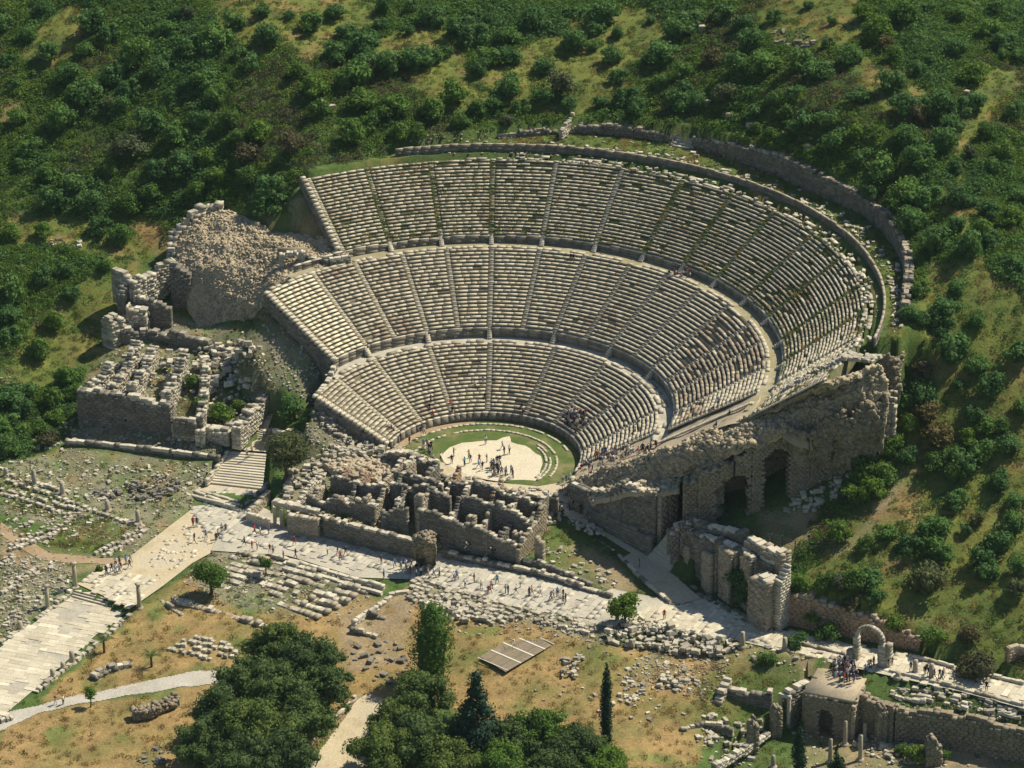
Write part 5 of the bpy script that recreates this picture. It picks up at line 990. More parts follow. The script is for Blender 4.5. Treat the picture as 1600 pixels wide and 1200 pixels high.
for u, v in ((0.03, .05), (.03, .95), (.97, .05), (.97, .95), (.5, .05), (.5, .95)):
    c = c4_[0] + e1 * u + e2 * v; g_ = tz(c[0], c[1]); o = link('post', PROTO['ashlar'][1]); o.location = (c[0], c[1], (c[2] + g_) / 2 - .15); o.scale = (.3, .3, abs(c[2] - g_) + .3); o.parent = tr_

# sunken area at lower right
vb = empty('vaulted_building', label='square roofless-looking masonry block with flat grey top and an arched doorway, in the sunken yard', cat='ruin')
vF = pw((1257,1141,-10.7,-4.3),(1328,1154,-10.7,-4.6)); ruin_wall('front_wall', vF, 1.0, 'core', .4, .8, .12, holes=arch_hole(math.dist(vF[0][:2], vF[1][:2]) * .47, 2.6, 4.6), parent=vb, maxcaps=0)
dx_, dy_ = .404 * 7.2, .914 * 7.2
ruin_wall('side_wall', [(vF[0][0], vF[0][1], -10.7, -4.3), (vF[0][0] + dx_, vF[0][1] + dy_, -10.7, -3.9)], 1.0, 'core', .4, .8, .2, parent=vb, maxcaps=2, cap='core')
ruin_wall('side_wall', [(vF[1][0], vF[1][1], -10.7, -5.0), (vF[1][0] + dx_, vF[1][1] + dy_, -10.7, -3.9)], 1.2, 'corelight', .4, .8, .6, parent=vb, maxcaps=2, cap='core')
ruin_wall('inner_wall', [(vF[0][0] + .7, vF[0][1] + 1.7, -10.7, -4.8), (vF[1][0], vF[1][1] + 1.6, -10.7, -4.8)], .5, 'ashlar', .5, 1, 0, parent=vb, maxcaps=0)
B = Boxes(); cxx, cyy = (vF[0][0] + vF[1][0] + dx_) / 2, (vF[0][1] + vF[1][1] + dy_) / 2; B.box((cxx, cyy, -4.25), (math.dist(vF[0][:2], vF[1][:2]) + .7, 7.6, .5), (vF[1][0] - vF[0][0], vF[1][1] - vF[0][1], 0), jit=.12)
o = link('roof', B.mesh('roof', M['rubbleflat'])); o.parent = vb
ruin_wall('yard_wall', [(*P(1337,1137,-10.6)[:2], -10.8, -4.6), (*P(1398,1156,-10.6)[:2], -10.8, -4.9), (*P(1505,1168,-10.6)[:2], -10.8, -5.0), (*P(1620,1192,-10.6)[:2], -10.8, -5.2)], 1.6, 'core', .5, 1.0, .3, cap='core', label='high rough retaining wall closing the sunken yard at lower right', maxcaps=30)
ruin_wall('yard_wall', pw((1228,1137,-10.6,-4.6),(1262,1120,-10.6,-4.2)), 1.2, 'ashlar', .5, 1, .5, label='short high dark wall joining the vaulted building on its left', maxcaps=6)
ruin_wall('pool_wall', pw((1138,1110,-9,-5.2),(1172,1120,-9.4,-5.4),(1206,1126,-9.6,-4.8)), 1.0, 'ashlar', .45, 1, .5, label='curved dark wall of a sunken room below the green bank', maxcaps=12)
ruin_wall('pool_wall', pw((1120,1118,-8.4,-5.6),(1138,1082,-6.6,-4.4)), 1.2, 'ashlar_warm', .45, .9, .8, label='ragged pale pillar wall at the left of the sunken room', maxcaps=6)
for a, b_, h, lb_ in ((1176, 1172, 6.2, 'tall ragged masonry pier in the middle of the lower ruins'), (1212, 1146, 5.2, 'broken pier beside the doorway frame in the lower ruins'), (1376, 1154, 5.6, 'leaning pale pier against the high retaining wall'), (1458, 1190, 4.4, 'squat pyramid-like remnant in the sunken yard')):
    q = P(a, b_, -10.2); w_ = 1.6 if h > 4.5 else 2.6
    ruin_wall('masonry_pier', [(q[0] - w_ / 2, q[1], -10.8, -10.2 + h * .8), (q[0], q[1] + .2, -10.8, -10.2 + h), (q[0] + w_ / 2, q[1] + .4, -10.8, -10.2 + h * (.7 if w_ < 2 else .3))], 1.4, 'core', .45, .8, .6, cap='corelight' if False else 'core', label=lb_, maxcaps=4)
df = empty('door_frame', label='upright stone doorway frame with lintel left of the vaulted building', cat='doorway'); q0, q1 = P(1219, 1128, -9.6), P(1232, 1130, -9.6)
for q in (q0, q1): o = block((q[0], q[1], -7.4), (.45, .5, 4.6), aA, 'coping', df, name='jamb')
o = block(((q0[0] + q1[0]) / 2, (q0[1] + q1[1]) / 2, -4.95), (math.dist(q0[:2], q1[:2]) + .8, .55, .5), aA, 'coping', df, name='lintel')
ruin_wall('low_wall', pw((1115,1205,-9,-8),(1160,1178,-9.4,-8.4),(1200,1150,-9.8,-8.8)), .9, 'marble', .4, .9, .3, cap='marble', label='low diagonal wall of pale stones beside the green strip at the bottom', maxcaps=16)
ruin_wall('low_wall', pw((1062,1148,-7.8,-6.6),(1100,1140,-8,-6.6),(1145,1150,-8.6,-7.4)), .6, 'ashlar', .4, .9, .2, label='thin curved wall around a green hollow at the bottom', maxcaps=8)
# trenches left of the poplar-shaped tree
for pts, mt, lb_ in ((((548,1003,-6.8,-4.2),(582,1010,-7,-4.6),(612,1022,-7,-5.4),(640,1035,-7,-5.8)), 'ashlar', 'dark trench wall running down to the poplar-shaped tree'), (((575,980,-6.6,-3.9),(604,984,-6.6,-4.6),(628,985,-6.4,-5)), 'ashlar', 'short dark wall below the dry mound at the street'), (((608,946,-5.6,-3.4),(640,936,-5,-3.4)), 'ashlar', 'small triangular dark wall under the street edge'),
                     (((552,990,-6.2,-3.9),(576,974,-6.2,-3.9)), 'coping', 'lower pale ramp wall beside the excavation'), (((578,974,-5.8,-3.6),(612,946,-5.4,-3.4)), 'coping', 'upper pale ramp wall leading to the street edge')):
    ruin_wall('trench_wall', pw(*pts), .7, mt, .45, 1.0, .1, label=lb_, maxcaps=8)
ruin_wall('yard_kerb', [(*G(452, 1200)[:2], -6.6, -5.6), (*G(505, 1145)[:2], -6.6, -5.5), (*G(556, 1094)[:2], -6.3, -5.2)], .5, 'ashlar_warm', .4, 1.4, .05, label='straight low kerb beside the bare yard at the bottom', maxcaps=20)
# fence in front of the vaults
fn = empty('wire_fence', label='dark post and wire fence in front of the vaults above the buttressed facade', cat='fence')
fp = [(1128, 822), (1150, 836), (1180, 848), (1206, 858), (1222, 860), (1242, 868), (1264, 866), (1284, 866), (1304, 866)]
fq = [G(*a) for a in fp]
post_me = rough_block(300, .02, .01); post_me.materials.append(M['metal'])
for q in fq: o = link('post', post_me); o.location = (q[0], q[1], q[2] + 1.3); o.scale = (.16, .16, 2.8); o.parent = fn
B = Boxes()
for a, b_ in zip(fq[:-1], fq[1:]):
    for h in (.5, 1.0, 1.5, 2.0, 2.5):
        c = (a + b_) / 2; d = b_ - a; B.box((c[0], c[1], c[2] + h), (float(np.linalg.norm(d)), .035, .035), tuple(d / np.linalg.norm(d)))
o = link('wires', B.mesh('wires', M['metal']), kind='stuff'); o.parent = fn
# gate by the wall behind the olive tree
gt = empty('metal_gate', label='tall thin barred metal gate near the left end of the lower seats', cat='gate'); q0, q1 = P(503, 697, -.2), P(514, 672, .2)
B = Boxes()
for f in (0, 1): c = q0 + (q1 - q0) * f; o = link('post', post_me); o.location = (c[0], c[1], 1.1); o.scale = (.14, .14, 2.8); o.parent = gt
for h in (.4, .9, 1.4, 1.9, 2.4): c = (q0 + q1) / 2; o = link('bar', post_me); o.location = (c[0], c[1], h); o.scale = (math.dist(q0[:2], q1[:2]), .1, .1); o.rotation_euler = (0, 0, math.atan2(q1[1] - q0[1], q1[0] - q0[0])); o.parent = gt

# ------------------------------------------------------------------ link stones
ST.items.sort(key=lambda it: -(it[1][0] * it[1][1]) * (1 if it[5] else 1))
big, small = ST.items[:300], ST.items[300:]
for c, s_, a, t, mk, wh in big:
    tone = {'marble': 'pale marble', 'ashlar': 'dark grey', 'ashlar_warm': 'brownish'}[mk]; sz = 'large' if s_[0] > 1.3 else 'middling'
    block(c, s_, a, mk, None, t, name='fallen_block', label=f'{sz} {tone} block {wh}', cat='stone block', group=f'{sz} {tone} blocks {wh}')
def crowd0(poly, n):
    out = []; xs_ = [p[0] for p in poly]; ys_ = [p[1] for p in poly]
    while len(out) < n:
        a, b_ = rng.uniform(min(xs_), max(xs_)), rng.uniform(min(ys_), max(ys_))
        if in_poly([a], [b_], poly)[0]: out.append((a, b_))
    return out
# ---- instancer for masses of stuff
def instancer(name, pts, scl, rot, idx, protos, **k):
    cl = D.collections.new(name + '_kinds'); nm = []
    for i, me in enumerate(protos): o = D.objects.new(f'{i:02d}_{name}', me); cl.objects.link(o)
    me = D.meshes.new(name); n = len(pts); me.vertices.add(n); me.vertices.foreach_set('co', np.asarray(pts, np.float32).ravel())
    at = me.attributes.new('scl', 'FLOAT_VECTOR', 'POINT'); at.data.foreach_set('vector', np.asarray(scl, np.float32).ravel())
    at = me.attributes.new('rot', 'FLOAT_VECTOR', 'POINT'); at.data.foreach_set('vector', np.asarray(rot, np.float32).ravel())
    at = me.attributes.new('idx', 'INT', 'POINT'); at.data.foreach_set('value', np.asarray(idx, np.int32).ravel())
    ob = link(name, me, kind='stuff', **k); md = ob.modifiers.new('spread', 'NODES'); ng = D.node_groups.new(name + '_spread', 'GeometryNodeTree')
    ng.interface.new_socket('Geometry', in_out='INPUT', socket_type='NodeSocketGeometry'); ng.interface.new_socket('Geometry', in_out='OUTPUT', socket_type='NodeSocketGeometry')
    gi = ng.nodes.new('NodeGroupInput'); go = ng.nodes.new('NodeGroupOutput'); ip = ng.nodes.new('GeometryNodeInstanceOnPoints'); ci = ng.nodes.new('GeometryNodeCollectionInfo')
    ci.inputs['Collection'].default_value = cl; ci.inputs['Separate Children'].default_value = True; ci.inputs['Reset Children'].default_value = True; ip.inputs['Pick Instance'].default_value = True
    def na(dt, nm_): q = ng.nodes.new('GeometryNodeInputNamedAttribute'); q.data_type = dt; q.inputs['Name'].default_value = nm_; return q.outputs['Attribute']
    L_ = ng.links.new; L_(gi.outputs[0], ip.inputs['Points']); L_(ci.outputs[0], ip.inputs['Instance']); L_(na('INT', 'idx'), ip.inputs['Instance Index']); L_(na('FLOAT_VECTOR', 'scl'), ip.inputs['Scale'])
    er = ng.nodes.new('FunctionNodeEulerToRotation'); L_(na('FLOAT_VECTOR', 'rot'), er.inputs[0]); L_(er.outputs[0], ip.inputs['Rotation']); L_(ip.outputs[0], go.inputs[0]); md.node_group = ng; return ob
mks = ['marble', 'ashlar', 'ashlar_warm']
instancer('loose_stones', [it[0] for it in small], [it[1] for it in small], [tuple(rot_of((math.cos(it[2]), math.sin(it[2])), it[3])) for it in small], [mks.index(it[4]) * 5 + rng.integers(5) for it in small], [m_ for mk in mks for m_ in PROTO[mk]])
# pebbly rubble over stony ground
fp_ = [P(a, b_, -3.68) for a, b_ in crowd0([(230,870),(310,800),(390,800),(330,850),(250,905)], 110)]
B = Boxes()
for q in fp_: l = rng.uniform(.4, 1.1); B.box((q[0], q[1], -3.69), (l, l * .6, .08), (math.cos(ha), math.sin(ha), 0), jit=.02)
o = link('inset_slabs', B.mesh('inset_slabs', M['slab']), kind='stuff'); o.parent = plaza
pts = []; sc_ = []
for poly, n_ in [(p, 1100) for p in STONYS] + [([(0,720),(340,730),(300,800),(200,880),(0,900)], 900), ([(450,700),(880,770),(850,870),(440,800)], 1500), ([(640,900),(1160,990),(1120,1060),(640,975)], 700), ([(1230,1040),(1600,1110),(1600,1200),(1240,1200)], 500), ([(640,205),(1060,225),(1060,262),(640,240)], 300)]:
    xs_ = [p[0] for p in poly]; ys_ = [p[1] for p in poly]
    for _ in range(n_):
        a, b_ = rng.uniform(min(xs_), max(xs_)), rng.uniform(min(ys_), max(ys_))
        if in_poly([a], [b_], poly)[0]:
            q = P(a, b_, -3 if b_ > 700 else 4) if False else G(a, b_); pts.append(q + [0, 0, .03]); l = .15 + .4 * rng.random() ** 2; sc_.append((l, l * .7, l * .55))
n_ = len(pts); instancer('gravel_rubble', pts, sc_, [(rng.uniform(-.3, .3), rng.uniform(-.3, .3), rng.uniform(0, 6)) for _ in pts], rng.integers(0, 15, n_), [m_ for mk in mks for m_ in PROTO[mk]])

# ------------------------------------------------------------------ vegetation
def leaves(pos, nrm, size, r):
    n = len(pos); a = r.normal(size=(n, 3)); nrm = nrm + r.normal(0, .55, (n, 3)); nrm /= np.linalg.norm(nrm, axis=1)[:, None]
    t = np.cross(nrm, a); t /= np.linalg.norm(t, axis=1)[:, None]; b_ = np.cross(nrm, t); s = size[:, None]
    k = .62
    V = np.stack([pos - t * s, pos + b_ * s * k, pos + t * s, pos - b_ * s * k], 1).reshape(-1, 3)
    return V, np.arange(n * 4).reshape(n, 4)
def crown_mesh(name, R, H, z0, nleaf, ls, nl, seed, mat, stem=None, shape='round', core=.72):
    r = np.random.default_rng(seed); C = []
    for i in range(nl):
        if shape == 'round' and nl >= 30:      # ragged crown: many small tufts at the ends of limbs
            d = r.normal(size=3); d /= np.linalg.norm(d); d[2] = abs(d[2]) if r.random() < .7 else d[2]; q = r.uniform(.15, .98); c = np.array([d[0] * R * q, d[1] * R * q, z0 + H * .36 + d[2] * H * .5 * q]); rr_ = R * r.uniform(.14, .34) * (1.25 - .35 * q)
        elif shape == 'round': d = r.normal(size=3); d /= np.linalg.norm(d); q = r.random() ** .5 * .66; c = np.array([d[0] * R * q, d[1] * R * q, z0 + H * .48 + d[2] * H * .30]); rr_ = R * r.uniform(.22, .52)
        elif shape == 'cone': f = i / max(1, nl - 1); a = r.uniform(0, 6.28); w = R * (1 - f) ** .9; c = np.array([math.cos(a) * w * .5, math.sin(a) * w * .5, z0 + H * f * .93]); rr_ = max(.16 * R, w * .62)
        else: f = i / max(1, nl - 1); a = r.uniform(0, 6.28); w = R * (math.sin(math.pi * min(1, f * .82 + .16)) ** .5); c = np.array([math.cos(a) * w * .18, math.sin(a) * w * .18, z0 + H * f * .95]); rr_ = w * .85
        C.append((c, rr_))
    pos, nr, = [], []; tot = sum(q[1] ** 2 for q in C)
    for c, rr_ in C:
        m = int(nleaf * rr_ ** 2 / tot); d = r.normal(size=(m, 3)); d /= np.linalg.norm(d, axis=1)[:, None]; d[:, 2] = np.where(d[:, 2] < -.5, -d[:, 2], d[:, 2])
        vz = 1.0 if shape != 'column' else 1.6
        p_ = c + d * np.array([1, 1, .85 * vz]) * (rr_ * (.72 + .5 * r.random((m, 1)))); ok = np.ones(m, bool)
        for c2, r2 in C: 
            if c2 is not c: ok &= np.linalg.norm((p_ - c2) / np.array([1, 1, .85 * vz]), axis=1) > r2 * .72
        pos.append(p_[ok]); nr.append(d[ok])
    pos = np.concatenate(pos); nr = np.concatenate(nr); V, Fq = leaves(pos, nr, ls * r.uniform(.6, 1.35, len(pos)), r)
    bm = bmesh.new()
    for c, rr_ in C:
        mt = Matrix.Translation(Vector(c)) @ Matrix.Diagonal((rr_ * core, rr_ * core, rr_ * core * (.85 if shape != 'column' else 1.3), 1)); bmesh.ops.create_icosphere(bm, subdivisions=1, radius=1, matrix=mt)
    for v in bm.verts: v.co += Vector(r.uniform(-.08, .08, 3) * R * .5)
    cv = np.array([v.co[:] for v in bm.verts]); bm.verts.index_update(); cf = np.array([[v.index for v in f.verts] for f in bm.faces]) + len(V); bm.free()
    Vs = [V, cv]; Fs = [Fq, cf]; mi = [np.zeros(len(Fq) + len(cf), int)]; mats = [mat]
    if stem:
        sg = 6; a = np.linspace(0, 2 * math.pi, sg, endpoint=False); base = len(V) + len(cv); prof = [(stem, -.5), (stem * .8, z0 + H * .15), (stem * .45, z0 + H * .5)]
        sv = np.array([(q * math.cos(t), q * math.sin(t), zz) for q, zz in prof for t in a]); sf = np.array([(base + i * sg + j, base + i * sg + (j + 1) % sg, base + (i + 1) * sg + (j + 1) % sg, base + (i + 1) * sg + j) for i in range(2) for j in range(sg)])
        Vs.append(sv); 
        me = mesh_from(name, np.concatenate(Vs), [np.concatenate([Fq, sf]), cf], [mat, M['bark']], np.concatenate([np.zeros(len(Fq)), np.ones(len(sf)), np.zeros(len(cf))]))
        return me
    return mesh_from(name, np.concatenate(Vs), [Fq, cf], [mat])
HT = {}
for kd, mt in (('dark', 'leaf_dark'), ('mid', 'leaf_mid'), ('grey', 'leaf_grey'), ('brown', 'leaf_brown'), ('light', 'leaf_light')):
    HT[kd] = [crown_mesh(f'{kd}_crown', 1, 1.45, .0, 950, .085, 11 + i * 2, 40 + i * 3 + len(kd), M[mt], stem=.06) for i in range(4)]
CR = {}
def X(off, lst, kd='dark', sc=2.963): return [(off[0] + a / sc, off[1] + b_ / sc, r / sc, kd) for a, b_, r in lst]
TR = []
TR += X((0, 0), [(130,150,60),(40,270,50),(395,220,52),(230,230,70),(430,90,90),(520,140,70),(770,120,70),(820,60,50),(900,200,80),(1000,160,100),(1080,90,70),(640,240,100),(730,310,70),(1240,150,90),(1160,280,60),(1110,240,50),(790,260,40),(330,330,80),(400,410,100),(540,330,80),(610,400,70),(950,350,80),(870,380,50),(1000,430,70),(800,430,40),(80,530,60),(290,540,90),(150,670,70),(230,790,60),(110,740,50),(560,480,60),(700,540,90),(830,600,80),(940,540,60),(740,770,70),(850,740,90),(330,840,90),(420,920,80),(240,920,80),(1260,930,100),(1260,860,80),(1440,100,80),(1550,50,60),(1560,220,80),(1340,60,35),(1590,380,50),(470,1050,70),(560,1080,70),(1200,40,60),(20,100,70),(200,30,60),(60,380,55)])
TR += X((0, 0), [(600,660,90),(520,470,60),(870,60,45),(330,800,60)], 'grey'); TR += X((0, 0), [(1340,660,90),(1150,700,70)], 'brown')
TR += X((0, 0), [(520,760,60),(950,720,60),(1000,800,70),(1150,800,70),(1100,640,70),(700,880,70),(900,880,70),(1450,400,80),(1380,330,60),(200,1060,60),(60,1060,60),(600,940,70),(1480,500,60),(1200,600,80),(1050,560,80)], 'mid')
TR += X((530, 0), [(430,60,80),(340,20,50),(210,20,60),(190,110,45),(310,130,45),(40,130,60),(120,200,90),(50,330,110),(120,290,80),(230,290,90),(350,270,90),(420,250,70),(560,120,80),(640,150,90),(600,60,60),(700,90,60),(780,150,70),(900,80,90),(690,240,80),(790,240,70),(650,310,55),(500,230,45),(790,390,80),(950,300,60),(950,430,70),(1060,470,50),(1090,180,80),(1160,200,50),(1230,50,90),(1190,120,50),(1290,150,40),(1260,250,60),(1440,90,30),(1500,230,90),(1570,130,80),(1300,350,60),(1340,440,80),(1380,500,60),(1210,470,45),(1490,370,50),(1580,450,80),(1590,330,60),(720,470,60),(850,480,60)])
TR += X((530, 0), [(1030,360,90),(130,300,60),(780,560,40)], 'grey'); TR += X((530, 0), [(520,430,80),(640,500,60),(280,610,60),(370,600,60),(430,500,80),(150,560,80),(60,600,80),(250,480,90),(100,450,80),(560,560,50)], 'mid')
TR += X((1060, 0), [(60,70,80),(200,50,80),(300,100,70),(450,70,50),(330,180,80),(290,300,90),(400,280,90),(560,280,80),(640,310,80),(790,250,70),(700,190,40),(880,130,45),(710,95,30),(600,20,30),(90,460,60),(30,400,60),(450,450,50),(540,420,50),(560,560,90),(680,530,80),(730,640,80),(820,430,70),(980,370,80),(1040,480,80),(1200,480,90),(1300,500,80),(1380,470,60),(1260,560,70),(1060,620,80),(1230,650,80),(1120,720,80),(940,770,90),(1060,880,90),(980,960,90),(900,870,60),(1180,900,80),(1300,900,80),(1290,1030,50),(1200,1100,90),(1300,760,50),(1440,960,60),(1450,770,50),(1560,500,60),(1590,900,60),(1460,1100,60),(1350,1130,80),(1160,30,50),(1300,50,60),(1480,20,60),(1440,120,70),(1520,180,70),(1500,250,40),(1580,250,50),(1290,220,60),(1180,270,50),(1110,310,50),(340,520,60),(850,720,60),(1080,1020,80),(1000,1080,70)])
TR += X((1060, 0), [(160,250,70),(1110,530,60),(960,200,50)], 'brown'); TR += X((1060, 0), [(220,420,70),(1350,700,40)], 'grey')
TR += X((1060, 0), [(400,660,50),(620,700,50),(480,640,50),(500,520,50),(950,130,80),(1050,60,80),(850,60,60),(1000,650,50),(1420,600,60),(1500,700,60),(820,620,60),(1400,1060,60),(1540,1000,70),(360,590,40),(1000,240,60),(1380,330,80)], 'mid')
TR += X((1060, 400), [(1560,30,60),(1290,140,60),(1240,230,80),(1110,280,50),(1220,330,70),(1380,300,50),(1270,430,90),(1380,510,60),(1300,590,40),(1440,590,75),(1370,720,60),(1560,440,80),(1590,700,50),(1120,640,80),(1060,920,60),(900,900,60),(1300,950,80),(1400,900,70),(1520,860,60),(1560,1130,50),(1300,1120,60),(1480,1040,60),(1130,150,50),(1060,350,50)])
TR += X((1060, 400), [(1200,820,80),(1120,540,60),(1150,720,70)], 'brown'); TR += X((1060, 400), [(1000,760,60),(860,960,80),(940,1010,70),(800,1080,70),(1000,880,60),(1420,780,60),(1500,780,50),(900,1080,70),(1340,840,50),(1180,960,60),(1280,1010,60)], 'mid')
TR += X((1060, 800), [(1190,60,80),(1330,70,35),(950,90,60),(1070,160,65),(1200,170,75),(1550,50,60),(1480,130,70),(1400,220,60),(1430,275,55),(1580,240,50),(880,290,60),(910,380,50)]); TR += X((1060, 800), [(1160,310,85),(740,330,50),(1570,350,50),(1380,30,40)], 'grey')
TR += X((1060, 800), [(690,320,60),(740,90,60),(870,150,50),(640,370,50),(820,420,60),(560,330,50),(1000,480,50),(1180,560,60),(700,440,40)], 'mid'); TR += X((1060, 800), [(1340,560,60),(1000,560,50),(800,480,50)], 'brown')
TR += X((0, 400), [(60,150,80),(30,250,70),(60,360,70),(120,620,70),(40,640,80),(60,780,80),(20,870,70),(110,700,60),(300,60,50),(200,90,60),(330,170,50),(50,880,60)]); TR += X((0, 400), [(350,620,60),(250,650,60),(300,560,60),(180,430,70),(250,300,60),(480,40,50),(200,800,50)], 'mid')
DESC = dict(dark='dark green rounded', mid='fresh green bushy', grey='dusty grey-green', brown='brownish thin-leaved', light='bright yellow-green')
AN = [(40,40,'in the upper left corner'),(150,130,'in the dark thicket below the upper left corner'),(30,180,'by the small bare patch at the left edge'),(70,270,'above the left meadow'),(190,280,'in the thicket left of the mound crest'),(240,200,'in the middle of the left thicket'),(320,275,'right behind the rubble mound'),(430,310,'between the rubble mound and upper seats'),(400,50,'by the pale clearing at upper left'),
 (290,110,'in the thicket left of the pale clearing'),(380,160,'below the pale clearing at upper left'),(480,190,'above the left corner of the upper seats'),(560,100,'in the grove above the left half of the rim'),(610,40,'at the top edge left of the middle clearing'),(640,180,'behind the leftmost low rim wall'),(720,70,'on the left side of the middle clearing'),(790,140,'in the lower part of the middle clearing'),
 (860,110,'inside the middle clearing'),(850,30,'at the top edge over the middle clearing'),(930,160,'behind the short spur wall'),(950,50,'right of the middle clearing'),(1000,130,'above the small flight of steps'),(1080,60,'left of the dark rock outcrop'),(1100,150,'in the grove below and left of the outcrop'),(1150,220,'against the long dark retaining wall'),(1240,90,'around the dark rock outcrop'),(1220,150,'just below the dark rock outcrop'),
 (1330,40,'in the grassy field at upper right'),(1280,230,'above the bend of the long retaining wall'),(1380,180,'in the thicket left of the small white outcrop'),(1480,110,'above the small white outcrop'),(1570,40,'in the upper right corner'),(1420,280,'in the grove outside the wall bend'),(1560,150,'by the narrow grass lane at right'),(1550,280,'at the right edge beside the grass lane'),(1440,360,'outside the curved end of the wall'),
 (1560,400,'at the right edge level with the upper seats'),(1450,470,'beyond the end of the outer wall'),(1540,540,'on the slope right of the edge wall'),(1450,600,'on the slope close to the edge wall'),(1560,650,'at the right edge level with the arches'),(1440,680,'beside the brown track'),(1380,760,'in the green hollow below the edge wall'),(1500,760,'in the middle of the right meadow'),(1400,850,'in the lower meadow near the wire fence'),
 (1560,830,'among the round bushes by the right edge'),(1460,850,'among the round bushes right of the fence'),(1560,930,'low at the right edge above the street'),(1330,920,'right above the brownish street wall'),(1440,950,'on the slope behind the portal arch'),(60,450,'at the left edge above the meadow'),(30,520,'at the left edge beside the meadow'),(30,640,'at the left edge below the meadow'),(110,640,'left of the high ashlar front'),(120,430,'in the left meadow'),(160,560,'at the foot of the left meadow')]
def region(px, py): return min(AN, key=lambda a: (a[0] - px) ** 2 + (1.6 * (a[1] - py)) ** 2)[2]
TR = [t for t in TR if t[2] > 6]
TR.sort(key=lambda t: -t[2]); rank = {}
for i, (px, py, rp, kd) in enumerate(TR[:300]):
    R = rp / 9.2 * 1.08; q = G(px, min(py + R * .65 * 8.25, 1199)); rr0 = math.hypot(q[0], q[1]); ph = math.degrees(math.atan2(q[1], q[0]))
    if -25 < ph < 118 and rr0 < r_outer(ph) + 1.2 and rr0 > 40: q[0] *= (r_outer(ph) + 1.2 + R * .5) / rr0; q[1] *= (r_outer(ph) + 1.2 + R * .5) / rr0; q[2] = tz(q[0], q[1])
    o = link('hillside_tree', HT[kd][i % 4]); o.location = (q[0], q[1], q[2] - .15 * R); o.scale = (R * rng.uniform(.95, 1.1), R * rng.uniform(.95, 1.1), R * rng.uniform(.85, 1.1)); o.rotation_euler = (0, 0, rng.uniform(0, 6.28))
    sz = 'large' if R > 2.9 else 'medium' if R > 2.0 else 'small'; wh = region(px, py); tag(o, f'{sz} {DESC[kd]} tree {wh}', 'tree', f'{sz} {DESC[kd]} trees {wh}')
# --- cover plants
def clump(seed, mat, n, R, H, ls, up=.5):
    r = np.random.default_rng(seed); a = r.uniform(0, 6.28, n); q = R * r.random(n) ** .5; z = H * (1 - (q / R) ** 2) ** .5 * r.uniform(.75, 1.05, n) * (1 + .3 * np.sin(a * 3 + q * 5)); pos = np.stack([np.cos(a) * q, np.sin(a) * q, z], 1)
    nr_ = np.stack([np.cos(a) * q / R * .9, np.sin(a) * q / R * .9, np.full(n, up)], 1); V, Fq = leaves(pos, nr_, ls * r.uniform(.6, 1.4, n), r); return mesh_from('clump', V, Fq, [M[mat]])
def tuft(seed, mat, n, R, H):
    r = np.random.default_rng(seed); a = r.uniform(0, 6.28, n); q = R * r.random(n) ** .5; b_ = np.stack([np.cos(a) * q, np.sin(a) * q, np.zeros(n) - .03], 1); tip = b_ + np.stack([r.normal(0, .12, n), r.normal(0, .12, n), H * r.uniform(.5, 1.2, n)], 1)
    w = np.stack([np.cos(a + 1.57), np.sin(a + 1.57), 0 * a], 1) * .07; V = np.stack([b_ - w, b_ + w, tip], 1).reshape(-1, 3); return mesh_from('tuft', V, np.arange(n * 3).reshape(n, 3), [M[mat]])
def world_pts(n, x0, x1, y0, y1):
    x = rng.uniform(x0, x1, n); y = rng.uniform(y0, y1, n); z = tza(x, y); u, v = project(x, y, z); ok = (u > -60) & (u < 1660) & (v > -60) & (v < 1230); return x[ok], y[ok], z[ok], u[ok], v[ok]
def in_any(u, v, polys):
    m = np.zeros(len(u), bool)
    for p in polys: m |= in_poly(u, v, p)
    return m
HILL = [[(-60,-60),(1660,-60),(1660,1100),(1600,1045),(1440,1005),(1235,955),(1230,905),(1290,790),(1400,690),(1400,560),(1430,520),(1430,400),(1300,290),(1060,200),(900,185),(640,215),(640,235),(480,275),(500,330),(480,350),(340,315),(270,370),(165,440),(190,500),(125,590),(120,680),(0,720),(-60,730)]]
def notcav(x, y):
    r = np.hypot(x, y); ph = np.degrees(np.arctan2(y, x)); ph = np.where(ph < -120, ph + 360, ph)
    return ~((ph > -17) & (ph < 104) & (r < r_outer(ph) + 1.6) | (ph > 100) & (ph < 122) & (r < 66.5) | (ph > -35) & (ph < 145) & (r < 60))
x, y, z, u, v = world_pts(95000, -130, 130, -70, 150)
ju = u + 20 * fbm(x, y, 8, 21); jv = v + 10 * fbm(x, y, 8, 31); mead = in_any(ju, jv, MEADOWS) | in_any(ju, jv, DRYS[6:]) | in_any(ju, jv, DIRTS[6:8]); hill = in_any(u, v, HILL) & notcav(x, y)
dens = np.where(mead, .07 + .3 * np.clip(vn(x, y, 6, 77), 0, 1), .85 + .5 * vn(x, y, 9, 78)); keep = hill & (rng.random(len(x)) < dens)
x, y, z, mead, u, v = x[keep], y[keep], z[keep], mead[keep], u[keep], v[keep]; n_ = len(x)
kv = -.05 + vn(x, y, 11, 88) + .35 * rng.normal(0, .3, n_) + np.where(u > 1230, -.08, 0)
CL = [clump(1, 'leaf_dark', 130, 1, .8, .13), clump(2, 'leaf_dark', 120, 1, .7, .13), clump(3, 'leaf_mid', 120, 1, .65, .13), clump(4, 'leaf_mid', 120, 1, .6, .13), clump(5, 'leaf_light', 90, 1, .5, .12), clump(6, 'leaf_grey', 90, 1, .55, .12), clump(7, 'leaf_brown', 90, 1, .55, .12)]
idx = np.where(kv > .18, rng.integers(0, 2, n_), np.where(kv > -.12, rng.integers(2, 4, n_), np.where(kv > -.3, rng.integers(2, 5, n_), rng.integers(4, 7, n_))))
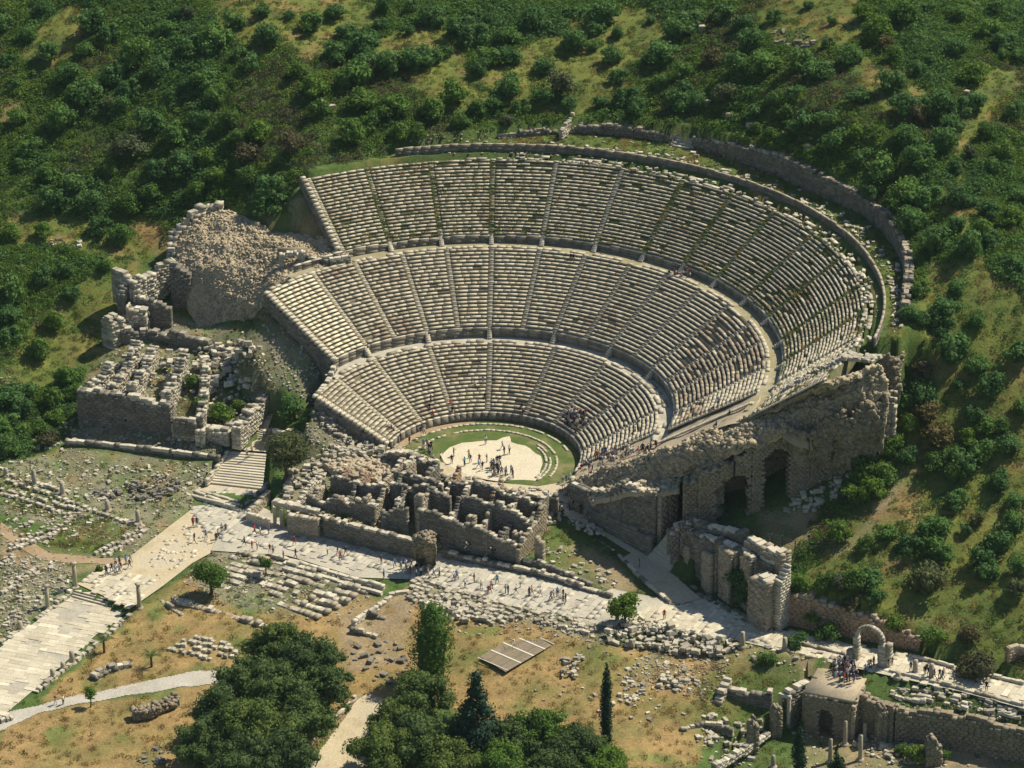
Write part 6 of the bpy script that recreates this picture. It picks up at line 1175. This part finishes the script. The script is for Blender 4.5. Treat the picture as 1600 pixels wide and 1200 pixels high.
s_ = np.where(idx < 2, rng.uniform(.9, 2.1, n_), rng.uniform(.6, 1.6, n_)) * np.where(mead, .7, 1)
instancer('scrub', np.stack([x, y, z - .1], 1), np.stack([s_, s_ * rng.uniform(.8, 1.2, n_), s_ * rng.uniform(.5, 1.1, n_)], 1), np.stack([0 * x, 0 * x, rng.uniform(0, 6.28, n_)], 1), idx, CL)
# grass: meadows, strip behind the rim, lower fields
TF = [tuft(1, 'grassleaf', 34, .6, .35), tuft(2, 'grassleaf', 30, .5, .3), tuft(3, 'dry', 34, .6, .35), tuft(4, 'dry', 30, .6, .3), tuft(5, 'leaf_light', 26, .5, .3), tuft(6, 'leaf_mid', 26, .5, .3)]
x, y, z, u, v = world_pts(100000, -130, 130, -100, 150)
ju = u + 20 * fbm(x, y, 6, 21); jv = v + 10 * fbm(x, y, 6, 31); md_ = in_any(ju, jv, MEADOWS); dr = in_any(ju, jv, DRYS); lu = in_any(ju, jv, LUSHES); stn = in_any(ju, jv, STONYS)
roads = in_poly(x, y, hs) | in_poly(x, y, ms1) | in_any(u, v, [[(120,912),(205,868),(300,795),(322,752),(350,700),(425,690),(415,768),(398,800),(452,838),(340,858),(300,880),(255,915),(205,950)], [(470,1215),(555,1095),(640,1108),(600,1215)], [(0,1120),(130,1084),(360,1044),(430,1050),(430,1066),(130,1100),(0,1140)], [(880,800),(930,808),(1050,890),(1095,935),(1062,944)]])
r0_ = np.hypot(x, y); hill = in_any(u, v, HILL) & notcav(x, y)
pr = np.where(hill, np.where(md_, .5, .12), .22); pr = np.where(stn, .16 + .5 * np.clip(vn(x, y, 6, 8), 0, 1), pr); pr = np.where(lu, .8, pr); pr = np.where(in_any(u, v, DIRTS), .05, pr)
cavm = (r0_ < 66.6) & (y > -16) & notcav(x, y) == False
keep = ~roads & (rng.random(len(x)) < pr) & (hill | ~((r0_ < 66.8) & (v < 790) & (v > 230) & (u > 430))) & ~(in_any(u, v, [[(480,260),(1060,262),(1380,540),(1380,600),(1050,760),(880,800),(500,720),(430,470)]]))
x, y, z, u, v, md_, dr, lu = (a[keep] for a in (x, y, z, u, v, md_, dr, lu)); n_ = len(x)
green = vn(x, y, 5, 55) + np.where(dr & ~lu, -.33, .12) + np.where(md_, -.12, 0); idx = np.where(green + .2 * rng.normal(0, 1, n_) > 0, rng.choice([0, 1, 0, 5, 4], n_), rng.choice([2, 3], n_)); s_ = rng.uniform(.5, 1.2, n_)
instancer('grass', np.stack([x, y, z], 1), np.stack([s_, s_, s_ * rng.uniform(.6, 1.3, n_)], 1), np.stack([0 * x, 0 * x, rng.uniform(0, 6.28, n_)], 1), idx, TF)
n_ = len(weeds); s_ = rng.uniform(.6, 1.3, n_); instancer('seat_weeds', weeds, np.stack([s_, s_, s_], 1), np.stack([np.zeros(n_), np.zeros(n_), rng.uniform(0, 6.28, n_)], 1), rng.choice([0, 4, 4, 5, 0, 2], n_), TF)
# --- larger individual trees and bushes
def tree(px, py, rp, hgt, kd, mat, label, name='tree', cat='tree', z=None, trunk_h=None, shape='round', nl=16, nleaf=2600, ls=None, seed=0, group=None, tr_r=None):
    """crown centre at the picture point; stands on the ground straight below"""
    R = rp / 9.4; trunk_h = hgt * .22 if trunk_h is None else trunk_h; H = hgt - trunk_h; hc = trunk_h + H * .48
    q = G(px, py) if z is None else P(px, py, z + hc)
    if z is None:
        for _ in range(3): q = P(px, py, tz(q[0], q[1]) + hc)
        zg = tz(q[0], q[1])
    else: zg = z
    root = empty(name, (float(q[0]), float(q[1]), float(zg)), label=label, cat=cat, group=group)
    me = crown_mesh('crown', R, H, trunk_h, nleaf, ls or max(.13, R * .06), nl, seed + int(px), M[mat], shape=shape); o = D.objects.new('crown', me); COL.objects.link(o); o.parent = root
    sg = 8; a = np.linspace(0, 6.283, sg, endpoint=False); tr = tr_r or max(.10, R * .07); prof = [(tr * 1.5, -.4), (tr, trunk_h * .5 + .1), (tr * .8, trunk_h + H * .3), (tr * .35, trunk_h + H * .6)]
    V = np.array([(q_ * math.cos(t) + .12 * math.sin(zz * 1.3), q_ * math.sin(t), zz) for q_, zz in prof for t in a]); Fq = np.array([(i * sg + j, i * sg + (j + 1) % sg, (i + 1) * sg + (j + 1) % sg, (i + 1) * sg + j) for i in range(3) for j in range(sg)])
    o = D.objects.new('trunk', mesh_from('trunk', V, Fq, M['bark'])); COL.objects.link(o); o.parent = root; return root
big_p = [(425,1008,34,9,'top of the left pine clump, nearest the street'),(482,1030,42,10,'at the right shoulder of the left pine clump'),(392,1062,38,9,'on the left flank of the left pine clump'),(512,1072,32,9,'at the right end of the left pine clump beside the bare yard'),(440,1085,48,11,'in the middle of the left pine clump'),(348,1112,40,9,'low on the left flank of the left pine clump'),(400,1140,48,11,'in the lower middle of the left pine clump'),(472,1125,40,10,'beside the straight yard kerb'),(318,1160,34,8,'at the lower left tip of the left pine clump'),(372,1190,45,10,'at the bottom edge, left pine clump'),(440,1185,40,10,'at the bottom edge beside the yard kerb'),
         (655,1088,38,9,'just below the poplar-shaped tree'),(620,1125,32,8,'at the left of the lower middle clump'),(600,1172,40,9,'at the bottom edge beside the bare yard'),(665,1150,45,10,'in the lower middle clump left of the dark fir'),(700,1192,42,9,'at the bottom edge below the dark fir')]
for i, (px, py, rp, h, lb_) in enumerate(big_p): tree(px, py, rp * 1.22, h * .95, 'pine', 'leaf_pine', 'full green pine ' + lb_, 'pine_tree', seed=i, nl=70, nleaf=10000, ls=.2, trunk_h=.5)
for i, (px, py, rp, h, lb_) in enumerate([(800,1155,42,9,'right beside the dark fir'),(850,1148,44,9,'crowning the lower right clump'),(905,1168,42,8,'toward the cypress in the lower right clump'),(785,1192,42,9,'at the bottom edge right of the fir'),(865,1195,44,9,'at the bottom edge in the middle of the lower right clump'),(945,1192,34,7,'at the right tip of the lower right clump')]): tree(px, py, rp, h, 'oak', 'leaf_mid' if i % 2 else 'leaf_pine', 'broad green tree ' + lb_, 'broadleaf_tree', seed=i + 30, nl=60, nleaf=9000, ls=.2, trunk_h=.5)
tree(745, 1118, 50, 16, 'fir', 'leaf_fir', 'tall dark conical fir rising above the lower middle trees', 'fir_tree', shape='cone', nl=34, nleaf=6000, ls=.24, trunk_h=1.0)
tree(675, 1002, 33, 12.5, 'poplar', 'leaf_mid', 'tall poplar-shaped green tree standing left of the timber platform', 'tall_tree', shape='column', nl=16, nleaf=4600, ls=.22, trunk_h=.6)
tree(948, 1103, 9.5, 15.2, 'cypress', 'leaf_fir', 'slender dark cypress standing alone on the dry field', 'cypress_tree', shape='column', nl=20, nleaf=3600, ls=.15, trunk_h=.5)
tree(1249, 1178, 10.5, 9.5, 'cypress', 'leaf_fir', 'dark cypress cut by the bottom edge, beside the green strip', 'cypress_tree', shape='column', nl=14, nleaf=2600, ls=.15, trunk_h=.4, z=-10.0)
tree(1308, 1186, 15, 5.5, 'fir', 'leaf_fir', 'small dark conical tree among columns in the sunken yard', 'small_fir', shape='cone', nl=16, nleaf=1600, ls=.16, trunk_h=.4, z=-10.5)
tree(445, 708, 42, 8.5, 'olive', 'leaf_grey', 'big grey-green olive tree beside the broad stairway', 'olive_tree', nl=22, nleaf=5200, ls=.2, trunk_h=1.6, seed=5)
tree(328, 896, 31, 6.6, 'tree', 'leaf_mid', 'round dark green tree at the corner of the stepped foundation', 'round_tree', nl=14, nleaf=3000, trunk_h=1.2, ls=.2)
tree(414, 880, 15, 3.8, 'tree', 'leaf_mid', 'small airy tree on the stepped foundation near the street', 'small_tree', nl=8, nleaf=800, trunk_h=1.2)
tree(976, 948, 30, 5.6, 'tree', 'leaf_mid', 'bushy green tree beside the street above the bank of blocks', 'bushy_tree', nl=14, nleaf=3000, trunk_h=.7, ls=.2)
tree(140, 1083, 12, 3.6, 'tree', 'leaf_mid', 'young round tree on the grass verge of the gravel path', 'young_tree', nl=7, nleaf=600, trunk_h=1.4)
tree(1163, 838, 34, 7.0, 'tree', 'leaf_dark', 'dense dark tree with a flat lit top in front of the vaults', 'dense_tree', nl=16, nleaf=3400, trunk_h=.4, ls=.2)
for i, (px, py, rp, h, mt, lb_) in enumerate([(424,488,24,3.6,'leaf_dark','dark shrub at the foot of the pale end block of middle seats'),(440,520,22,3,'leaf_dark','lower dark shrub under the middle tier end wall'),(452,636,30,4.4,'leaf_dark','big shaded shrub left of the lower seats'),(480,655,26,3.4,'leaf_dark','shaded shrub just right of the narrow stairway'),(474,625,14,2.6,'leaf_grey','pale greenish shrub topping the shaded shrubs by the stairway'),(516,655,14,2.2,'leaf_dark','shrub against the outer stair edge of the lower seats'),
    (472,358,15,1.6,'leaf_light','bright green cushion shrub on the bare slope left of the upper seats'),(420,424,13,1.3,'leaf_light','bright green cushion on the rubble mound near the tunnel mouth'),(378,420,7,1.5,'leaf_dark','small dark shrub in the middle of the rubble mound'),(330,421,5,1,'leaf_grey','tiny shrub on the left of the rubble mound'),(518,387,17,1.6,'leaf_dark','dark shrub in the hollow above the tunnel mouth'),
    (298,592,15,2.4,'leaf_dark','shrub in the second collapsed chamber'),(312,622,16,2.6,'leaf_mid','shrub low in the middle collapsed chamber'),(345,640,24,2.8,'leaf_mid','wide green shrub in the chamber beside the narrow stairway'),(372,606,16,2.4,'leaf_light','bright shrub high in the chamber beside the narrow stairway'),(212,588,10,1.6,'leaf_dark','small dark shrub behind the high ashlar front'),
    (505,768,12,1.6,'leaf_light','bright shrub in the left rooms of the stage ruin'),(528,782,14,1.4,'leaf_light','bright low shrub below the middle wall of the stage ruin'),(540,806,12,1.6,'leaf_dark','dark shrub on the ledge of the stage ruin'),(600,812,8,1.4,'leaf_mid','small shrub at a doorway of the stage ruin'),
    (1238,728,15,2.6,'leaf_dark','dark shrub in a hollow of the vault shoulder'),(1350,553,8,1.4,'leaf_light','bright shrub at the right end of the upper seats'),(1000,745,14,1.6,'leaf_light','bright green patch shrub above the right entrance'),(1036,712,14,1.8,'leaf_dark','dark shrub at the top of the right entrance building'),(1230,905,24,3,'leaf_mid','green shrub behind the tower end'),(1130,790,10,2.2,'leaf_dark','dark shrub below the left arch'),
    (1435,1112,22,2.6,'leaf_light','bright shrub on the bank above the high yard wall'),(1470,1110,20,2.4,'leaf_mid','green shrub right of the bright one on the yard bank'),(1410,1105,14,2,'leaf_mid','green shrub left of the bright one on the yard bank'),(1245,945,20,2.8,'leaf_dark','dark shrub hanging over the brownish street wall'),(1290,975,24,2.6,'leaf_dark','wide shrub above the middle of the brownish street wall'),(1525,1025,36,3.4,'leaf_brown','brownish thicket above the far right street'),(1520,1045,20,2.2,'leaf_grey','grey thicket beside the far right street'),(75,683,22,2.6,'leaf_brown','brownish shrub left of the long terrace wall'),(90,650,22,2.6,'leaf_mid','green shrub under the corner of the high ashlar front'),(155,888,8,1.2,'leaf_mid','small green bush beside the track and the tour group'),(1262,1066,14,1.8,'leaf_mid','green shrub on the bank above the vaulted building'),(1198,1030,16,1.4,'leaf_mid','low shrub on the green bank left of the plinth')]):
    tree(px, py, rp, h, 'shrub', mt, lb_, 'shrub', 'shrub', trunk_h=.15, nl=9, nleaf=900, ls=max(.12, rp / 9.4 * .085), seed=i * 3)
def palm(px, py, hpx, label, seed):
    q = G(px, py); h = hpx / 8.25; root = empty('palm_tree', (float(q[0]), float(q[1]), float(q[2])), label=label, cat='palm'); r = np.random.default_rng(seed)
    sg = 7; V = [(q_ * math.cos(t), q_ * math.sin(t), zz) for q_, zz in ((.22, -.2), (.17, h * .3), (.2, h * .55), (.1, h * .62)) for t in np.linspace(0, 6.283, sg, endpoint=False)]
    o = D.objects.new('trunk', mesh_from('trunk', V, np.array([(i * sg + j, i * sg + (j + 1) % sg, (i + 1) * sg + (j + 1) % sg, (i + 1) * sg + j) for i in range(3) for j in range(sg)]), M['bark'])); COL.objects.link(o); o.parent = root
    fm = []
    for s in range(2):
        V = []; Fq = []; L_ = h * .62
        for i in range(9):
            f = i / 8; x_ = L_ * (f * .95); z_ = L_ * (.75 * f - .95 * f * f); 
            for sgn in (-1, 1):
                if i == 0: continue
                w_ = .42 * math.sin(math.pi * min(1, f + .12)) * L_ * .4; b_ = len(V); V += [(x_ - .12, 0, z_ + .02), (x_ + .02, 0, z_ + .02), (x_ + .22 * L_ * .5, sgn * w_, z_ - .10), (x_ + .12 * L_ * .5, sgn * w_, z_ - .12)]; Fq.append((b_, b_ + 1, b_ + 2, b_ + 3))
        fm.append(mesh_from('frond', V, np.array(Fq), [M['leaf_grey' if s else 'leaf_mid']]))
    for k in range(13): o = D.objects.new('frond', fm[k % 2]); COL.objects.link(o); o.parent = root; o.location = (0, 0, h * .58); o.rotation_euler = (0, -r.uniform(-.15, .75), k * .483 + r.uniform(-.2, .2))
palm(163, 1020, 28, 'small palm on the dry slope below the wide colonnade street', 1); palm(237, 1042, 27, 'low spreading palm beside the short rows of stones', 2)

# ------------------------------------------------------------------ people
def cmat(name, c): m, t, b = newmat(name); b.inputs['Base Color'].default_value = (*c, 1); return m
TOPS = {'white': (.75, .74, .72), 'red': (.45, .03, .03), 'navy': (.03, .04, .12), 'light blue': (.22, .38, .60), 'black': (.02, .02, .025), 'pink': (.60, .25, .30), 'grey': (.25, .25, .26), 'purple': (.18, .10, .28), 'turquoise': (.05, .35, .42), 'yellow': (.62, .48, .12)}
BOTS = {'jeans': (.06, .09, .17), 'khaki shorts': (.32, .26, .17), 'black trousers': (.02, .02, .022), 'white trousers': (.62, .60, .56), 'grey trousers': (.15, .15, .16)}
TM = {k: cmat(k.replace(' ', '_') + '_cloth', v) for k, v in TOPS.items()}; BM_ = {k: cmat(k.replace(' ', '_') + '_cloth', v) for k, v in BOTS.items()}
SK = [cmat('skin_light', (.50, .30, .21)), cmat('skin_tan', (.34, .19, .12))]; HR = [cmat('hair_dark', (.02, .014, .01)), cmat('hair_brown', (.10, .055, .025)), cmat('hair_blond', (.40, .28, .13)), cmat('hair_grey', (.35, .34, .33))]; SH = cmat('shoes', (.05, .045, .04))
def body(pose):
    j = {'pel': (0, 0, .95), 'wst': (0, 0, 1.12), 'chs': (0, 0, 1.34), 'nck': (0, .01, 1.50), 'hd': (0, -.01, 1.60), 'top': (0, 0, 1.70)}
    lx = .10
    if pose == 'stand': leg = {s: [(s * lx, 0, .90), (s * .11, -.01, .48), (s * .12, .02, .08), (s * .14, -.14, .04)] for s in (-1, 1)}
    elif pose == 'walk': leg = {-1: [(-lx, 0, .90), (-.10, -.20, .52), (-.10, -.26, .09), (-.10, -.42, .06)], 1: [(lx, 0, .90), (.10, .08, .48), (.10, .34, .14), (.10, .24, .04)]}
    elif pose == 'sit': leg = {s: [(s * lx, 0, .48), (s * .14, -.42, .50), (s * .13, -.44, .08), (s * .14, -.60, .04)] for s in (-1, 1)}
    else: leg = {s: [(s * lx, 0, .90), (s * .15, -.03, .48), (s * .18, .03, .08), (s * .2, -.13, .04)] for s in (-1, 1)}
    if pose == 'sit': j = {k: (x_, y_ - .04, z_ - .47) for k, (x_, y_, z_) in j.items()}
    dz = -.47 if pose == 'sit' else 0; dy = -.04 if pose == 'sit' else 0
    arm = {}
    for s in (-1, 1):
        sh = (s * .19, dy, 1.40 + dz)
        if pose == 'stand': arm[s] = [sh, (s * .25, .03, 1.12), (s * .24, -.08, .86), (s * .24, -.11, .76)]
        elif pose == 'walk': arm[s] = [sh, (s * .25, s * .14, 1.14), (s * .23, s * .06 - .14, .92), (s * .22, s * .04 - .2, .84)]
        elif pose == 'sit': arm[s] = [sh, (s * .24, -.08, .66), (s * .16, -.30, .60), (s * .12, -.36, .58)]
        else: arm[s] = [sh, (s * .27, -.10, 1.18), (s * .12, -.30, 1.30), (s * .06, -.34, 1.40)]
    if pose == 'photo': j['hd'] = (0, -.03, 1.60)
    V = []; E_ = []; Rd = []; lab = []
    def chain(pts, rads, start=None, lb=None):
        prev = start
        for i, (p_, r) in enumerate(zip(pts, rads)):
            V.append(p_); Rd.append(r); k = len(V) - 1
            if prev is not None: E_.append((prev, k)); lab.append((prev, k, lb[i] if isinstance(lb, (list, tuple)) else lb))
            prev = k
        return prev
    chain([j['pel'], j['wst'], j['chs'], j['nck'], j['hd'], j['top']], [(.15, .11), (.13, .10), (.17, .11), (.06, .06), (.085, .10), (.07, .08)], None, [None, 1, 1, 1, 0, 3])
    for s in (-1, 1):
        chain(leg[s], [(.095, .095), (.065, .065), (.045, .045), (.045, .035)], 0, [2, 2, 2, 4]); chain(arm[s], [(.06, .06), (.048, .048), (.036, .036), (.035, .022)], 2, [1, 1, 0, 0])
    me = D.meshes.new('b'); me.from_pydata(V, E_, []); o = D.objects.new('b', me); COL.objects.link(o); o.modifiers.new('s', 'SKIN'); o.modifiers.new('u', 'SUBSURF').levels = 1
    for i, r in enumerate(Rd): me.skin_vertices[0].data[i].radius = r
    me.skin_vertices[0].data[0].use_root = True
    dg = bpy.context.evaluated_depsgraph_get(); dg.update(); out = D.meshes.new_from_object(o.evaluated_get(dg)); D.objects.remove(o)
    out.name = 'person_' + pose; A = np.array(V)
    for i in range(5): out.materials.append(SK[0])
    for f in out.polygons:
        c = np.array(f.center); best = None
        for a, b_, lb in lab:
            if lb is None: continue
            p0, p1 = A[a], A[b_]; d = p1 - p0; t = np.clip(np.dot(c - p0, d) / max(1e-9, np.dot(d, d)), 0, 1); q = np.linalg.norm(c - p0 - d * t)
            if best is None or q < best[0]: best = (q, lb)
        lb = best[1]; hz = j['hd'][2]
        if c[2] > hz - .10 and abs(c[0]) < .12 and abs(c[1] - j['hd'][1]) < .16: lb = 3 if (c[1] > j['hd'][1] + .0 or c[2] > hz + .07) else 0
        f.material_index = lb; f.use_smooth = True
    return out
POSE = {k: body(k) for k in ('stand', 'walk', 'sit', 'photo')}; VERB = dict(stand='standing', walk='walking', sit='seated', photo='holding up a camera')
def person(q, yaw, pose, where, top=None):
    o = D.objects.new('person', POSE[pose]); COL.objects.link(o); o.location = tuple(float(v) for v in q); s = rng.uniform(.95, 1.06); o.scale = (s * 1.08, s * 1.08, s); o.rotation_euler = (0, 0, yaw)
    tp = top or str(rng.choice(list(TOPS), p=[.27, .06, .19, .10, .18, .03, .11, .03, .01, .02])); bt = str(rng.choice(list(BOTS), p=[.32, .2, .24, .08, .16]))
    for i, m_ in enumerate((SK[rng.integers(2)], TM[tp], BM_[bt], HR[rng.choice(4, p=[.45, .3, .13, .12])], SH)): o.material_slots[i].link = 'OBJECT'; o.material_slots[i].material = m_
    lb = f'person in {tp} top and {bt} {VERB[pose]} {where}'; w_ = lb.split(); lb = ' '.join(w_[:16]); tag(o, lb, 'person', 'people ' + where)
def seat_at(px, py):
    for z in np.arange(0, 33, .05):
        q = P(px, py, z); r = math.hypot(q[0], q[1])
        if z >= float(np.interp(r, [17, 29.6, 29.7, 32.2, 32.3, 47.2, 47.3, 50, 50.1, 63], [1.6, 8.8, 8.85, 8.85, 10.6, 19.3, 19.35, 19.35, 20.6, 30.1])): break
    ph = math.atan2(q[1], q[0])
    for _, _, nr, r0, r1, z0, z1 in TIERS:
        if r0 <= r < r1: tr = (r1 - r0) / nr; i = int((r - r0) / tr); rr_ = r0 + (i + .35) * tr; return (rr_ * math.cos(ph), rr_ * math.sin(ph), z0 + (i + 1) * (z1 - z0) / nr), ph
    return (q[0], q[1], z), ph
def sitters(pts, where, frac=.85):
    for px, py in pts:
        q, ph = seat_at(px, py); sit = rng.random() < frac; yaw = ph + math.pi / 2 + math.pi; q = (q[0], q[1], q[2] - (.42 if False else 0))
        if sit: person((q[0], q[1], q[2] - .40), ph - math.pi / 2 + math.pi - math.pi + rng.normal(0, .3), 'sit', where)
        else: person(q, rng.uniform(0, 6.28), 'stand', where)
def walkers(pts, where, z=None, yaw=None, poses=('stand', 'walk', 'photo', 'walk')):
    for p_ in pts:
        q = P(p_[0], p_[1], z) if z is not None else G(p_[0], p_[1]); person(q, rng.uniform(0, 6.28) if yaw is None or rng.random() < .3 else yaw + rng.choice([0, math.pi]) + rng.normal(0, .3), str(rng.choice(poses)), where, p_[2] if len(p_) > 2 else None)
def crowd(poly, n, mind=3.2):
    out = []; xs_ = [p[0] for p in poly]; ys_ = [p[1] for p in poly]; t = 0
    while len(out) < n and t < 4000:
        t += 1; a, b_ = rng.uniform(min(xs_), max(xs_)), rng.uniform(min(ys_), max(ys_))
        if in_poly([a], [b_], poly)[0] and all((a - c) ** 2 + 4 * (b_ - d) ** 2 > mind ** 2 * 2 for c, d in out): out.append((a, b_))
    return out
walkers([(759,694),(706,724),(709,713),(726,728,'turquoise'),(735,723),(749,723),(748,731),(761,722),(785,702),(788,711),(796,709),(733,716),(754,735)], 'apart on the pale orchestra floor', .03)
walkers(crowd([(766,728),(785,724),(788,742),(806,738),(804,748),(770,744)], 20, 2.6), 'in the group at the middle of the orchestra floor', .03)
walkers(crowd([(652,698),(676,700),(690,722),(672,722)], 12, 3), 'by the reddish earth at the left end of the orchestra', .05)
walkers([(608,688),(611,692),(618,686),(640,695),(626,690)], 'at the foot of the lower seats on the left', .3)
sitters(crowd([(882,642),(912,640),(924,655),(905,672),(888,665)], 40, 2.4), 'in the dense block of visitors on the lower seats', .95)
sitters(crowd([(915,722),(950,706),(985,700),(1000,706),(960,725),(925,745),(905,748)], 44, 2.6), 'in the long row of visitors at the right end of the lower seats')
sitters(crowd([(1000,700),(1030,688),(1034,698),(1008,712)], 12, 3), 'beside the iron rail right of the lower seats', .5)
sitters(crowd([(1038,424),(1078,428),(1080,436),(1045,434)], 12, 3), 'together at the top of the middle seats')
sitters([(605,668),(610,670),(657,672),(662,674),(668,668),(676,650),(671,637),(704,633),(706,640),(672,628),(742,603),(755,600),(758,621),(816,636),(818,646),(896,404),(893,402),(1060,646),(1000,660),(965,645),(1115,640),(1120,638),(1118,668),(1144,648),(992,676),(1035,560)], 'alone or in pairs among the empty seats', .6)
walkers(crowd([(868,748),(905,738),(912,760),(905,795),(925,815),(895,800),(878,770)], 26, 3), 'crowding the right-hand entrance to the orchestra', 0)
walkers([(398,834),(407,836),(420,834),(460,852),(512,867),(528,868),(540,869),(532,875),(596,881),(382,852),(394,859),(402,859),(422,864),(427,865),(443,874),(462,872),(617,887),(600,903)], 'on the marble street before the stage ruin', -3.3, sa + 1.57)
walkers([(302,822),(308,822),(304,847),(322,843),(341,841),(347,831),(353,831),(338,846)], 'on the open plaza above the round tree', -3.6)
walkers(crowd([(164,892),(180,880),(208,874),(206,888),(185,898),(166,902)], 12, 3.4), 'in the tour group at the edge of the plaza', -3.65)
walkers([(87,1101),(99,1101)], 'side by side on the gravel path')
walkers(crowd([(622,890),(645,884),(690,894),(686,906),(640,902)], 17, 3.4), 'in the street crowd beside the rubble pier', -3.3, sa + 1.57)
walkers([(709,907),(714,906),(727,918),(741,910),(752,920),(766,926),(768,920),(763,929),(790,927),(794,929),(807,927),(813,918),(827,932),(831,929),(845,931),(861,938),(865,936),(871,932),(880,944),(884,942),(777,912),(880,934)], 'strung along the street below the low plinth wall', -3.3, sa + 1.57)
walkers([(999,886)], 'alone in the shade edge on the entrance ramp', -2.6, poses=('stand',)); walkers([(1038,967,'red')], 'alone on the bright street right of the bushy tree', -3.3, poses=('stand',))
walkers(crowd([(1302,1044),(1318,1034),(1334,1040),(1342,1062),(1330,1070),(1305,1062)], 42, 2.8), 'in the packed crowd left of the portal arch', -3.5, poses=('stand', 'photo', 'stand'))
walkers([(1357,1046),(1360,1044),(1365,1040),(1352,1052),(1387,1037),(1391,1034),(1393,1040),(1388,1043)], 'close to the right pier of the portal arch', -3.4)
walkers([(1423,1049),(1445,1055),(1448,1052),(1451,1057),(1460,1060),(1468,1060),(1472,1063),(1474,1058,'pink'),(1541,1080)], 'near the two column stumps on the right street', -3.3)
walkers([(386,714),(394,710)], 'at the head of the broad stairway', -1.15)

# ------------------------------------------------------------------ air
bm = bmesh.new(); bmesh.ops.create_cube(bm, size=1); me = D.meshes.new('haze'); bm.to_mesh(me); bm.free()
m = D.materials.new('haze'); m.use_nodes = True; t = m.node_tree; t.nodes.clear(); o_ = t.nodes.new('ShaderNodeOutputMaterial'); v_ = t.nodes.new('ShaderNodeVolumePrincipled')
v_.inputs['Color'].default_value = (.62, .86, 1, 1); v_.inputs['Density'].default_value = .000035; v_.inputs['Anisotropy'].default_value = .2; t.links.new(v_.outputs[0], o_.inputs['Volume']); me.materials.append(m)
z_lo = float(GZ.min()) - 1; hz = link('haze', me, kind='stuff'); hz.scale = (1400, 1500, 262 - z_lo); hz.location = (0, 50, (262 + z_lo) / 2)
SC.cycles.volume_bounces = 0
